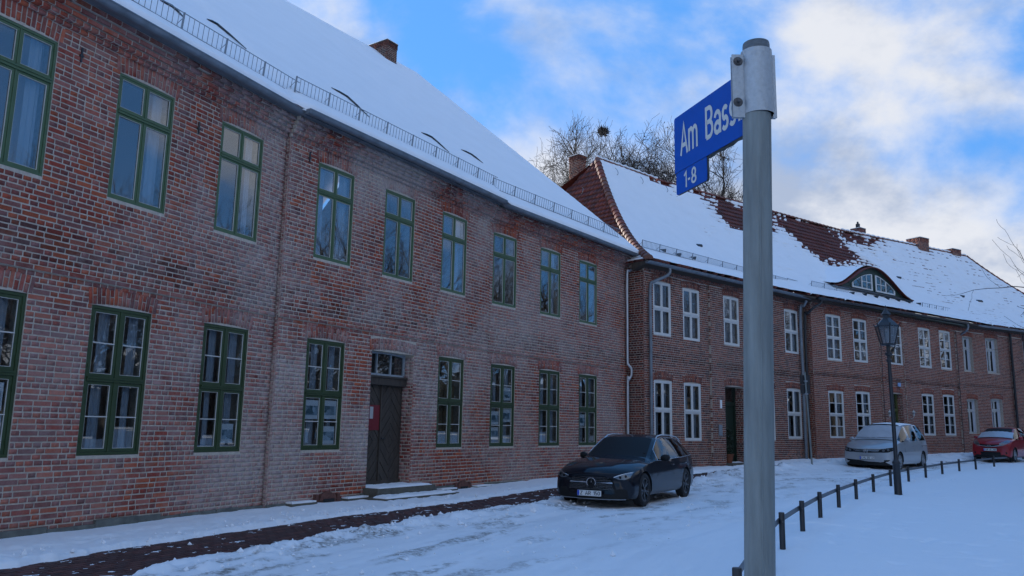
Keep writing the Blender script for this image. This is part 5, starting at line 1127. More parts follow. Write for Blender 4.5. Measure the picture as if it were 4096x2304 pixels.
m_ = MB(); m_.tube([lpp(4.01, .17), lpp(3.90, .15)], .008, 5); m_.tube([lpp(3.955+.055*math.sin(a), .23+.055*math.cos(a)) for a in np.linspace(2.4, 7.8, 14)], .007, 5); m_.tube([lpp(4.02, .15), lpp(4.01, .29)], .009, 5); m_.obj('scroll', M['iron'], LN)
# ---------------------------------------------------------------- street name sign on its pole
pr = ray(3040, 900); PD = 2.02; pc = np.array([pr[0]*PD, PD, 0.])
SG = thing('street_sign', 'galvanised foreground pole carrying a blue street name plate and a small number plate', 'street sign', (pc[0], pc[1], float(ground(pc[0], pc[1]))))
_ra, _rb = ray(3025, 125), ray(3039.5, 2304); _za, _zb = EYE+_ra[2]*PD, EYE+_rb[2]*PD
pt_ = lambda z, dx=0, dy=0: np.array([PD*(_rb[0]+(_ra[0]-_rb[0])*(z-_zb)/(_za-_zb))+dx, pc[1]+dy, z])
m_ = MB(); n = 40; m_.tube([pt_(z) for z in np.linspace(-.3, 2.585, n)], .0364, 40); m_.tube([pt_(z, -.0035, -.0366) for z in np.linspace(-.3, 2.30, 8)], .0022, 6); sharp(m_.obj('pole', M['galv'], SG), 40)
m_ = MB(); m_.lathe([(.0352, 0), (.0352, .040), (.034, .046), (.0, .048)], 40, pt_(2.583)); sharp(m_.obj('pole_cap', M['capm'], SG), 30)
CZ0, CZ1 = None, None
def z_at(py, px_=3040): return EYE+ray(px_, py)[2]*(PD-.03)
CZ1, CZ0 = z_at(190), z_at(445); 
m_ = MB(); m_.lathe([(.0405, CZ0), (.0405, CZ1), (.0372, CZ1), (.0372, CZ0), (.0405, CZ0)], 44, pt_((CZ0+CZ1)/2)*[1, 1, 0]+[.0015, 0, 0])
clampo = sharp(m_.obj('clamp', M['galv_hi'], SG), 40)
for sg, x0, x1 in ((-1, -.0675, -.037), (1, .037, .0475)):
    m_ = MB(); P = [(x0, 0), (x1, 0), (x1, 1), (x0, 1)]; c = pt_((CZ0+CZ1)/2)
    m_.box(c[0]+x0, c[0]+x1, c[1]-.012, c[1]-.008, CZ0-.010, CZ1-.012); m_.box(c[0]+x0, c[0]+x1, c[1]+.0, c[1]+.004, CZ0-.008, CZ1-.014); m_.obj('clamp_flange', M['galv_hi'], clampo)
for py in (235, 399):
    z = z_at(py); c = pt_(z, -.053, -.015); m_ = MB(); m_.lathe([(.0105, .004), (.0105, -.001), (.0, -.0012)], 6, c, 'y'); m_.lathe([(.0115, .0025), (.013, .003)], 16, c, 'y'); m_.lathe([(.0048, .0), (.0048, -.010), (.003, -.012), (0., -.0122)], 12, c, 'y'); sharp(m_.obj('bolt', M['bolt'], clampo), 30)
# plate frame of reference: from the pole backwards; local x = along plate towards the pole (reading direction), z up
pA = np.array([.50374, 2.415]); pB = np.array([.61378, 2.08]); td = (pB-pA)/np.linalg.norm(pB-pA); PLn = .385
SGF = Fac(pA[0], pA[1], math.degrees(math.atan2(td[0], td[1]))); 
if SGF.n[0] > 0: pass
# its n points to the left (towards the reader) when walking towards the pole
def plate_hit(px_, py_): return SGF.hit(px_, py_)
tl, bl = plate_hit(2700, 477), plate_hit(2698, 695); tr_ = plate_hit(2933, 310); br_ = plate_hit(2973, 544); SZ0, SZ1 = (bl[1]+br_[1])/2, (tl[1]+tr_[1])/2
sgn = 1 if SGF.n[0] < 0 else -1
def rr_poly(x0, x1, z0, z1, r, corners=(1, 1, 1, 1)):
    out = []
    for cx, cz, a0, k in ((x1-r, z1-r, 0, 0), (x0+r, z1-r, 90, 1), (x0+r, z0+r, 180, 2), (x1-r, z0+r, 270, 3)):
        if corners[k]: out += [(cx+r*math.cos(R(a0+t)), cz+r*math.sin(R(a0+t))) for t in (0, 30, 60, 90)]
        else: out += [(x1 if k in (0, 3) else x0, z1 if k < 2 else z0)]
    return out
def plate(x0, x1, z0, z1, r, nm, corners=(1, 1, 1, 1)):
    m_ = MB(); m_.poly(rr_poly(x0, x1, z0, z1, r, corners), 0, lambda p, k: SGF.P(p[0], sgn*(.002*k-.001), p[1])); o = m_.obj(nm, M['blue'], SG)
    m_ = MB(); P = rr_poly(x0-.0006, x1+.0006, z0-.0006, z1+.0006, r, corners); m_.poly(P, 0, lambda p, k: SGF.P(p[0], -sgn*(.0012+.006*(1-k)), p[1])); m_.obj('plate_rim', M['sign_edge'], o); return o
P1 = plate(0, PLn-.005, SZ0, SZ1, .008, 'name_plate', (1, 1, 0, 1))
m_ = MB(); m_.tube([SGF.P(x, 0-sgn*.004, SZ0-.004+.0015*math.sin(x*60)) for x in np.linspace(0, PLn, 30)], [.0045+.0012*math.sin(i*1.7) for i in range(30)], 6); m_.obj('rail_edge', M['sign_edge'], P1)
a, b = plate_hit(2705, 700), plate_hit(2703, 785); c_, d_ = plate_hit(2827, 640), plate_hit(2827, 735)
P2 = plate(a[0]+.002, c_[0], b[1], a[1]+.003, .007, 'number_plate', (0, 0, 1, 1))
def arc_(cx, cy, rx, ry, a0, a1, n=12): return [(cx+rx*math.cos(R(a0+(a1-a0)*i/n)), cy+ry*math.sin(R(a0+(a1-a0)*i/n))) for i in range(n+1)]
GL = {' ': (.30, []), 'A': (.56, [[(0, 0), (.28, .93), (.56, 0)], [(.10, .30), (.46, .30)]]), 'm': (.66, [[(0, 0), (0, .70)], [(0, .42)]+arc_(.165, .46, .165, .20, 170, 0)+[(.33, 0)], [(.33, .42)]+arc_(.495, .46, .165, .20, 170, 0)+[(.66, 0)]]),
      'B': (.42, [[(0, .07), (0, .93), (.20, .93)]+arc_(.20, .725, .19, .205, 90, -90)+[(0, .52)], [(.20, .52)]+arc_(.20, .295, .22, .225, 90, -90)+[(0, .07)]]), 'a': (.36, [[(.36, 0), (.36, .42)]+arc_(.185, .46, .175, .19, 0, 165), arc_(.18, .20, .175, .15, 5, 360)]),
      's': (.32, [arc_(.17, .48, .15, .17, 35, 245)[:]+arc_(.15, .20, .17, .16, 75, -150)]), 'i': (.0, [[(0, 0), (0, .65)], [(0, .84), (0, .97)]]), 'n': (.33, [[(0, 0), (0, .70)], [(0, .42)]+arc_(.165, .46, .165, .20, 170, 0)+[(.33, 0)]]),
      '1': (.20, [[(.0, .74), (.20, .93), (.20, 0)]]), '-': (.24, [[(0, .42), (.24, .42)]]), '8': (.40, [arc_(.20, .70, .165, .23, -90, 270), arc_(.20, .27, .20, .20, 90, 450)]), 'Z': (.42, [[(0, .93), (.42, .93), (0, .07), (.42, .07)]]),
      'R': (.42, [[(0, 0), (0, .93), (.21, .93)]+arc_(.21, .70, .20, .23, 90, -90)+[(0, .47)], [(.20, .47), (.42, 0)]]), '5': (.40, [[(.38, .93), (.05, .93), (.03, .52)]+arc_(.18, .31, .20, .24, 120, -140)]), '0': (.42, [arc_(.21, .50, .21, .43, 0, 360, 20)]),
      'L': (.36, [[(0, .93), (0, .07), (.36, .07)]]), 'W': (.66, [[(0, .93), (.16, .07), (.33, .80), (.50, .07), (.66, .93)]]), 'D': (.42, [[(0, .07), (0, .93), (.18, .93)]+arc_(.18, .50, .24, .43, 90, -90)+[(0, .07)]]), 'S': (.40, [arc_(.20, .70, .19, .23, 30, 250)+arc_(.19, .27, .20, .20, 70, -150)]),
      '4': (.42, [[(.30, 0), (.30, .93), (0, .28), (.42, .28)]]), 'U': (.42, [[(0, .93), (0, .28)]+arc_(.21, .28, .21, .21, 180, 360)+[(.42, .93)]]), 'P': (.40, [[(0, 0), (0, .93), (.20, .93)]+arc_(.20, .68, .20, .25, 90, -90)+[(0, .43)]]), 'H': (.42, [[(0, 0), (0, .93)], [(.42, 0), (.42, .93)], [(0, .48), (.42, .48)]]),
      'G': (.42, [arc_(.21, .50, .21, .43, 40, 360, 18)+[(.24, .50)]]), '2': (.40, [arc_(.20, .70, .20, .23, 170, -35)+[(.0, .07), (.41, .07)]]), '9': (.40, [arc_(.20, .67, .20, .26, 0, 360), [(.40, .67)]+arc_(.20, .30, .20, .23, 0, -130)])}
def ribbon(P, wd):
    P = [np.array(p) for p in P]; Pn = [P[0]]
    for p in P[1:]:
        if np.hypot(*(p-Pn[-1])) > 1e-4: Pn.append(p)
    P = Pn; closed = np.hypot(*(P[0]-P[-1])) < .02 and len(P) > 4; Lf, Rt = [], []
    for i, p in enumerate(P):
        d0 = p-P[i-1] if i else (P[0]-P[-2] if closed else P[1]-P[0]); d1 = P[i+1]-p if i < len(P)-1 else (P[1]-P[0] if closed else d0); d0 = d0/np.hypot(*d0); d1 = d1/np.hypot(*d1)
        m = d0+d1; m = m/(np.hypot(*m)+1e-9) if np.hypot(*m) > .2 else d0; nn = np.array([-m[1], m[0]]); k = min(1/max(.35, abs(nn@np.array([-d0[1], d0[0]]))), 1.9); Lf.append(p+nn*wd/2*k); Rt.append(p-nn*wd/2*k)
    return Lf, Rt
def text_obj(body, F, s0, z0, h, width, parent, name, material, off=.0016, sg=1, worldm=None, stroke=.135, gap=.17):
    """flat stroked lettering: h is the cap height, width the width of the whole word; one piece per character"""
    tot = sum(GL[c][0] for c in body)+gap*(len(body)-1)+stroke; sx = width/tot; x = stroke/2; out = []
    for ci, c in enumerate(body):
        wd_, strokes = GL[c]; m_ = MB()
        for si, P in enumerate(strokes):
            Lf, Rt = ribbon([((px_+x), py_) for px_, py_ in P], stroke); V = []
            for l, r_ in zip(Lf, Rt): V += [(l[0]*sx, l[1]*h), (r_[0]*sx, r_[1]*h)]
            e = .00012*si+.00005*(ci % 2)
            W_ = [F.P(s0+a, sg*(off+e), z0+b_) if worldm is None else np.array(worldm @ Vector((a, -e*6, b_))) for a, b_ in V]
            m_.add(W_, [(2*i, 2*i+1, 2*i+3, 2*i+2) for i in range(len(Lf)-1)])
        if strokes: out.append(m_.obj(name, material, parent))
        x += wd_+gap
    return out
sx0 = plate_hit(2722, 560)[0]; sxB = plate_hit(2823, 500)[0]; zb0 = plate_hit(2835, 560)
zt0 = plate_hit(2828, 427)[1]; zb0 = plate_hit(2828, 563)[1]; cap_h = zt0-zb0
amw = plate_hit(2793, 560)[0]-sx0
text_obj('Am', SGF, sx0, zb0, cap_h, amw, P1, 'lettering', M['letter'], .0018, sgn)
bw = plate_hit(2948, 480)[0]-sxB
text_obj('Bass', SGF, sxB, zb0, cap_h, bw, P1, 'lettering', M['letter'], .0018, sgn)
text_obj('in', SGF, sxB+bw+.009, zb0, cap_h, bw*.26, P1, 'lettering', M['letter'], .0018, sgn)
n0, n1_ = plate_hit(2737, 740)[0], plate_hit(2788, 700)[0]; zt1, zb1 = plate_hit(2743, 685)[1], plate_hit(2743, 751)[1]
text_obj('1-8', SGF, n0, zb1, zt1-zb1, n1_-n0, P2, 'lettering', M['letter'], .0018, sgn)
# ---------------------------------------------------------------- traffic sign seen edge-on by the downpipe
tp = on_ground(3250, 1872, dz=.03); TS = thing('traffic_sign', 'thin grey traffic sign post with two dark plates seen from behind beside the downpipe', 'traffic sign', tp)
m_ = MB(); m_.tube([tp-[0, 0, .2], tp+[-.14, 0, 3.55]], .035, 12); sharp(m_.obj('post', M['galv'], TS), 40)
for z, w2 in ((2.9, .19),):
    for k in (0, 1): m_ = MB(); c = tp+[-.12, .05, z+k*.36]; m_.box(c[0]-w2, c[0]+w2, c[1], c[1]+.02, c[2]-.17, c[2]+.17); m_.obj('sign_plate', M['iron'], TS)
for z in (2.72, 3.2): m_ = MB(); c = tp+[-.12, 0, z]; m_.box(c[0]-.06, c[0]+.06, c[1]-.05, c[1]+.05, c[2]-.03, c[2]+.03); m_.obj('bracket', M['wire'], TS)
# ---------------------------------------------------------------- bare trees
def tubes_mesh(name, lines, material, origin, seg=4):
    V = []; Q = []; n = 0
    for P, rr in lines:
        P = np.asarray(P); k = len(P); sg = 8 if rr[0] > .07 else (5 if rr[0] > .025 else 3)
        T = np.gradient(P, axis=0); T /= np.linalg.norm(T, axis=1)[:, None]+1e-9; A = np.cross(T, [.31, .52, .79]); A /= np.linalg.norm(A, axis=1)[:, None]+1e-9; Bn = np.cross(T, A)
        an = np.arange(sg)*2*math.pi/sg; ring = P[:, None]+np.asarray(rr)[:, None, None]*(A[:, None]*np.cos(an)[None, :, None]+Bn[:, None]*np.sin(an)[None, :, None])
        V.append(ring.reshape(-1, 3)); i = np.arange(k-1)[:, None]*sg+n; j = np.arange(sg)[None]; j2 = (j+1) % sg
        Q.append(np.stack([i+j, i+j2, i+sg+j2, i+sg+j], -1).reshape(-1, 4)); n += k*sg
    V = np.concatenate(V)-np.asarray(origin); Q = np.concatenate(Q); me = bpy.data.meshes.new(name); me.vertices.add(len(V)); me.vertices.foreach_set('co', V.astype(np.float32).ravel())
    me.loops.add(Q.size); me.loops.foreach_set('vertex_index', Q.astype(np.int32).ravel()); me.polygons.add(len(Q)); me.polygons.foreach_set('loop_start', (np.arange(len(Q))*4).astype(np.int32)); me.polygons.foreach_set('loop_total', np.full(len(Q), 4, np.int32))
    me.polygons.foreach_set('use_smooth', np.ones(len(Q), bool)); me.materials.append(material); me.update(calc_edges=True); return me
RMIN = [.011]
def grow(rng, p, d, ln, rad, lvl, big, fine, maxl, up=.25, wob=.22, env=None, kids=None):
    n = max(4, int(ln/.35)) if lvl < 2 else 5; P = [p]; d = d/np.linalg.norm(d); q = p
    for i in range(n):
        d = d+rng.normal(0, wob*(.55 if lvl == 0 else 1.0), 3)*.55+np.array([0, 0, up*.14*(1 if lvl < 3 else .6)]); d /= np.linalg.norm(d); q = q+d*ln/n
        if env is not None and not env(q) and i > 1: break
        P.append(q)
    P = np.array(P); end = .42 if lvl < maxl else .3; rr = np.maximum(rad*(1-(1-end)*np.linspace(0, 1, len(P))), RMIN[0])
    (big if rad > .05 else fine).append((P, rr))
    if lvl >= maxl: return
    m = kids[lvl] if kids else [5, 5, 5, 4, 3][lvl]
    for k in range(m):
        t = (.28 if lvl == 0 else .18)+(.8 if lvl else .7)*(k+rng.random()*.8)/m; t = min(t, .99); i = int(t*(len(P)-1)); b = P[i]
        T = P[min(i+1, len(P)-1)]-P[max(0, i-1)]; T /= np.linalg.norm(T)+1e-9; r_ = rng.normal(0, 1, 3); r_ -= T*(r_@T); r_ /= np.linalg.norm(r_)+1e-9; ang = rng.uniform(.45, .95) if lvl else rng.uniform(.35, .8)
        grow(rng, b, T*math.cos(ang)+r_*math.sin(ang), ln*rng.uniform(.48, .78)*(1-.25*t), rr[i]*rng.uniform(.5, .72), lvl+1, big, fine, maxl, up, wob, env, kids)
    grow(rng, P[-1], d, ln*.6, rr[-1], lvl+1, big, fine, maxl, up, wob, env, kids)
def bare_tree(name, label, base, H, rc, seed, maxl=5, group=None, kids=None, trunk=.35, r0=.3, lean=(0, 0), nest=None, catkins=True, limbs=6, cz=.62, flat=1.0, spread=(.25, .75), wob=.26, reach=1.):
    rng = np.random.default_rng(seed); base = np.array(base, float); T = thing(name, label, 'tree', base, group=group); big = []; fine = []
    ctr = base+[lean[0], lean[1], H*cz]; env = lambda q: (((q-ctr)/np.array([rc, rc, H*(1-cz)*flat]))**2).sum() < 1.0+rng.normal(0, .10)
    n = 9; P = [base-[0, 0, .2]]; 
    for i in range(n): P.append(base+np.array([lean[0]*.3*(i+1)/n+rng.normal(0, .05), lean[1]*.3*(i+1)/n+rng.normal(0, .05), H*trunk*(i+1)/n]))
    P = np.array(P); rr = r0*(1-.35*np.linspace(0, 1, len(P))); big.append((P, rr)); top = P[-1]
    for k in range(limbs):
        a = 2*math.pi*k/limbs+rng.uniform(-.3, .3); tilt_ = rng.uniform(*spread); dv = np.array([math.cos(a)*math.sin(tilt_), math.sin(a)*math.sin(tilt_), math.cos(tilt_)])
        grow(rng, P[-1-(k % 3)], dv, reach*H*(1-trunk)*rng.uniform(.5, .72), r0*rng.uniform(.32, .5), 1, big, fine, maxl, wob=wob, env=env, kids=kids)
    link(bpy.data.objects.new('trunk', tubes_mesh('trunk', big, M['bark'], base)), T, WM[T.name]); link(bpy.data.objects.new('crown', tubes_mesh('crown', fine, M['bark'], base)), T, WM[T.name])
    if catkins:
        m_ = MB(); tips = [l[0][-1] for l in fine]; idx = rng.choice(len(tips), min(len(tips), 2600), replace=False)
        for i in idx: p = tips[i]; s_ = rng.normal(0, .035, 3); m_.add([p, p+s_+[0, 0, -.06], p+[0, 0, -.13], p-s_*.6+[0, 0, -.05]], [(0, 1, 2, 3)])
        o = m_.obj('seed_clusters', M['bark'], T); o['kind'] = 'stuff'
    if nest is not None:
        m_ = MB(); c = np.array(nest); ln = []; NS = .5
        for _ in range(420):
            a = NS*rng.normal(0, .22, 3)*[1.2, 1.2, .8]; dv = NS*rng.normal(0, .3, 3); ln.append((np.array([c+a-dv, c+a, c+a+dv*.8]), np.array([.018, .02, .012])))
        N_ = thing('bird_nest', 'dark round bird nest high in the left bare tree behind the roof', 'nest', c); link(bpy.data.objects.new('twigs', tubes_mesh('twigs', ln, M['bark'], c)), N_, WM[N_.name]).__setitem__('kind', 'stuff')
    return T
def at(px_, py_, D): r = ray(px_, py_); return np.array([r[0]*D, D, EYE+r[2]*D])
b1 = at(2310, 1700, 58); nst = at(2412, 526, 58); K5 = [5, 6, 7, 5, 3]
bare_tree('bare_tree', 'tall bare tree with a bird nest rising behind the red hip roof', (b1[0], 58, .3), 24.9, 4.5, 14, 5, kids=K5, r0=.38, nest=nst, limbs=15, trunk=.42, cz=.70, reach=1.35, flat=.98, spread=(.06, .6), wob=.34)
b2 = at(2690, 1700, 58)
bare_tree('bare_tree', 'tall bare tree behind the blue street name plate, right of its twin', (b2[0], 58, .3), 24.8, 4.9, 23, 5, kids=K5, r0=.36, limbs=15, trunk=.42, cz=.68, reach=1.35, flat=.98, spread=(.06, .62), wob=.34)
b3 = at(2955, 1700, 60)
bare_tree('bare_tree', 'small bare tree whose tip just clears the ridge beside the sign pole', (b3[0], 60, .3), 20.0, 2.6, 31, 4, r0=.2, limbs=6, trunk=.45, cz=.7, flat=1)
RMIN[0] = .005
bare_tree('bare_tree', 'near bare tree reaching thin branches in from the right edge over the far roof', (17.15, 21.0, float(ground(17.15, 21.))), 9.6, 4.9, 52, 4, r0=.17, limbs=8, trunk=.34, cz=.60, catkins=False, kids=[5, 5, 4, 3, 3], flat=1.0, spread=(.5, 1.25), wob=.36)
RMIN[0] = .01
WO = thing('bare_wood', None, None, (40, 10, 0)); WO['kind'] = 'stuff'      # the trees round the green, out of view but mirrored in the panes
far_t = bare_tree('tree_mass', None, (26, 17, 0), 15, 6.0, 77, 4, r0=.32, limbs=8, trunk=.28, cz=.6, catkins=False, kids=[5, 5, 5, 4, 3])
parts_ = [c for c in C.objects if c.parent is far_t]
for (x, y, s_, a) in ((26, 17, 1, 0), (31, 27, 1.1, 1.), (19, 8, .95, 2.2), (36, 12, 1.2, 3.1), (26, 1, 1.1, 4.4), (15, -6, 1.0, 5.2), (44, 32, 1.2, .4), (34, -8, 1.2, 2.8), (8, -14, 1.1, 1.4), (40, 20, 1.3, 1.7), (48, 8, 1.3, 2.6), (46, -4, 1.2, .9), (55, 26, 1.4, 3.6), (56, 14, 1.3, 5.0), (50, 38, 1.3, .2), (60, 36, 1.4, 4.1), (62, 2, 1.4, 1.2), (52, -14, 1.4, 2.0), (66, 22, 1.4, 2.4), (70, 46, 1.5, 3.3), (24, -18, 1.3, 4.0), (40, -20, 1.3, 5.5)):
    wm = Matrix.Translation((x, y, 0)) @ Matrix.Rotation(a, 4, 'Z') @ Matrix.Scale(s_, 4)
    for ch in parts_: c2 = bpy.data.objects.new(ch.name.split('.')[0], ch.data); link(c2, WO, wm); c2['kind'] = 'stuff'
for ch in parts_+[far_t]: bpy.data.objects.remove(ch)
wd = MB()                                     # unseen brush belt added to block the bright low sky in window reflections
for i in range(11000):
    t = RNG.random(); a = R(28+130*t); r = RNG.uniform(74, 84); x, y = r*math.sin(a), r*math.cos(a)*.9; z = RNG.uniform(0, 8.5)*RNG.uniform(.4, 1); q = RNG.normal(0, .8, (3, 3)); p = np.array([x, y, z]); wd.add([p+q[0], p+q[1], p+q[2]], [(0, 1, 2)])
WD = wd.obj('unseen_sky_blocker', mat('dark_sky_blocker', (.010, .010, .008), .9, var=.4, scale=.5)); WD['kind'] = 'stuff'
# ---------------------------------------------------------------- cars
def paint(name, col, metal=.0, rough=.32, coat=.6): return mat(name, col, rough, metal, coat=coat, var=.05, scale=3, spec=.3)
M['tyre'] = mat('tyre_rubber', (.012, .012, .013), .8, var=.3, scale=20); M['blackp'] = mat('black_trim', (.010, .011, .012), .6, spec=.25); M['chrome'] = mat('satin_chrome', (.6, .62, .65), .2, 1.); M['rim'] = mat('dark_alloy', (.10, .105, .115), .35, .8); M['rim_s'] = mat('silver_alloy', (.42, .44, .46), .35, .7)
M['carglass'] = glass_mat('car_glass', (.22, .25, .26), .03, 0, 4.5); M['lens'] = glass_mat('headlamp_lens', (.75, .8, .85), .12, .02, 3); M['reflector'] = mat('lamp_reflector', (.20, .215, .23), .3, .85); M['white_plate'] = mat('number_plate_white', (.7, .71, .7), .4); M['plate_blue'] = mat('plate_blue_band', (.02, .08, .5), .4); M['plate_ink'] = mat('plate_black_letters', (.012, .012, .012), .5)
M['seat'] = mat('dark_car_interior', (.02, .02, .022), .9); M['cover'] = mat('grey_windscreen_cover', (.42, .43, .45), .75, var=.12, scale=3, bump=.8, bscale=7); M['cover2'] = mat('silver_foil_cover', (.5, .52, .55), .42, .35, var=.1, scale=3, bump=1., bscale=9)
def catmull(K, n):
    K = np.array(K, float); out = []
    for i in range(len(K)-1):
        p0 = K[max(0, i-1)]; p1 = K[i]; p2 = K[i+1]; p3 = K[min(len(K)-1, i+2)]
        for k in range(n):
            t = k/n; h = .5*((2*p1)+(p2-p0)*t+(2*p0-5*p1+4*p2-p3)*t*t+(3*p1-p0-3*p2+p3)*t**3); lin = p1+(p2-p1)*t; out.append(.6*h+.4*lin)
    out.append(K[-1]); return np.array(out)
def car(name, label, wm, K, W, axles, wr, paint_m, glass, win_rng, pillars, detail, group=None, rim='rim', sub=3, spokes=5, nose=.30, tail=.2):
    """K rows: x_low, z_bottom, w, z_belt, w_belt, x_rail, z_rail, w_rail, x_centre, z_centre ; x runs from the nose to the tail, y to the car's left side as seen from the front's right"""
    T = thing(name, label, 'car', world=wm, group=group); S = catmull(K, sub); Lx = K[-1][0]; n = len(S); cols = []
    def bow(x, y):
        f = nose*(1-sstep(0, 1.15, x))*abs(y/W)**2.6; r_ = tail*sstep(Lx-.9, Lx, x)*abs(y/W)**3; return x+f-r_
    rows = []
    for (xl, zb, w_, zs, wb, xr, zr_, wr_, xc, zc_) in S:
        pts = [(xl, 0, zb), (xl, .7*w_, zb), (xl, .93*w_, zb+.03), (xl, .985*w_, zb+.12), (xl, w_, zb+(zs-zb)*.42), (xl, w_*.995, zb+(zs-zb)*.62), (xl, (w_+wb)/2+.004, zb+(zs-zb)*.82), ((xl+xr)/2 if False else xl+(xr-xl)*.0, wb, zs), (xl+(xr-xl)*.5, wb+(wr_-wb)*.42, zs+(zr_-zs)*.5), (xr, wr_, zr_), (xr+(xc-xr)*.25, wr_*.90, zr_+(zc_-zr_)*.42), (xr+(xc-xr)*.7, wr_*.55, zr_+(zc_-zr_)*.84), (xc, 0, zc_)]
        rows.append([(bow(x, y), y, z) for x, y, z in pts])
    rows = np.array(rows); nc = rows.shape[1]; left = rows.copy(); left[..., 1] *= -1; full = np.concatenate([rows, left[:, ::-1][:, 1:-1]], 1); m = full.shape[1]     # closed rings
    V = full.reshape(-1, 3); Fs = []; mi = []
    wa, wb_, ha, hb = win_rng             # station index (in S) of side glass start/end, windscreen start/end
    for i in range(n-1):
        for j in range(m):
            j2 = (j+1) % m; jj = j if j < nc-1 else m-1-j; g = 0
            if jj in (7, 8) and wa <= i < wb_ and i not in pillars: g = 1
            if jj in (10, 11) and ha <= i < hb: g = 2
            if jj in (0, 1): g = 3
            Fs.append((i*m+j, i*m+j2, (i+1)*m+j2, (i+1)*m+j)); mi.append(g)
    Fs.append(tuple(reversed(range(m)))) ; mi.append(0); Fs.append(tuple(range((n-1)*m, n*m))); mi.append(0)
    me = bpy.data.meshes.new('tmpbody'); me.from_pydata(V.tolist(), [], Fs)
    for k in (paint_m, M['carglass'], M['carglass'], M['blackp'], M['blackp']): me.materials.append(k)
    me.polygons.foreach_set('material_index', np.array(mi, np.int32)); me.update()
    import bmesh
    bm = bmesh.new(); bm.from_mesh(me); bmesh.ops.remove_doubles(bm, verts=bm.verts, dist=1e-5); bmesh.ops.recalc_face_normals(bm, faces=bm.faces); bm.to_mesh(me); bm.free()
    body = bpy.data.objects.new('tmp', me); C.objects.link(body); bvh = BVHTree.FromObject(body, bpy.context.evaluated_depsgraph_get())
    cutm = MB(); cutters = []
    for ax in axles:
        for s_ in (-1, 1):
            c = MB(); c.lathe([(wr+.045, -.16), (wr+.045, .3)], 40, (ax, s_*(W-.16)-.07, wr), 'y', mi=0); cm = c.mesh('cut', M['blackp']); co = bpy.data.objects.new('cut', cm); C.objects.link(co); cutters.append(co)
            b_ = body.modifiers.new('b', 'BOOLEAN'); b_.operation = 'DIFFERENCE'; b_.object = co; b_.solver = 'EXACT'; b_.material_mode = 'TRANSFER'
    bpy.context.view_layer.update(); ev = bpy.data.meshes.new_from_object(body.evaluated_get(bpy.context.evaluated_depsgraph_get())); mats_ = [m_.name if m_ else '' for m_ in ev.materials]
    V = np.array([v.co[:] for v in ev.vertices]); groups = {0: [], 1: [], 2: [], 3: []}
    for p in ev.polygons:
        mt = mats_[p.material_index] if p.material_index < len(mats_) else M['blackp'].name; g = 0 if mt == paint_m.name else (3 if mt == M['blackp'].name else None)
        if g is None: g = 1 if abs(p.normal[1]) > .5 else 2
        groups[g].append(tuple(p.vertices))
    for co in cutters: bpy.data.objects.remove(co)
    bpy.data.objects.remove(body)
    def sub_obj(fs, nm, mt):
        used = sorted({i for f in fs for i in f}); mp_ = {v: k for k, v in enumerate(used)}; m_ = MB(); m_.add(V[used], [tuple(mp_[i] for i in f) for f in fs]); o = m_.obj(nm, mt, T, world=wm); return sharp(o, 38)
    sub_obj(groups[0], 'body', paint_m); sub_obj(groups[3], 'wheel_housings', M['blackp'])
    if groups[2]:
        fr = [f for f in groups[2] if V[list(f)][:, 0].mean() < Lx*.6]; rr_ = [f for f in groups[2] if f not in set(fr)]
        sub_obj(fr, 'windscreen', M['carglass'])
        if rr_: sub_obj(rr_, 'rear_window', M['carglass'])
    for s_ in (-1, 1):
        fs = [f for f in groups[1] if s_*V[list(f)][:, 1].mean() > 0]
        if fs: sub_obj(fs, 'side_windows', M['carglass'])
    # dark cabin
    m_ = MB(); xa, xb = K[4][0]+.35, Lx-.7; m_.box(xa, xb, -W*.75, W*.75, .35, K[6][3]-.12); m_.box(xa+.55, xa+.72, -.60, -.15, .5, K[6][3]+.22); m_.box(xa+.55, xa+.72, .15, .60, .5, K[6][3]+.22); m_.box(xa+1.5, xa+1.65, -.6, .6, .5, K[6][3]+.15); m_.obj('seats', M['seat'], T, world=wm)
    for ax in axles:
        for s_ in (-1, 1):
            y0 = s_*(W-.115); wmx = wm @ Matrix.Translation((ax, y0, wr)) @ (Matrix.Identity(4) if s_ > 0 else Matrix.Rotation(math.pi, 4, 'Z')) @ Matrix.Rotation(RNG.uniform(0, 1), 4, 'Y')
            whe = bpy.data.objects.new('wheel', None); link(whe, T, wmx); m_ = MB(); ir = wr*.70
            m_.lathe([(ir, -.09), (wr-.03, -.10), (wr, -.075), (wr, .075), (wr-.03, .10), (ir+.012, .095), (ir, .085), (ir-.01, .0)], 44, axis='y'); sharp(m_.obj('tyre', M['tyre'], whe, world=wmx), 45)
            m_ = MB(); m_.lathe([(ir, -.08), (ir, .085), (ir-.02, .09), (ir-.03, .03), (ir-.035, -.02), (.08, -.02)], 40, axis='y')
            for k in range(spokes):
                a0 = 2*math.pi*k/spokes
                for da in ((-.11, .11) if spokes <= 5 else (0,)):
                    a1 = a0+da*1.9; c0 = (.05*math.cos(a0), .05*math.sin(a0)); c1 = ((ir-.02)*math.cos(a1), (ir-.02)*math.sin(a1)); nx, nz = -math.sin(a1)*.017, math.cos(a1)*.017
                    m_.hexa([(c0[0]-nx, .02, c0[1]-nz), (c0[0]+nx, .02, c0[1]+nz), (c1[0]+nx*.8, .05, c1[1]+nz*.8), (c1[0]-nx*.8, .05, c1[1]-nz*.8), (c0[0]-nx, .07, c0[1]-nz), (c0[0]+nx, .07, c0[1]+nz), (c1[0]+nx*.8, .088, c1[1]+nz*.8), (c1[0]-nx*.8, .088, c1[1]-nz*.8)])
            m_.lathe([(.055, .01), (.055, .075), (.04, .085), (0, .086)], 20, axis='y'); sharp(m_.obj('rim', M[rim], whe, world=wmx), 35)
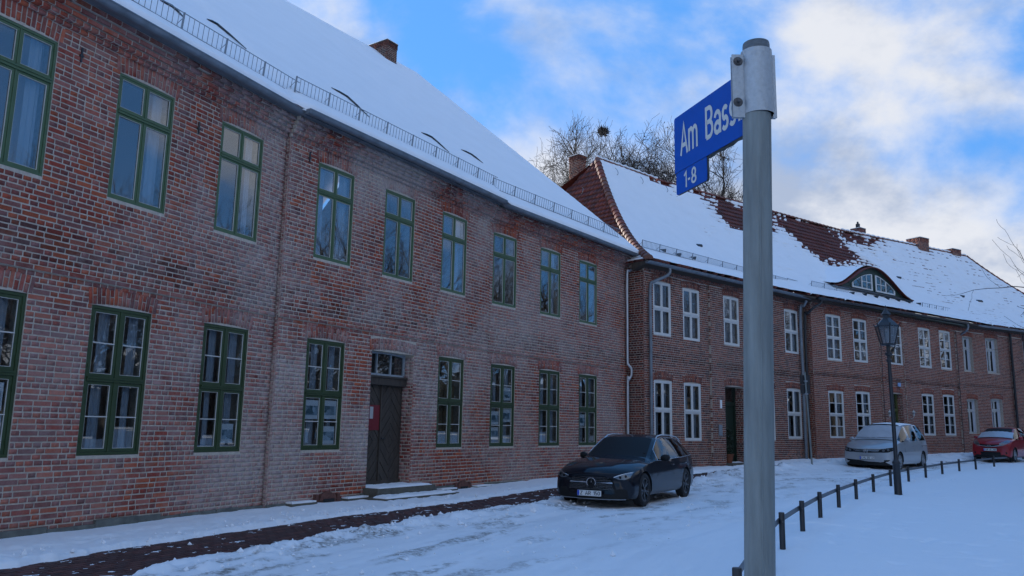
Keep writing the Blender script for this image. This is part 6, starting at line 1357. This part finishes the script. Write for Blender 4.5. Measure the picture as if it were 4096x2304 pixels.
    def snap(y, z, off=.006, x0=-1):
        h = bvh.ray_cast(Vector((x0, y, z)), Vector((1, 0, 0))); return (h[0][0]-off) if h[0] is not None else None
    def snapy(x, z, s_, off=.006):
        h = bvh.ray_cast(Vector((x, s_*3, z)), Vector((0, -s_, 0))); return (h[0][1]+s_*off) if h[0] is not None else s_*W
    def patch(top, bot, nm, mt, off=.008, nr=5, both=False, thick=.012, parent=None, dens=10):
        """front panel between two (y,z) curves laid on the bodywork"""
        out = []
        for sg in ((1, -1) if both else (1,)):
            tp_ = np.array(top, float); bt = np.array(bot, float); u = np.linspace(0, 1, dens); kt = np.linspace(0, 1, len(tp_)); kb = np.linspace(0, 1, len(bt)); G = []
            for uu_ in u:
                a = np.array([np.interp(uu_, kt, tp_[:, i]) for i in (0, 1)]); b_ = np.array([np.interp(uu_, kb, bt[:, i]) for i in (0, 1)]); col = []
                for k in range(nr):
                    q = b_+(a-b_)*k/(nr-1); x = snap(sg*q[0], q[1], off); 
                    if x is None: x = col[-1][0] if col else (G[-1][0][0] if G else 0.)
                    col.append((x, sg*q[0], q[1]))
                G.append(col)
            G = np.array(G); m_ = MB(); a_, b2_ = G.shape[:2]; Fs_ = [(i*b2_+k, (i+1)*b2_+k, (i+1)*b2_+k+1, i*b2_+k+1) for i in range(a_-1) for k in range(b2_-1)]; m_.add(G.reshape(-1, 3), Fs_); Gb = G.copy(); Gb[..., 0] += thick; m_.add(Gb.reshape(-1, 3), Fs_)
            edge = [(i, 0) for i in range(a_)]+[(a_-1, k) for k in range(1, b2_)]+[(i, b2_-1) for i in range(a_-2, -1, -1)]+[(0, k) for k in range(b2_-2, 0, -1)]; ne = len(edge)
            m_.add([G[e] for e in edge]+[Gb[e] for e in edge], [(i, (i+1) % ne, ne+(i+1) % ne, ne+i) for i in range(ne)])
            o = m_.obj(nm, mt, parent or T, world=wm); sharp(o, 50); out.append(o)
        return out
    def line3(P, r, nm, mt, parent=None): m_ = MB(); m_.tube(P, r, 6); return sharp(m_.obj(nm, mt, parent or T, world=wm), 60)
    def plate_(zc_, text, w_=.52, h=.11, off=.03):
        x = min(v for v in (snap(0, zc_-.04), snap(.2, zc_), snap(0, zc_+.05)) if v is not None)-off
        m_ = MB(); m_.box(x, x+.012, -w_/2, w_/2, zc_-h/2, zc_+h/2); p = m_.obj('number_plate', M['white_plate'], T, world=wm)
        m_ = MB(); m_.box(x-.002, x, w_/2-.045, w_/2-.002, zc_-h/2+.004, zc_+h/2-.004) if LEFT > 0 else m_.box(x-.002, x, -w_/2+.002, -w_/2+.045, zc_-h/2+.004, zc_+h/2-.004); m_.obj('blue_band', M['plate_blue'], p, world=wm)
        # letters read left to right for someone in front of the car
        t_ = wm @ Matrix(((0, 0, 0, x-.003), (-LEFT, 0, 0, LEFT*(w_/2-.065)), (0, 0, 1, zc_-h*.34), (0, 0, 0, 1)))
        text_obj(text, None, 0, 0, h*.70, w_-.085, p, 'lettering', M['plate_ink'], worldm=t_)
        m_ = MB(); frame = .006; 
        for a_, b_, c_, d_ in ((-w_/2-.004, w_/2+.004, zc_-h/2-.014, zc_-h/2), (-w_/2-.004, w_/2+.004, zc_+h/2, zc_+h/2+.004)): m_.box(x-.003, x+.014, a_, b_, c_, d_)
        m_.obj('plate_holder', M['blackp'], p, world=wm)
    def mirror_(x, z, s_, mt, y=None):
        y = y or W*.93; m_ = MB(); V = []; seg = 12
        for i, (t_, r_) in enumerate(((0, .3), (.25, .9), (.6, 1.), (.9, .85), (1., .3))):
            for k in range(seg): a = 2*math.pi*k/seg; V.append((x-.02+.1*math.cos(a)*r_*.75+t_*.03, s_*(y+.03+.19*t_), z+.075*math.sin(a)*r_+.03))
        m_.add(V, [(i*seg+k, i*seg+(k+1) % seg, (i+1)*seg+(k+1) % seg, (i+1)*seg+k) for i in range(4) for k in range(seg)]+[tuple(range(seg)), tuple(range(4*seg, 5*seg))]); m_.tube([(x+.02, s_*(y-.06), z-.03), (x, s_*(y+.08), z)], .022, 6); sharp(m_.obj('wing_mirror', mt, T, world=wm), 50)
    def handle(x, z, s_, mt): y = snapy(x, z, s_, .0); m_ = MB(); m_.tube([(x-.10, y, z), (x-.08, y+s_*.03, z), (x+.08, y+s_*.03, z), (x+.10, y, z)], .014, 6); sharp(m_.obj('door_handle', mt, T, world=wm), 60)
    def seam(pts, s_): line3([(x, snapy(x, z, s_, .0005), z) for x, z in pts], .005, 'door_seam', M['blackp'])
    detail(dict(T=T, patch=patch, line=line3, plate=plate_, mirror=mirror_, handle=handle, seam=seam, snap=snap, snapy=snapy, wm=wm, S=S, W=W, bow=bow)); return T
# local y: positive y is the image-left side for a car facing the camera with x pointing away
LEFT = 1
def car_matrix(fr_contact, ang, fax, half_track, z):
    """contact point of the front wheel on the image-right side; ang = direction nose->tail, clockwise from +Y"""
    a = R(ang); X = np.array([math.sin(a), math.cos(a), 0]); Y = np.array([-math.cos(a), math.sin(a), 0]); o_ = np.array([fr_contact[0], fr_contact[1], 0])+Y*half_track-X*fax
    return Matrix(((X[0], Y[0], 0, o_[0]), (X[1], Y[1], 0, o_[1]), (0, 0, 1, z), (0, 0, 0, 1)))
#      x_low  zb   w    zs    wb   x_r   z_r   w_r   x_c   z_c
KD = [(.03, .26, .60, .56, .58, .03, .58, .52, .02, .60), (.0, .17, .84, .60, .80, .02, .655, .72, .0, .68), (.12, .15, .87, .68, .82, .16, .735, .74, .12, .775), (.50, .15, .90, .76, .86, .52, .81, .76, .48, .875), (.95, .17, .905, .83, .87, .95, .87, .76, .92, .94), (1.30, .18, .905, .87, .87, 1.30, .90, .75, 1.27, .985), (1.55, .18, .905, .895, .865, 1.50, .93, .745, 1.46, 1.005),
      (1.80, .18, .905, .905, .865, 1.86, 1.14, .69, 1.80, 1.20), (2.05, .18, .905, .91, .865, 2.27, 1.345, .625, 2.16, 1.395), (2.45, .18, .905, .92, .865, 2.55, 1.385, .615, 2.50, 1.445), (2.72, .18, .905, .925, .865, 2.74, 1.395, .612, 2.74, 1.455), (3.40, .18, .905, .94, .865, 3.38, 1.38, .61, 3.38, 1.45), (3.90, .18, .90, .96, .85, 3.86, 1.34, .60, 3.9, 1.42), (4.32, .19, .88, .985, .81, 4.18, 1.27, .58, 4.3, 1.36), (4.58, .22, .85, .98, .78, 4.46, 1.07, .62, 4.52, 1.12), (4.72, .30, .80, .86, .74, 4.68, .92, .66, 4.70, .95), (4.74, .36, .74, .74, .68, 4.74, .76, .60, 4.74, .78)]
def detail_dark(c):
    patch, line, snap = c['patch'], c['line'], c['snap']
    g = patch([(-.44, .57), (-.25, .615), (0, .625), (.25, .615), (.44, .57)], [(-.52, .37), (-.3, .34), (0, .335), (.3, .34), (.52, .37)], 'grille', M['blackp'], .012, 6, dens=16)[0]
    m_ = MB()
    for iy in range(-17, 18):
        for iz in range(9):
            y = iy*.028+(.014 if iz % 2 else 0); z = .36+iz*.028
            if abs(y) < .42+(.57-z)*.3 and abs(y) > .02 and (math.hypot(y, z-.48) > .11):
                x = snap(y, z, .02)
                if x is not None: m_.box(x-.003, x, y-.004, y+.004, z-.004, z+.004)
    o = m_.obj('grille_studs', M['chrome'], g, world=c['wm']); o['kind'] = 'stuff'
    for s_ in (-1, 1): line([(snap(s_*y, .487, .03), s_*y, .487) for y in (.10, .2, .3, .40, .47)], .014, 'grille_bar', M['chrome'], g)
    x = snap(0, .48, .035); m_ = MB(); seg = 30; V = []
    for r_, xx_ in ((.087, 0), (.105, 0), (.105, .02), (.087, .02)):
        for k in range(seg): a = 2*math.pi*k/seg; V.append((x+xx_, r_*math.cos(a), .48+r_*math.sin(a)))
    m_.add(V, [(i*seg+k, i*seg+(k+1) % seg, ((i+1) % 4)*seg+(k+1) % seg, ((i+1) % 4)*seg+k) for i in range(4) for k in range(seg)])
    for k in range(3):
        a = math.pi/2+k*2*math.pi/3; d = (math.cos(a), math.sin(a)); nn = (-d[1]*.026, d[0]*.026); m_.add([(x, d[0]*.092, .48+d[1]*.092), (x+.012, nn[0], .48+nn[1]), (x-.03, 0, .48), (x+.012, -nn[0], .48-nn[1])], [(0, 1, 2), (0, 2, 3)])
    e_ = m_.obj('star_emblem', M['chrome'], c['T'], world=c['wm']); m_ = MB(); m_.lathe([(.09, .0), (.0, .001)], 30, (0, 0, 0)); V = m_.v[0].copy(); m_.v[0] = np.stack([V[:, 2]+x+.024, V[:, 0], V[:, 1]+.48], 1); m_.obj('emblem_disc', M['blackp'], e_, world=c['wm'])
    for s_, (hl) in zip((1, -1), patch([(.50, .615), (.60, .645), (.72, .685), (.815, .715)], [(.50, .600), (.58, .56), (.70, .555), (.80, .60)], 'headlight', M['reflector'], .010, 5, both=True, dens=14)):
        pts = []
        for y, z in ((.50, .606), (.56, .632), (.64, .66), (.72, .685), (.80, .708)):
            xx_ = snap(s_*y, z-.004, .02)
            if xx_ is not None: pts.append((xx_, s_*y, z-.006))
        if len(pts) > 2: line(pts, .009, 'daytime_light', M['chrome'], hl)
        for y, z in ((.62, .60), (.72, .625)):
            xx_ = snap(s_*y, z, .014)
            if xx_ is not None: m_ = MB(); m_.tube([(xx_, s_*y, z), (xx_-.008, s_*y, z)], .026, 12); m_.obj('lamp_lens', M['blackp'], hl, world=c['wm'])
    patch([(-.30, .215), (0, .22), (.30, .215)], [(-.34, .165), (0, .165), (.34, .165)], 'lower_intake', M['blackp'], .006, 4, dens=10)
    patch([(.50, .36), (.62, .375), (.74, .36)], [(.50, .24), (.62, .22), (.76, .23)], 'side_intake', M['blackp'], .006, 4, both=True)
    line([(snap(y, .185, .014) or .1, y, .165+.02*abs(y)**3) for y in np.linspace(-.72, .72, 19)], .008, 'splitter_strip', M['wire'])
    c['plate'](.275, 'Z AR 150')
    for s_ in (-1, 1): c['mirror'](1.93, .93, s_, M['blackp'], .84); c['handle'](2.62, .80, s_, bpy.data.materials['dark_blue_paint']); c['handle'](3.55, .82, s_, bpy.data.materials['dark_blue_paint']); c['seam']([(1.62, .86), (1.60, .6), (1.66, .25)], s_); c['seam']([(2.72, .90), (2.74, .6), (2.72, .25)], s_); c['seam']([(1.66, .245), (2.7, .23), (3.3, .235)], s_)
    S = c['S']
    for s_ in (-1, 1):
        up = [(r[5], s_*(r[7]+.012), r[6]-.008) for r in S[20:41:1]]; lo = [(r[0], s_*(r[4]+.012), r[3]+.004) for r in S[20:40:1]]
        line([c['S'][20][[0, 4, 3]]*[1, s_, 1]]+[np.array(p) for p in up[1:]], .008, 'window_trim', M['chrome']); line([np.array(p) for p in lo], .008, 'window_trim', M['chrome'])
        line([(2.30, s_*.615, 1.355), (2.45, s_*.60, 1.415), (2.75, s_*.595, 1.445), (3.4, s_*.595, 1.435), (3.9, s_*.585, 1.395), (4.2, s_*.575, 1.31)], .016, 'roof_rail', M['zinc_pipe'])
    m_ = MB(); m_.box(1.62, 1.63, -.62, -.56, 1.03, 1.06); m_.box(2.2, 2.24, -.1, .1, 1.26, 1.32); m_.obj('mirror_inside', M['seat'], c['T'], world=c['wm'])
M['darkpaint'] = mat('dark_blue_paint', (.003, .0045, .010), .45, 0, coat=.7, spec=.08)
CDK = (2.76, 17.08); car('estate_car', 'dark blue estate car with star emblem grille parked on snow before the brick houses', car_matrix(CDK, 29, .86, .80, .035), KD, .905, (.86, 3.72), .335, M['darkpaint'], None, (18, 39, 18, 24), (27, 28, 34), detail_dark)
KV = [(.04, .30, .66, .66, .64, .04, .68, .56, .03, .70), (.0, .20, .86, .72, .82, .02, .78, .74, .0, .80), (.14, .18, .92, .82, .86, .18, .88, .76, .14, .91), (.50, .18, .945, .93, .90, .52, .98, .78, .48, 1.02), (.90, .20, .95, 1.0, .91, .90, 1.05, .78, .88, 1.10), (1.05, .2, .95, 1.02, .91, 1.05, 1.08, .78, 1.02, 1.13), (1.15, .2, .95, 1.03, .91, 1.18, 1.12, .78, 1.12, 1.17),
      (1.55, .2, .95, 1.05, .91, 1.62, 1.38, .74, 1.55, 1.44), (1.95, .2, .95, 1.07, .91, 2.12, 1.60, .69, 2.0, 1.66), (2.30, .2, .95, 1.08, .91, 2.45, 1.64, .68, 2.35, 1.70), (2.75, .2, .95, 1.09, .91, 2.75, 1.68, .70, 2.75, 1.74), (3.5, .2, .95, 1.10, .91, 3.5, 1.68, .70, 3.5, 1.74), (4.1, .2, .945, 1.11, .90, 4.12, 1.65, .69, 4.1, 1.71), (4.55, .22, .935, 1.12, .89, 4.52, 1.60, .68, 4.56, 1.67), (4.76, .26, .91, 1.10, .86, 4.72, 1.26, .74, 4.74, 1.30), (4.83, .32, .86, .95, .80, 4.82, 1.02, .70, 4.82, 1.05), (4.85, .38, .8, .8, .74, 4.85, .84, .62, 4.85, .86)]
def emblem(c, z, r, nm, letters=None):
    x = c['snap'](0, z, .022); m_ = MB(); seg = 24; V = []
    for r_, xx_ in ((r*.84, 0), (r, 0), (r, .02), (r*.84, .02)):
        for k in range(seg): a = 2*math.pi*k/seg; V.append((x+xx_, r_*math.cos(a), z+r_*math.sin(a)))
    m_.add(V, [(i*seg+k, i*seg+(k+1) % seg, ((i+1) % 4)*seg+(k+1) % seg, ((i+1) % 4)*seg+k) for i in range(4) for k in range(seg)])
    if letters == 'vw':
        for P in ([(-.45, .72), (-.02, .08), (.02, .08), (.45, .72)], [(-.82, .3), (-.38, -.72), (0, .02), (.38, -.72), (.82, .3)]): m_.tube([(x, -p[0]*r, z+p[1]*r) for p in P], r*.09, 5)
    elif letters == 'bar': m_.box(x-.004, x+.004, -r*1.1, r*1.1, z-r*.22, z+r*.22)
    m_.obj(nm, M['chrome'], c['T'], world=c['wm'])
def detail_van(c):
    patch, line, snap = c['patch'], c['line'], c['snap']
    g = patch([(-.50, .775), (0, .755), (.50, .775)], [(-.46, .655), (0, .635), (.46, .655)], 'grille', M['blackp'], .010, 5, dens=16)[0]
    for z in (.675, .725): line([(snap(y, z, .016), y, z+.02*(abs(y)/.5)**2) for y in np.linspace(-.46, .46, 13)], .006, 'grille_bar', M['chrome'], g)
    for s_, hl in zip((1, -1), patch([(.48, .775), (.62, .80), (.75, .83), (.86, .85)], [(.46, .66), (.6, .655), (.75, .67), (.87, .72)], 'headlight', M['blackp'], .010, 5, both=True, dens=14)):
        for y, z in ((.60, .735), (.74, .765)):
            x = snap(s_*y, z, .02)
            if x is not None: m_ = MB(); m_.tube([(x+.01, s_*y, z), (x-.006, s_*y, z)], .045, 14); m_.obj('lamp_lens', M['reflector'], hl, world=c['wm'])
    patch([(-.80, .40), (-.4, .375), (0, .365), (.4, .375), (.80, .40)], [(-.72, .335), (-.4, .285), (0, .275), (.4, .285), (.72, .335)], 'lower_intake', M['blackp'], .008, 5, dens=20)
    emblem(c, .705, .085, 'round_emblem', 'vw'); c['plate'](.455, 'LWL DS 41')
    for s_ in (-1, 1): c['mirror'](1.62, 1.10, s_, M['silverpaint'], .90); c['handle'](2.62, .93, s_, M['silverpaint']); c['handle'](2.88, .93, s_, M['silverpaint']); c['seam']([(1.60, 1.02), (1.55, .7), (1.62, .26)], s_); c['seam']([(2.74, 1.08), (2.74, .7), (2.74, .26)], s_); c['seam']([(3.75, 1.08), (3.78, .85)], s_); line([(x, c['snapy'](x, .90, s_, .004), .90) for x in np.linspace(3.7, 4.5, 6)], .009, 'slide_rail', M['blackp'])
M['silverpaint'] = paint('silver_paint', (.40, .42, .44), .35, .38)
WMV = car_matrix((14.48, 30.55), 42, .93, .82, .26); car('minivan', 'silver family van wearing a grey windscreen cover with snow on its roof', WMV, KV, .95, (.93, 3.86), .335, M['silverpaint'], None, (18, 38, 18, 24), (25, 26, 32), detail_van, rim='rim_s', spokes=9, nose=.34)
KN = [(.04, .28, .58, .62, .56, .04, .64, .50, .03, .66), (.0, .19, .76, .70, .73, .02, .76, .66, .0, .78), (.12, .17, .81, .80, .77, .15, .86, .68, .12, .89), (.42, .17, .84, .90, .80, .44, .95, .69, .40, .985), (.72, .18, .845, .94, .81, .74, .99, .69, .70, 1.03), (.9, .18, .845, .955, .81, .9, 1.02, .69, .86, 1.06), (1.02, .18, .845, .96, .81, 1.02, 1.04, .69, .98, 1.08),
      (1.35, .18, .845, .97, .81, 1.45, 1.27, .64, 1.38, 1.33), (1.7, .18, .845, .98, .81, 1.92, 1.45, .59, 1.78, 1.50), (2.0, .18, .845, .99, .81, 2.15, 1.49, .58, 2.1, 1.54), (2.3, .18, .845, 1.0, .81, 2.35, 1.50, .58, 2.35, 1.55), (2.9, .18, .845, 1.01, .81, 2.9, 1.49, .58, 2.9, 1.545), (3.4, .18, .84, 1.03, .80, 3.36, 1.45, .57, 3.4, 1.51), (3.75, .2, .82, 1.05, .78, 3.66, 1.36, .55, 3.72, 1.42), (3.95, .25, .79, 1.0, .74, 3.88, 1.1, .58, 3.92, 1.14), (4.05, .3, .76, .86, .70, 4.04, .92, .58, 4.04, .95), (4.08, .36, .7, .72, .66, 4.08, .76, .54, 4.08, .78)]
def detail_red(c):
    patch, line, snap = c['patch'], c['line'], c['snap']
    g = patch([(-.40, .765), (0, .74), (.40, .765)], [(-.34, .655), (0, .625), (.34, .655)], 'grille', M['blackp'], .008, 4, dens=12)[0]
    line([(snap(y, .67, .016), y, .655+.05*(abs(y)/.42)**1.5) for y in np.linspace(-.40, .40, 11)], .010, 'grille_bar', M['chrome'], g)
    patch([(.40, .80), (.52, .90), (.64, .955), (.72, .97)], [(.40, .68), (.52, .70), (.64, .76), (.74, .86)], 'headlight', M['reflector'], .010, 5, both=True, dens=12)
    patch([(-.40, .42), (0, .415), (.40, .42)], [(-.42, .27), (0, .255), (.42, .27)], 'lower_intake', M['blackp'], .008, 4, dens=12)
    for s_ in (-1, 1): 
        x = snap(s_*.62, .38, .0); m_ = MB(); m_.tube([(x+.02, s_*.62, .38), (x-.006, s_*.62, .38)], .045, 12); m_.obj('fog_lamp', M['blackp'], c['T'], world=c['wm']); c['mirror'](1.45, 1.03, s_, M['redpaint'], .80); c['handle'](2.2, .86, s_, M['redpaint']); c['seam']([(1.35, .95), (1.32, .6), (1.36, .25)], s_); c['seam']([(2.32, .99), (2.32, .6), (2.32, .25)], s_)
    emblem(c, .70, .06, 'round_emblem', 'bar'); c['plate'](.52, 'LUP HG 298')
M['redpaint'] = paint('red_paint', (.30, .012, .02), .1, .35)
WMN = car_matrix((22.85, 37.1), 46, .78, .73, .47); car('hatchback_car', 'red hatchback with a foil windscreen cover cut by the right edge of the view', WMN, KN, .845, (.78, 3.38), .305, M['redpaint'], None, (18, 38, 18, 24), (26, 27, 33), detail_red, rim='rim_s', spokes=7, nose=.32)
# covers laid over two windscreens, snow on the van roof
def draped(name, label, cat, wm, K, i0, i1, mt, wid=.97, off=.02, extra=None, wave=.008, over=.0):
    S = catmull(K, 6); rows = []
    for r in S[i0*6:i1*6+1]:
        xl, zb, w_, zs, wb, xr, zr_, wr_, xc, zc_ = r; row = []
        for t in np.linspace(-1, 1, 25):
            y = t*wr_*wid; q = abs(t)*wid; x = xc+(xr-xc)*q**2; z = zc_+(zr_-zc_)*q**2.2; row.append((x-off*.7+wave*.5*math.sin(t*17+len(rows)), y, z+off+wave*math.sin(t*23)*math.sin(len(rows)*.9)))
        rows.append(row)
    G = np.array(rows); T = thing(name, label, cat, world=wm); me = grid_mesh('sheet', G, mt); o = bpy.data.objects.new('sheet', me); link(o, T, wm)
    G2 = G.copy(); G2[..., 2] -= .008; link(bpy.data.objects.new('lining', grid_mesh('lining', G2[:, ::-1], mt)), T, wm); return T, G
draped('windscreen_cover', 'ribbed grey frost cover stretched over the windscreen of the silver van', 'windscreen cover', WMV, KV, 5, 8, M['cover'], 1.0, .025)
T_, G_ = draped('windscreen_cover', 'silver foil frost cover over the lower windscreen of the red hatchback', 'windscreen cover', WMN, KN, 5, 7, M['cover2'], 1.04, .025)
m_ = MB(); m_.tube([(1.11, y, 1.20) for y in np.linspace(-.74, .74, 5)], .008, 5); m_.obj('wiper', M['blackp'], bpy.data.objects['minivan'], world=WMV)
S = catmull(KV, 6); rows = []
for r in S[8*6+2:13*6]:
    xl, zb, w_, zs, wb, xr, zr_, wr_, xc, zc_ = r; rows.append([(xc+(xr-xc)*(t*.95)**2, t*wr_*.93, zc_+(zr_-zc_)*abs(t*.93)**2.2+.05*min(1, (1-abs(t))*5)*(.7+.6*float(fbm(np.array(xc*3), np.array(t*3), 9, 3)))-.004) for t in np.linspace(-1, 1, 21)])
link(bpy.data.objects.new('roof_snow', grid_mesh('roof_snow', np.array(rows)[:, ::-1], M['snow'])), bpy.data.objects['minivan'], WMV)
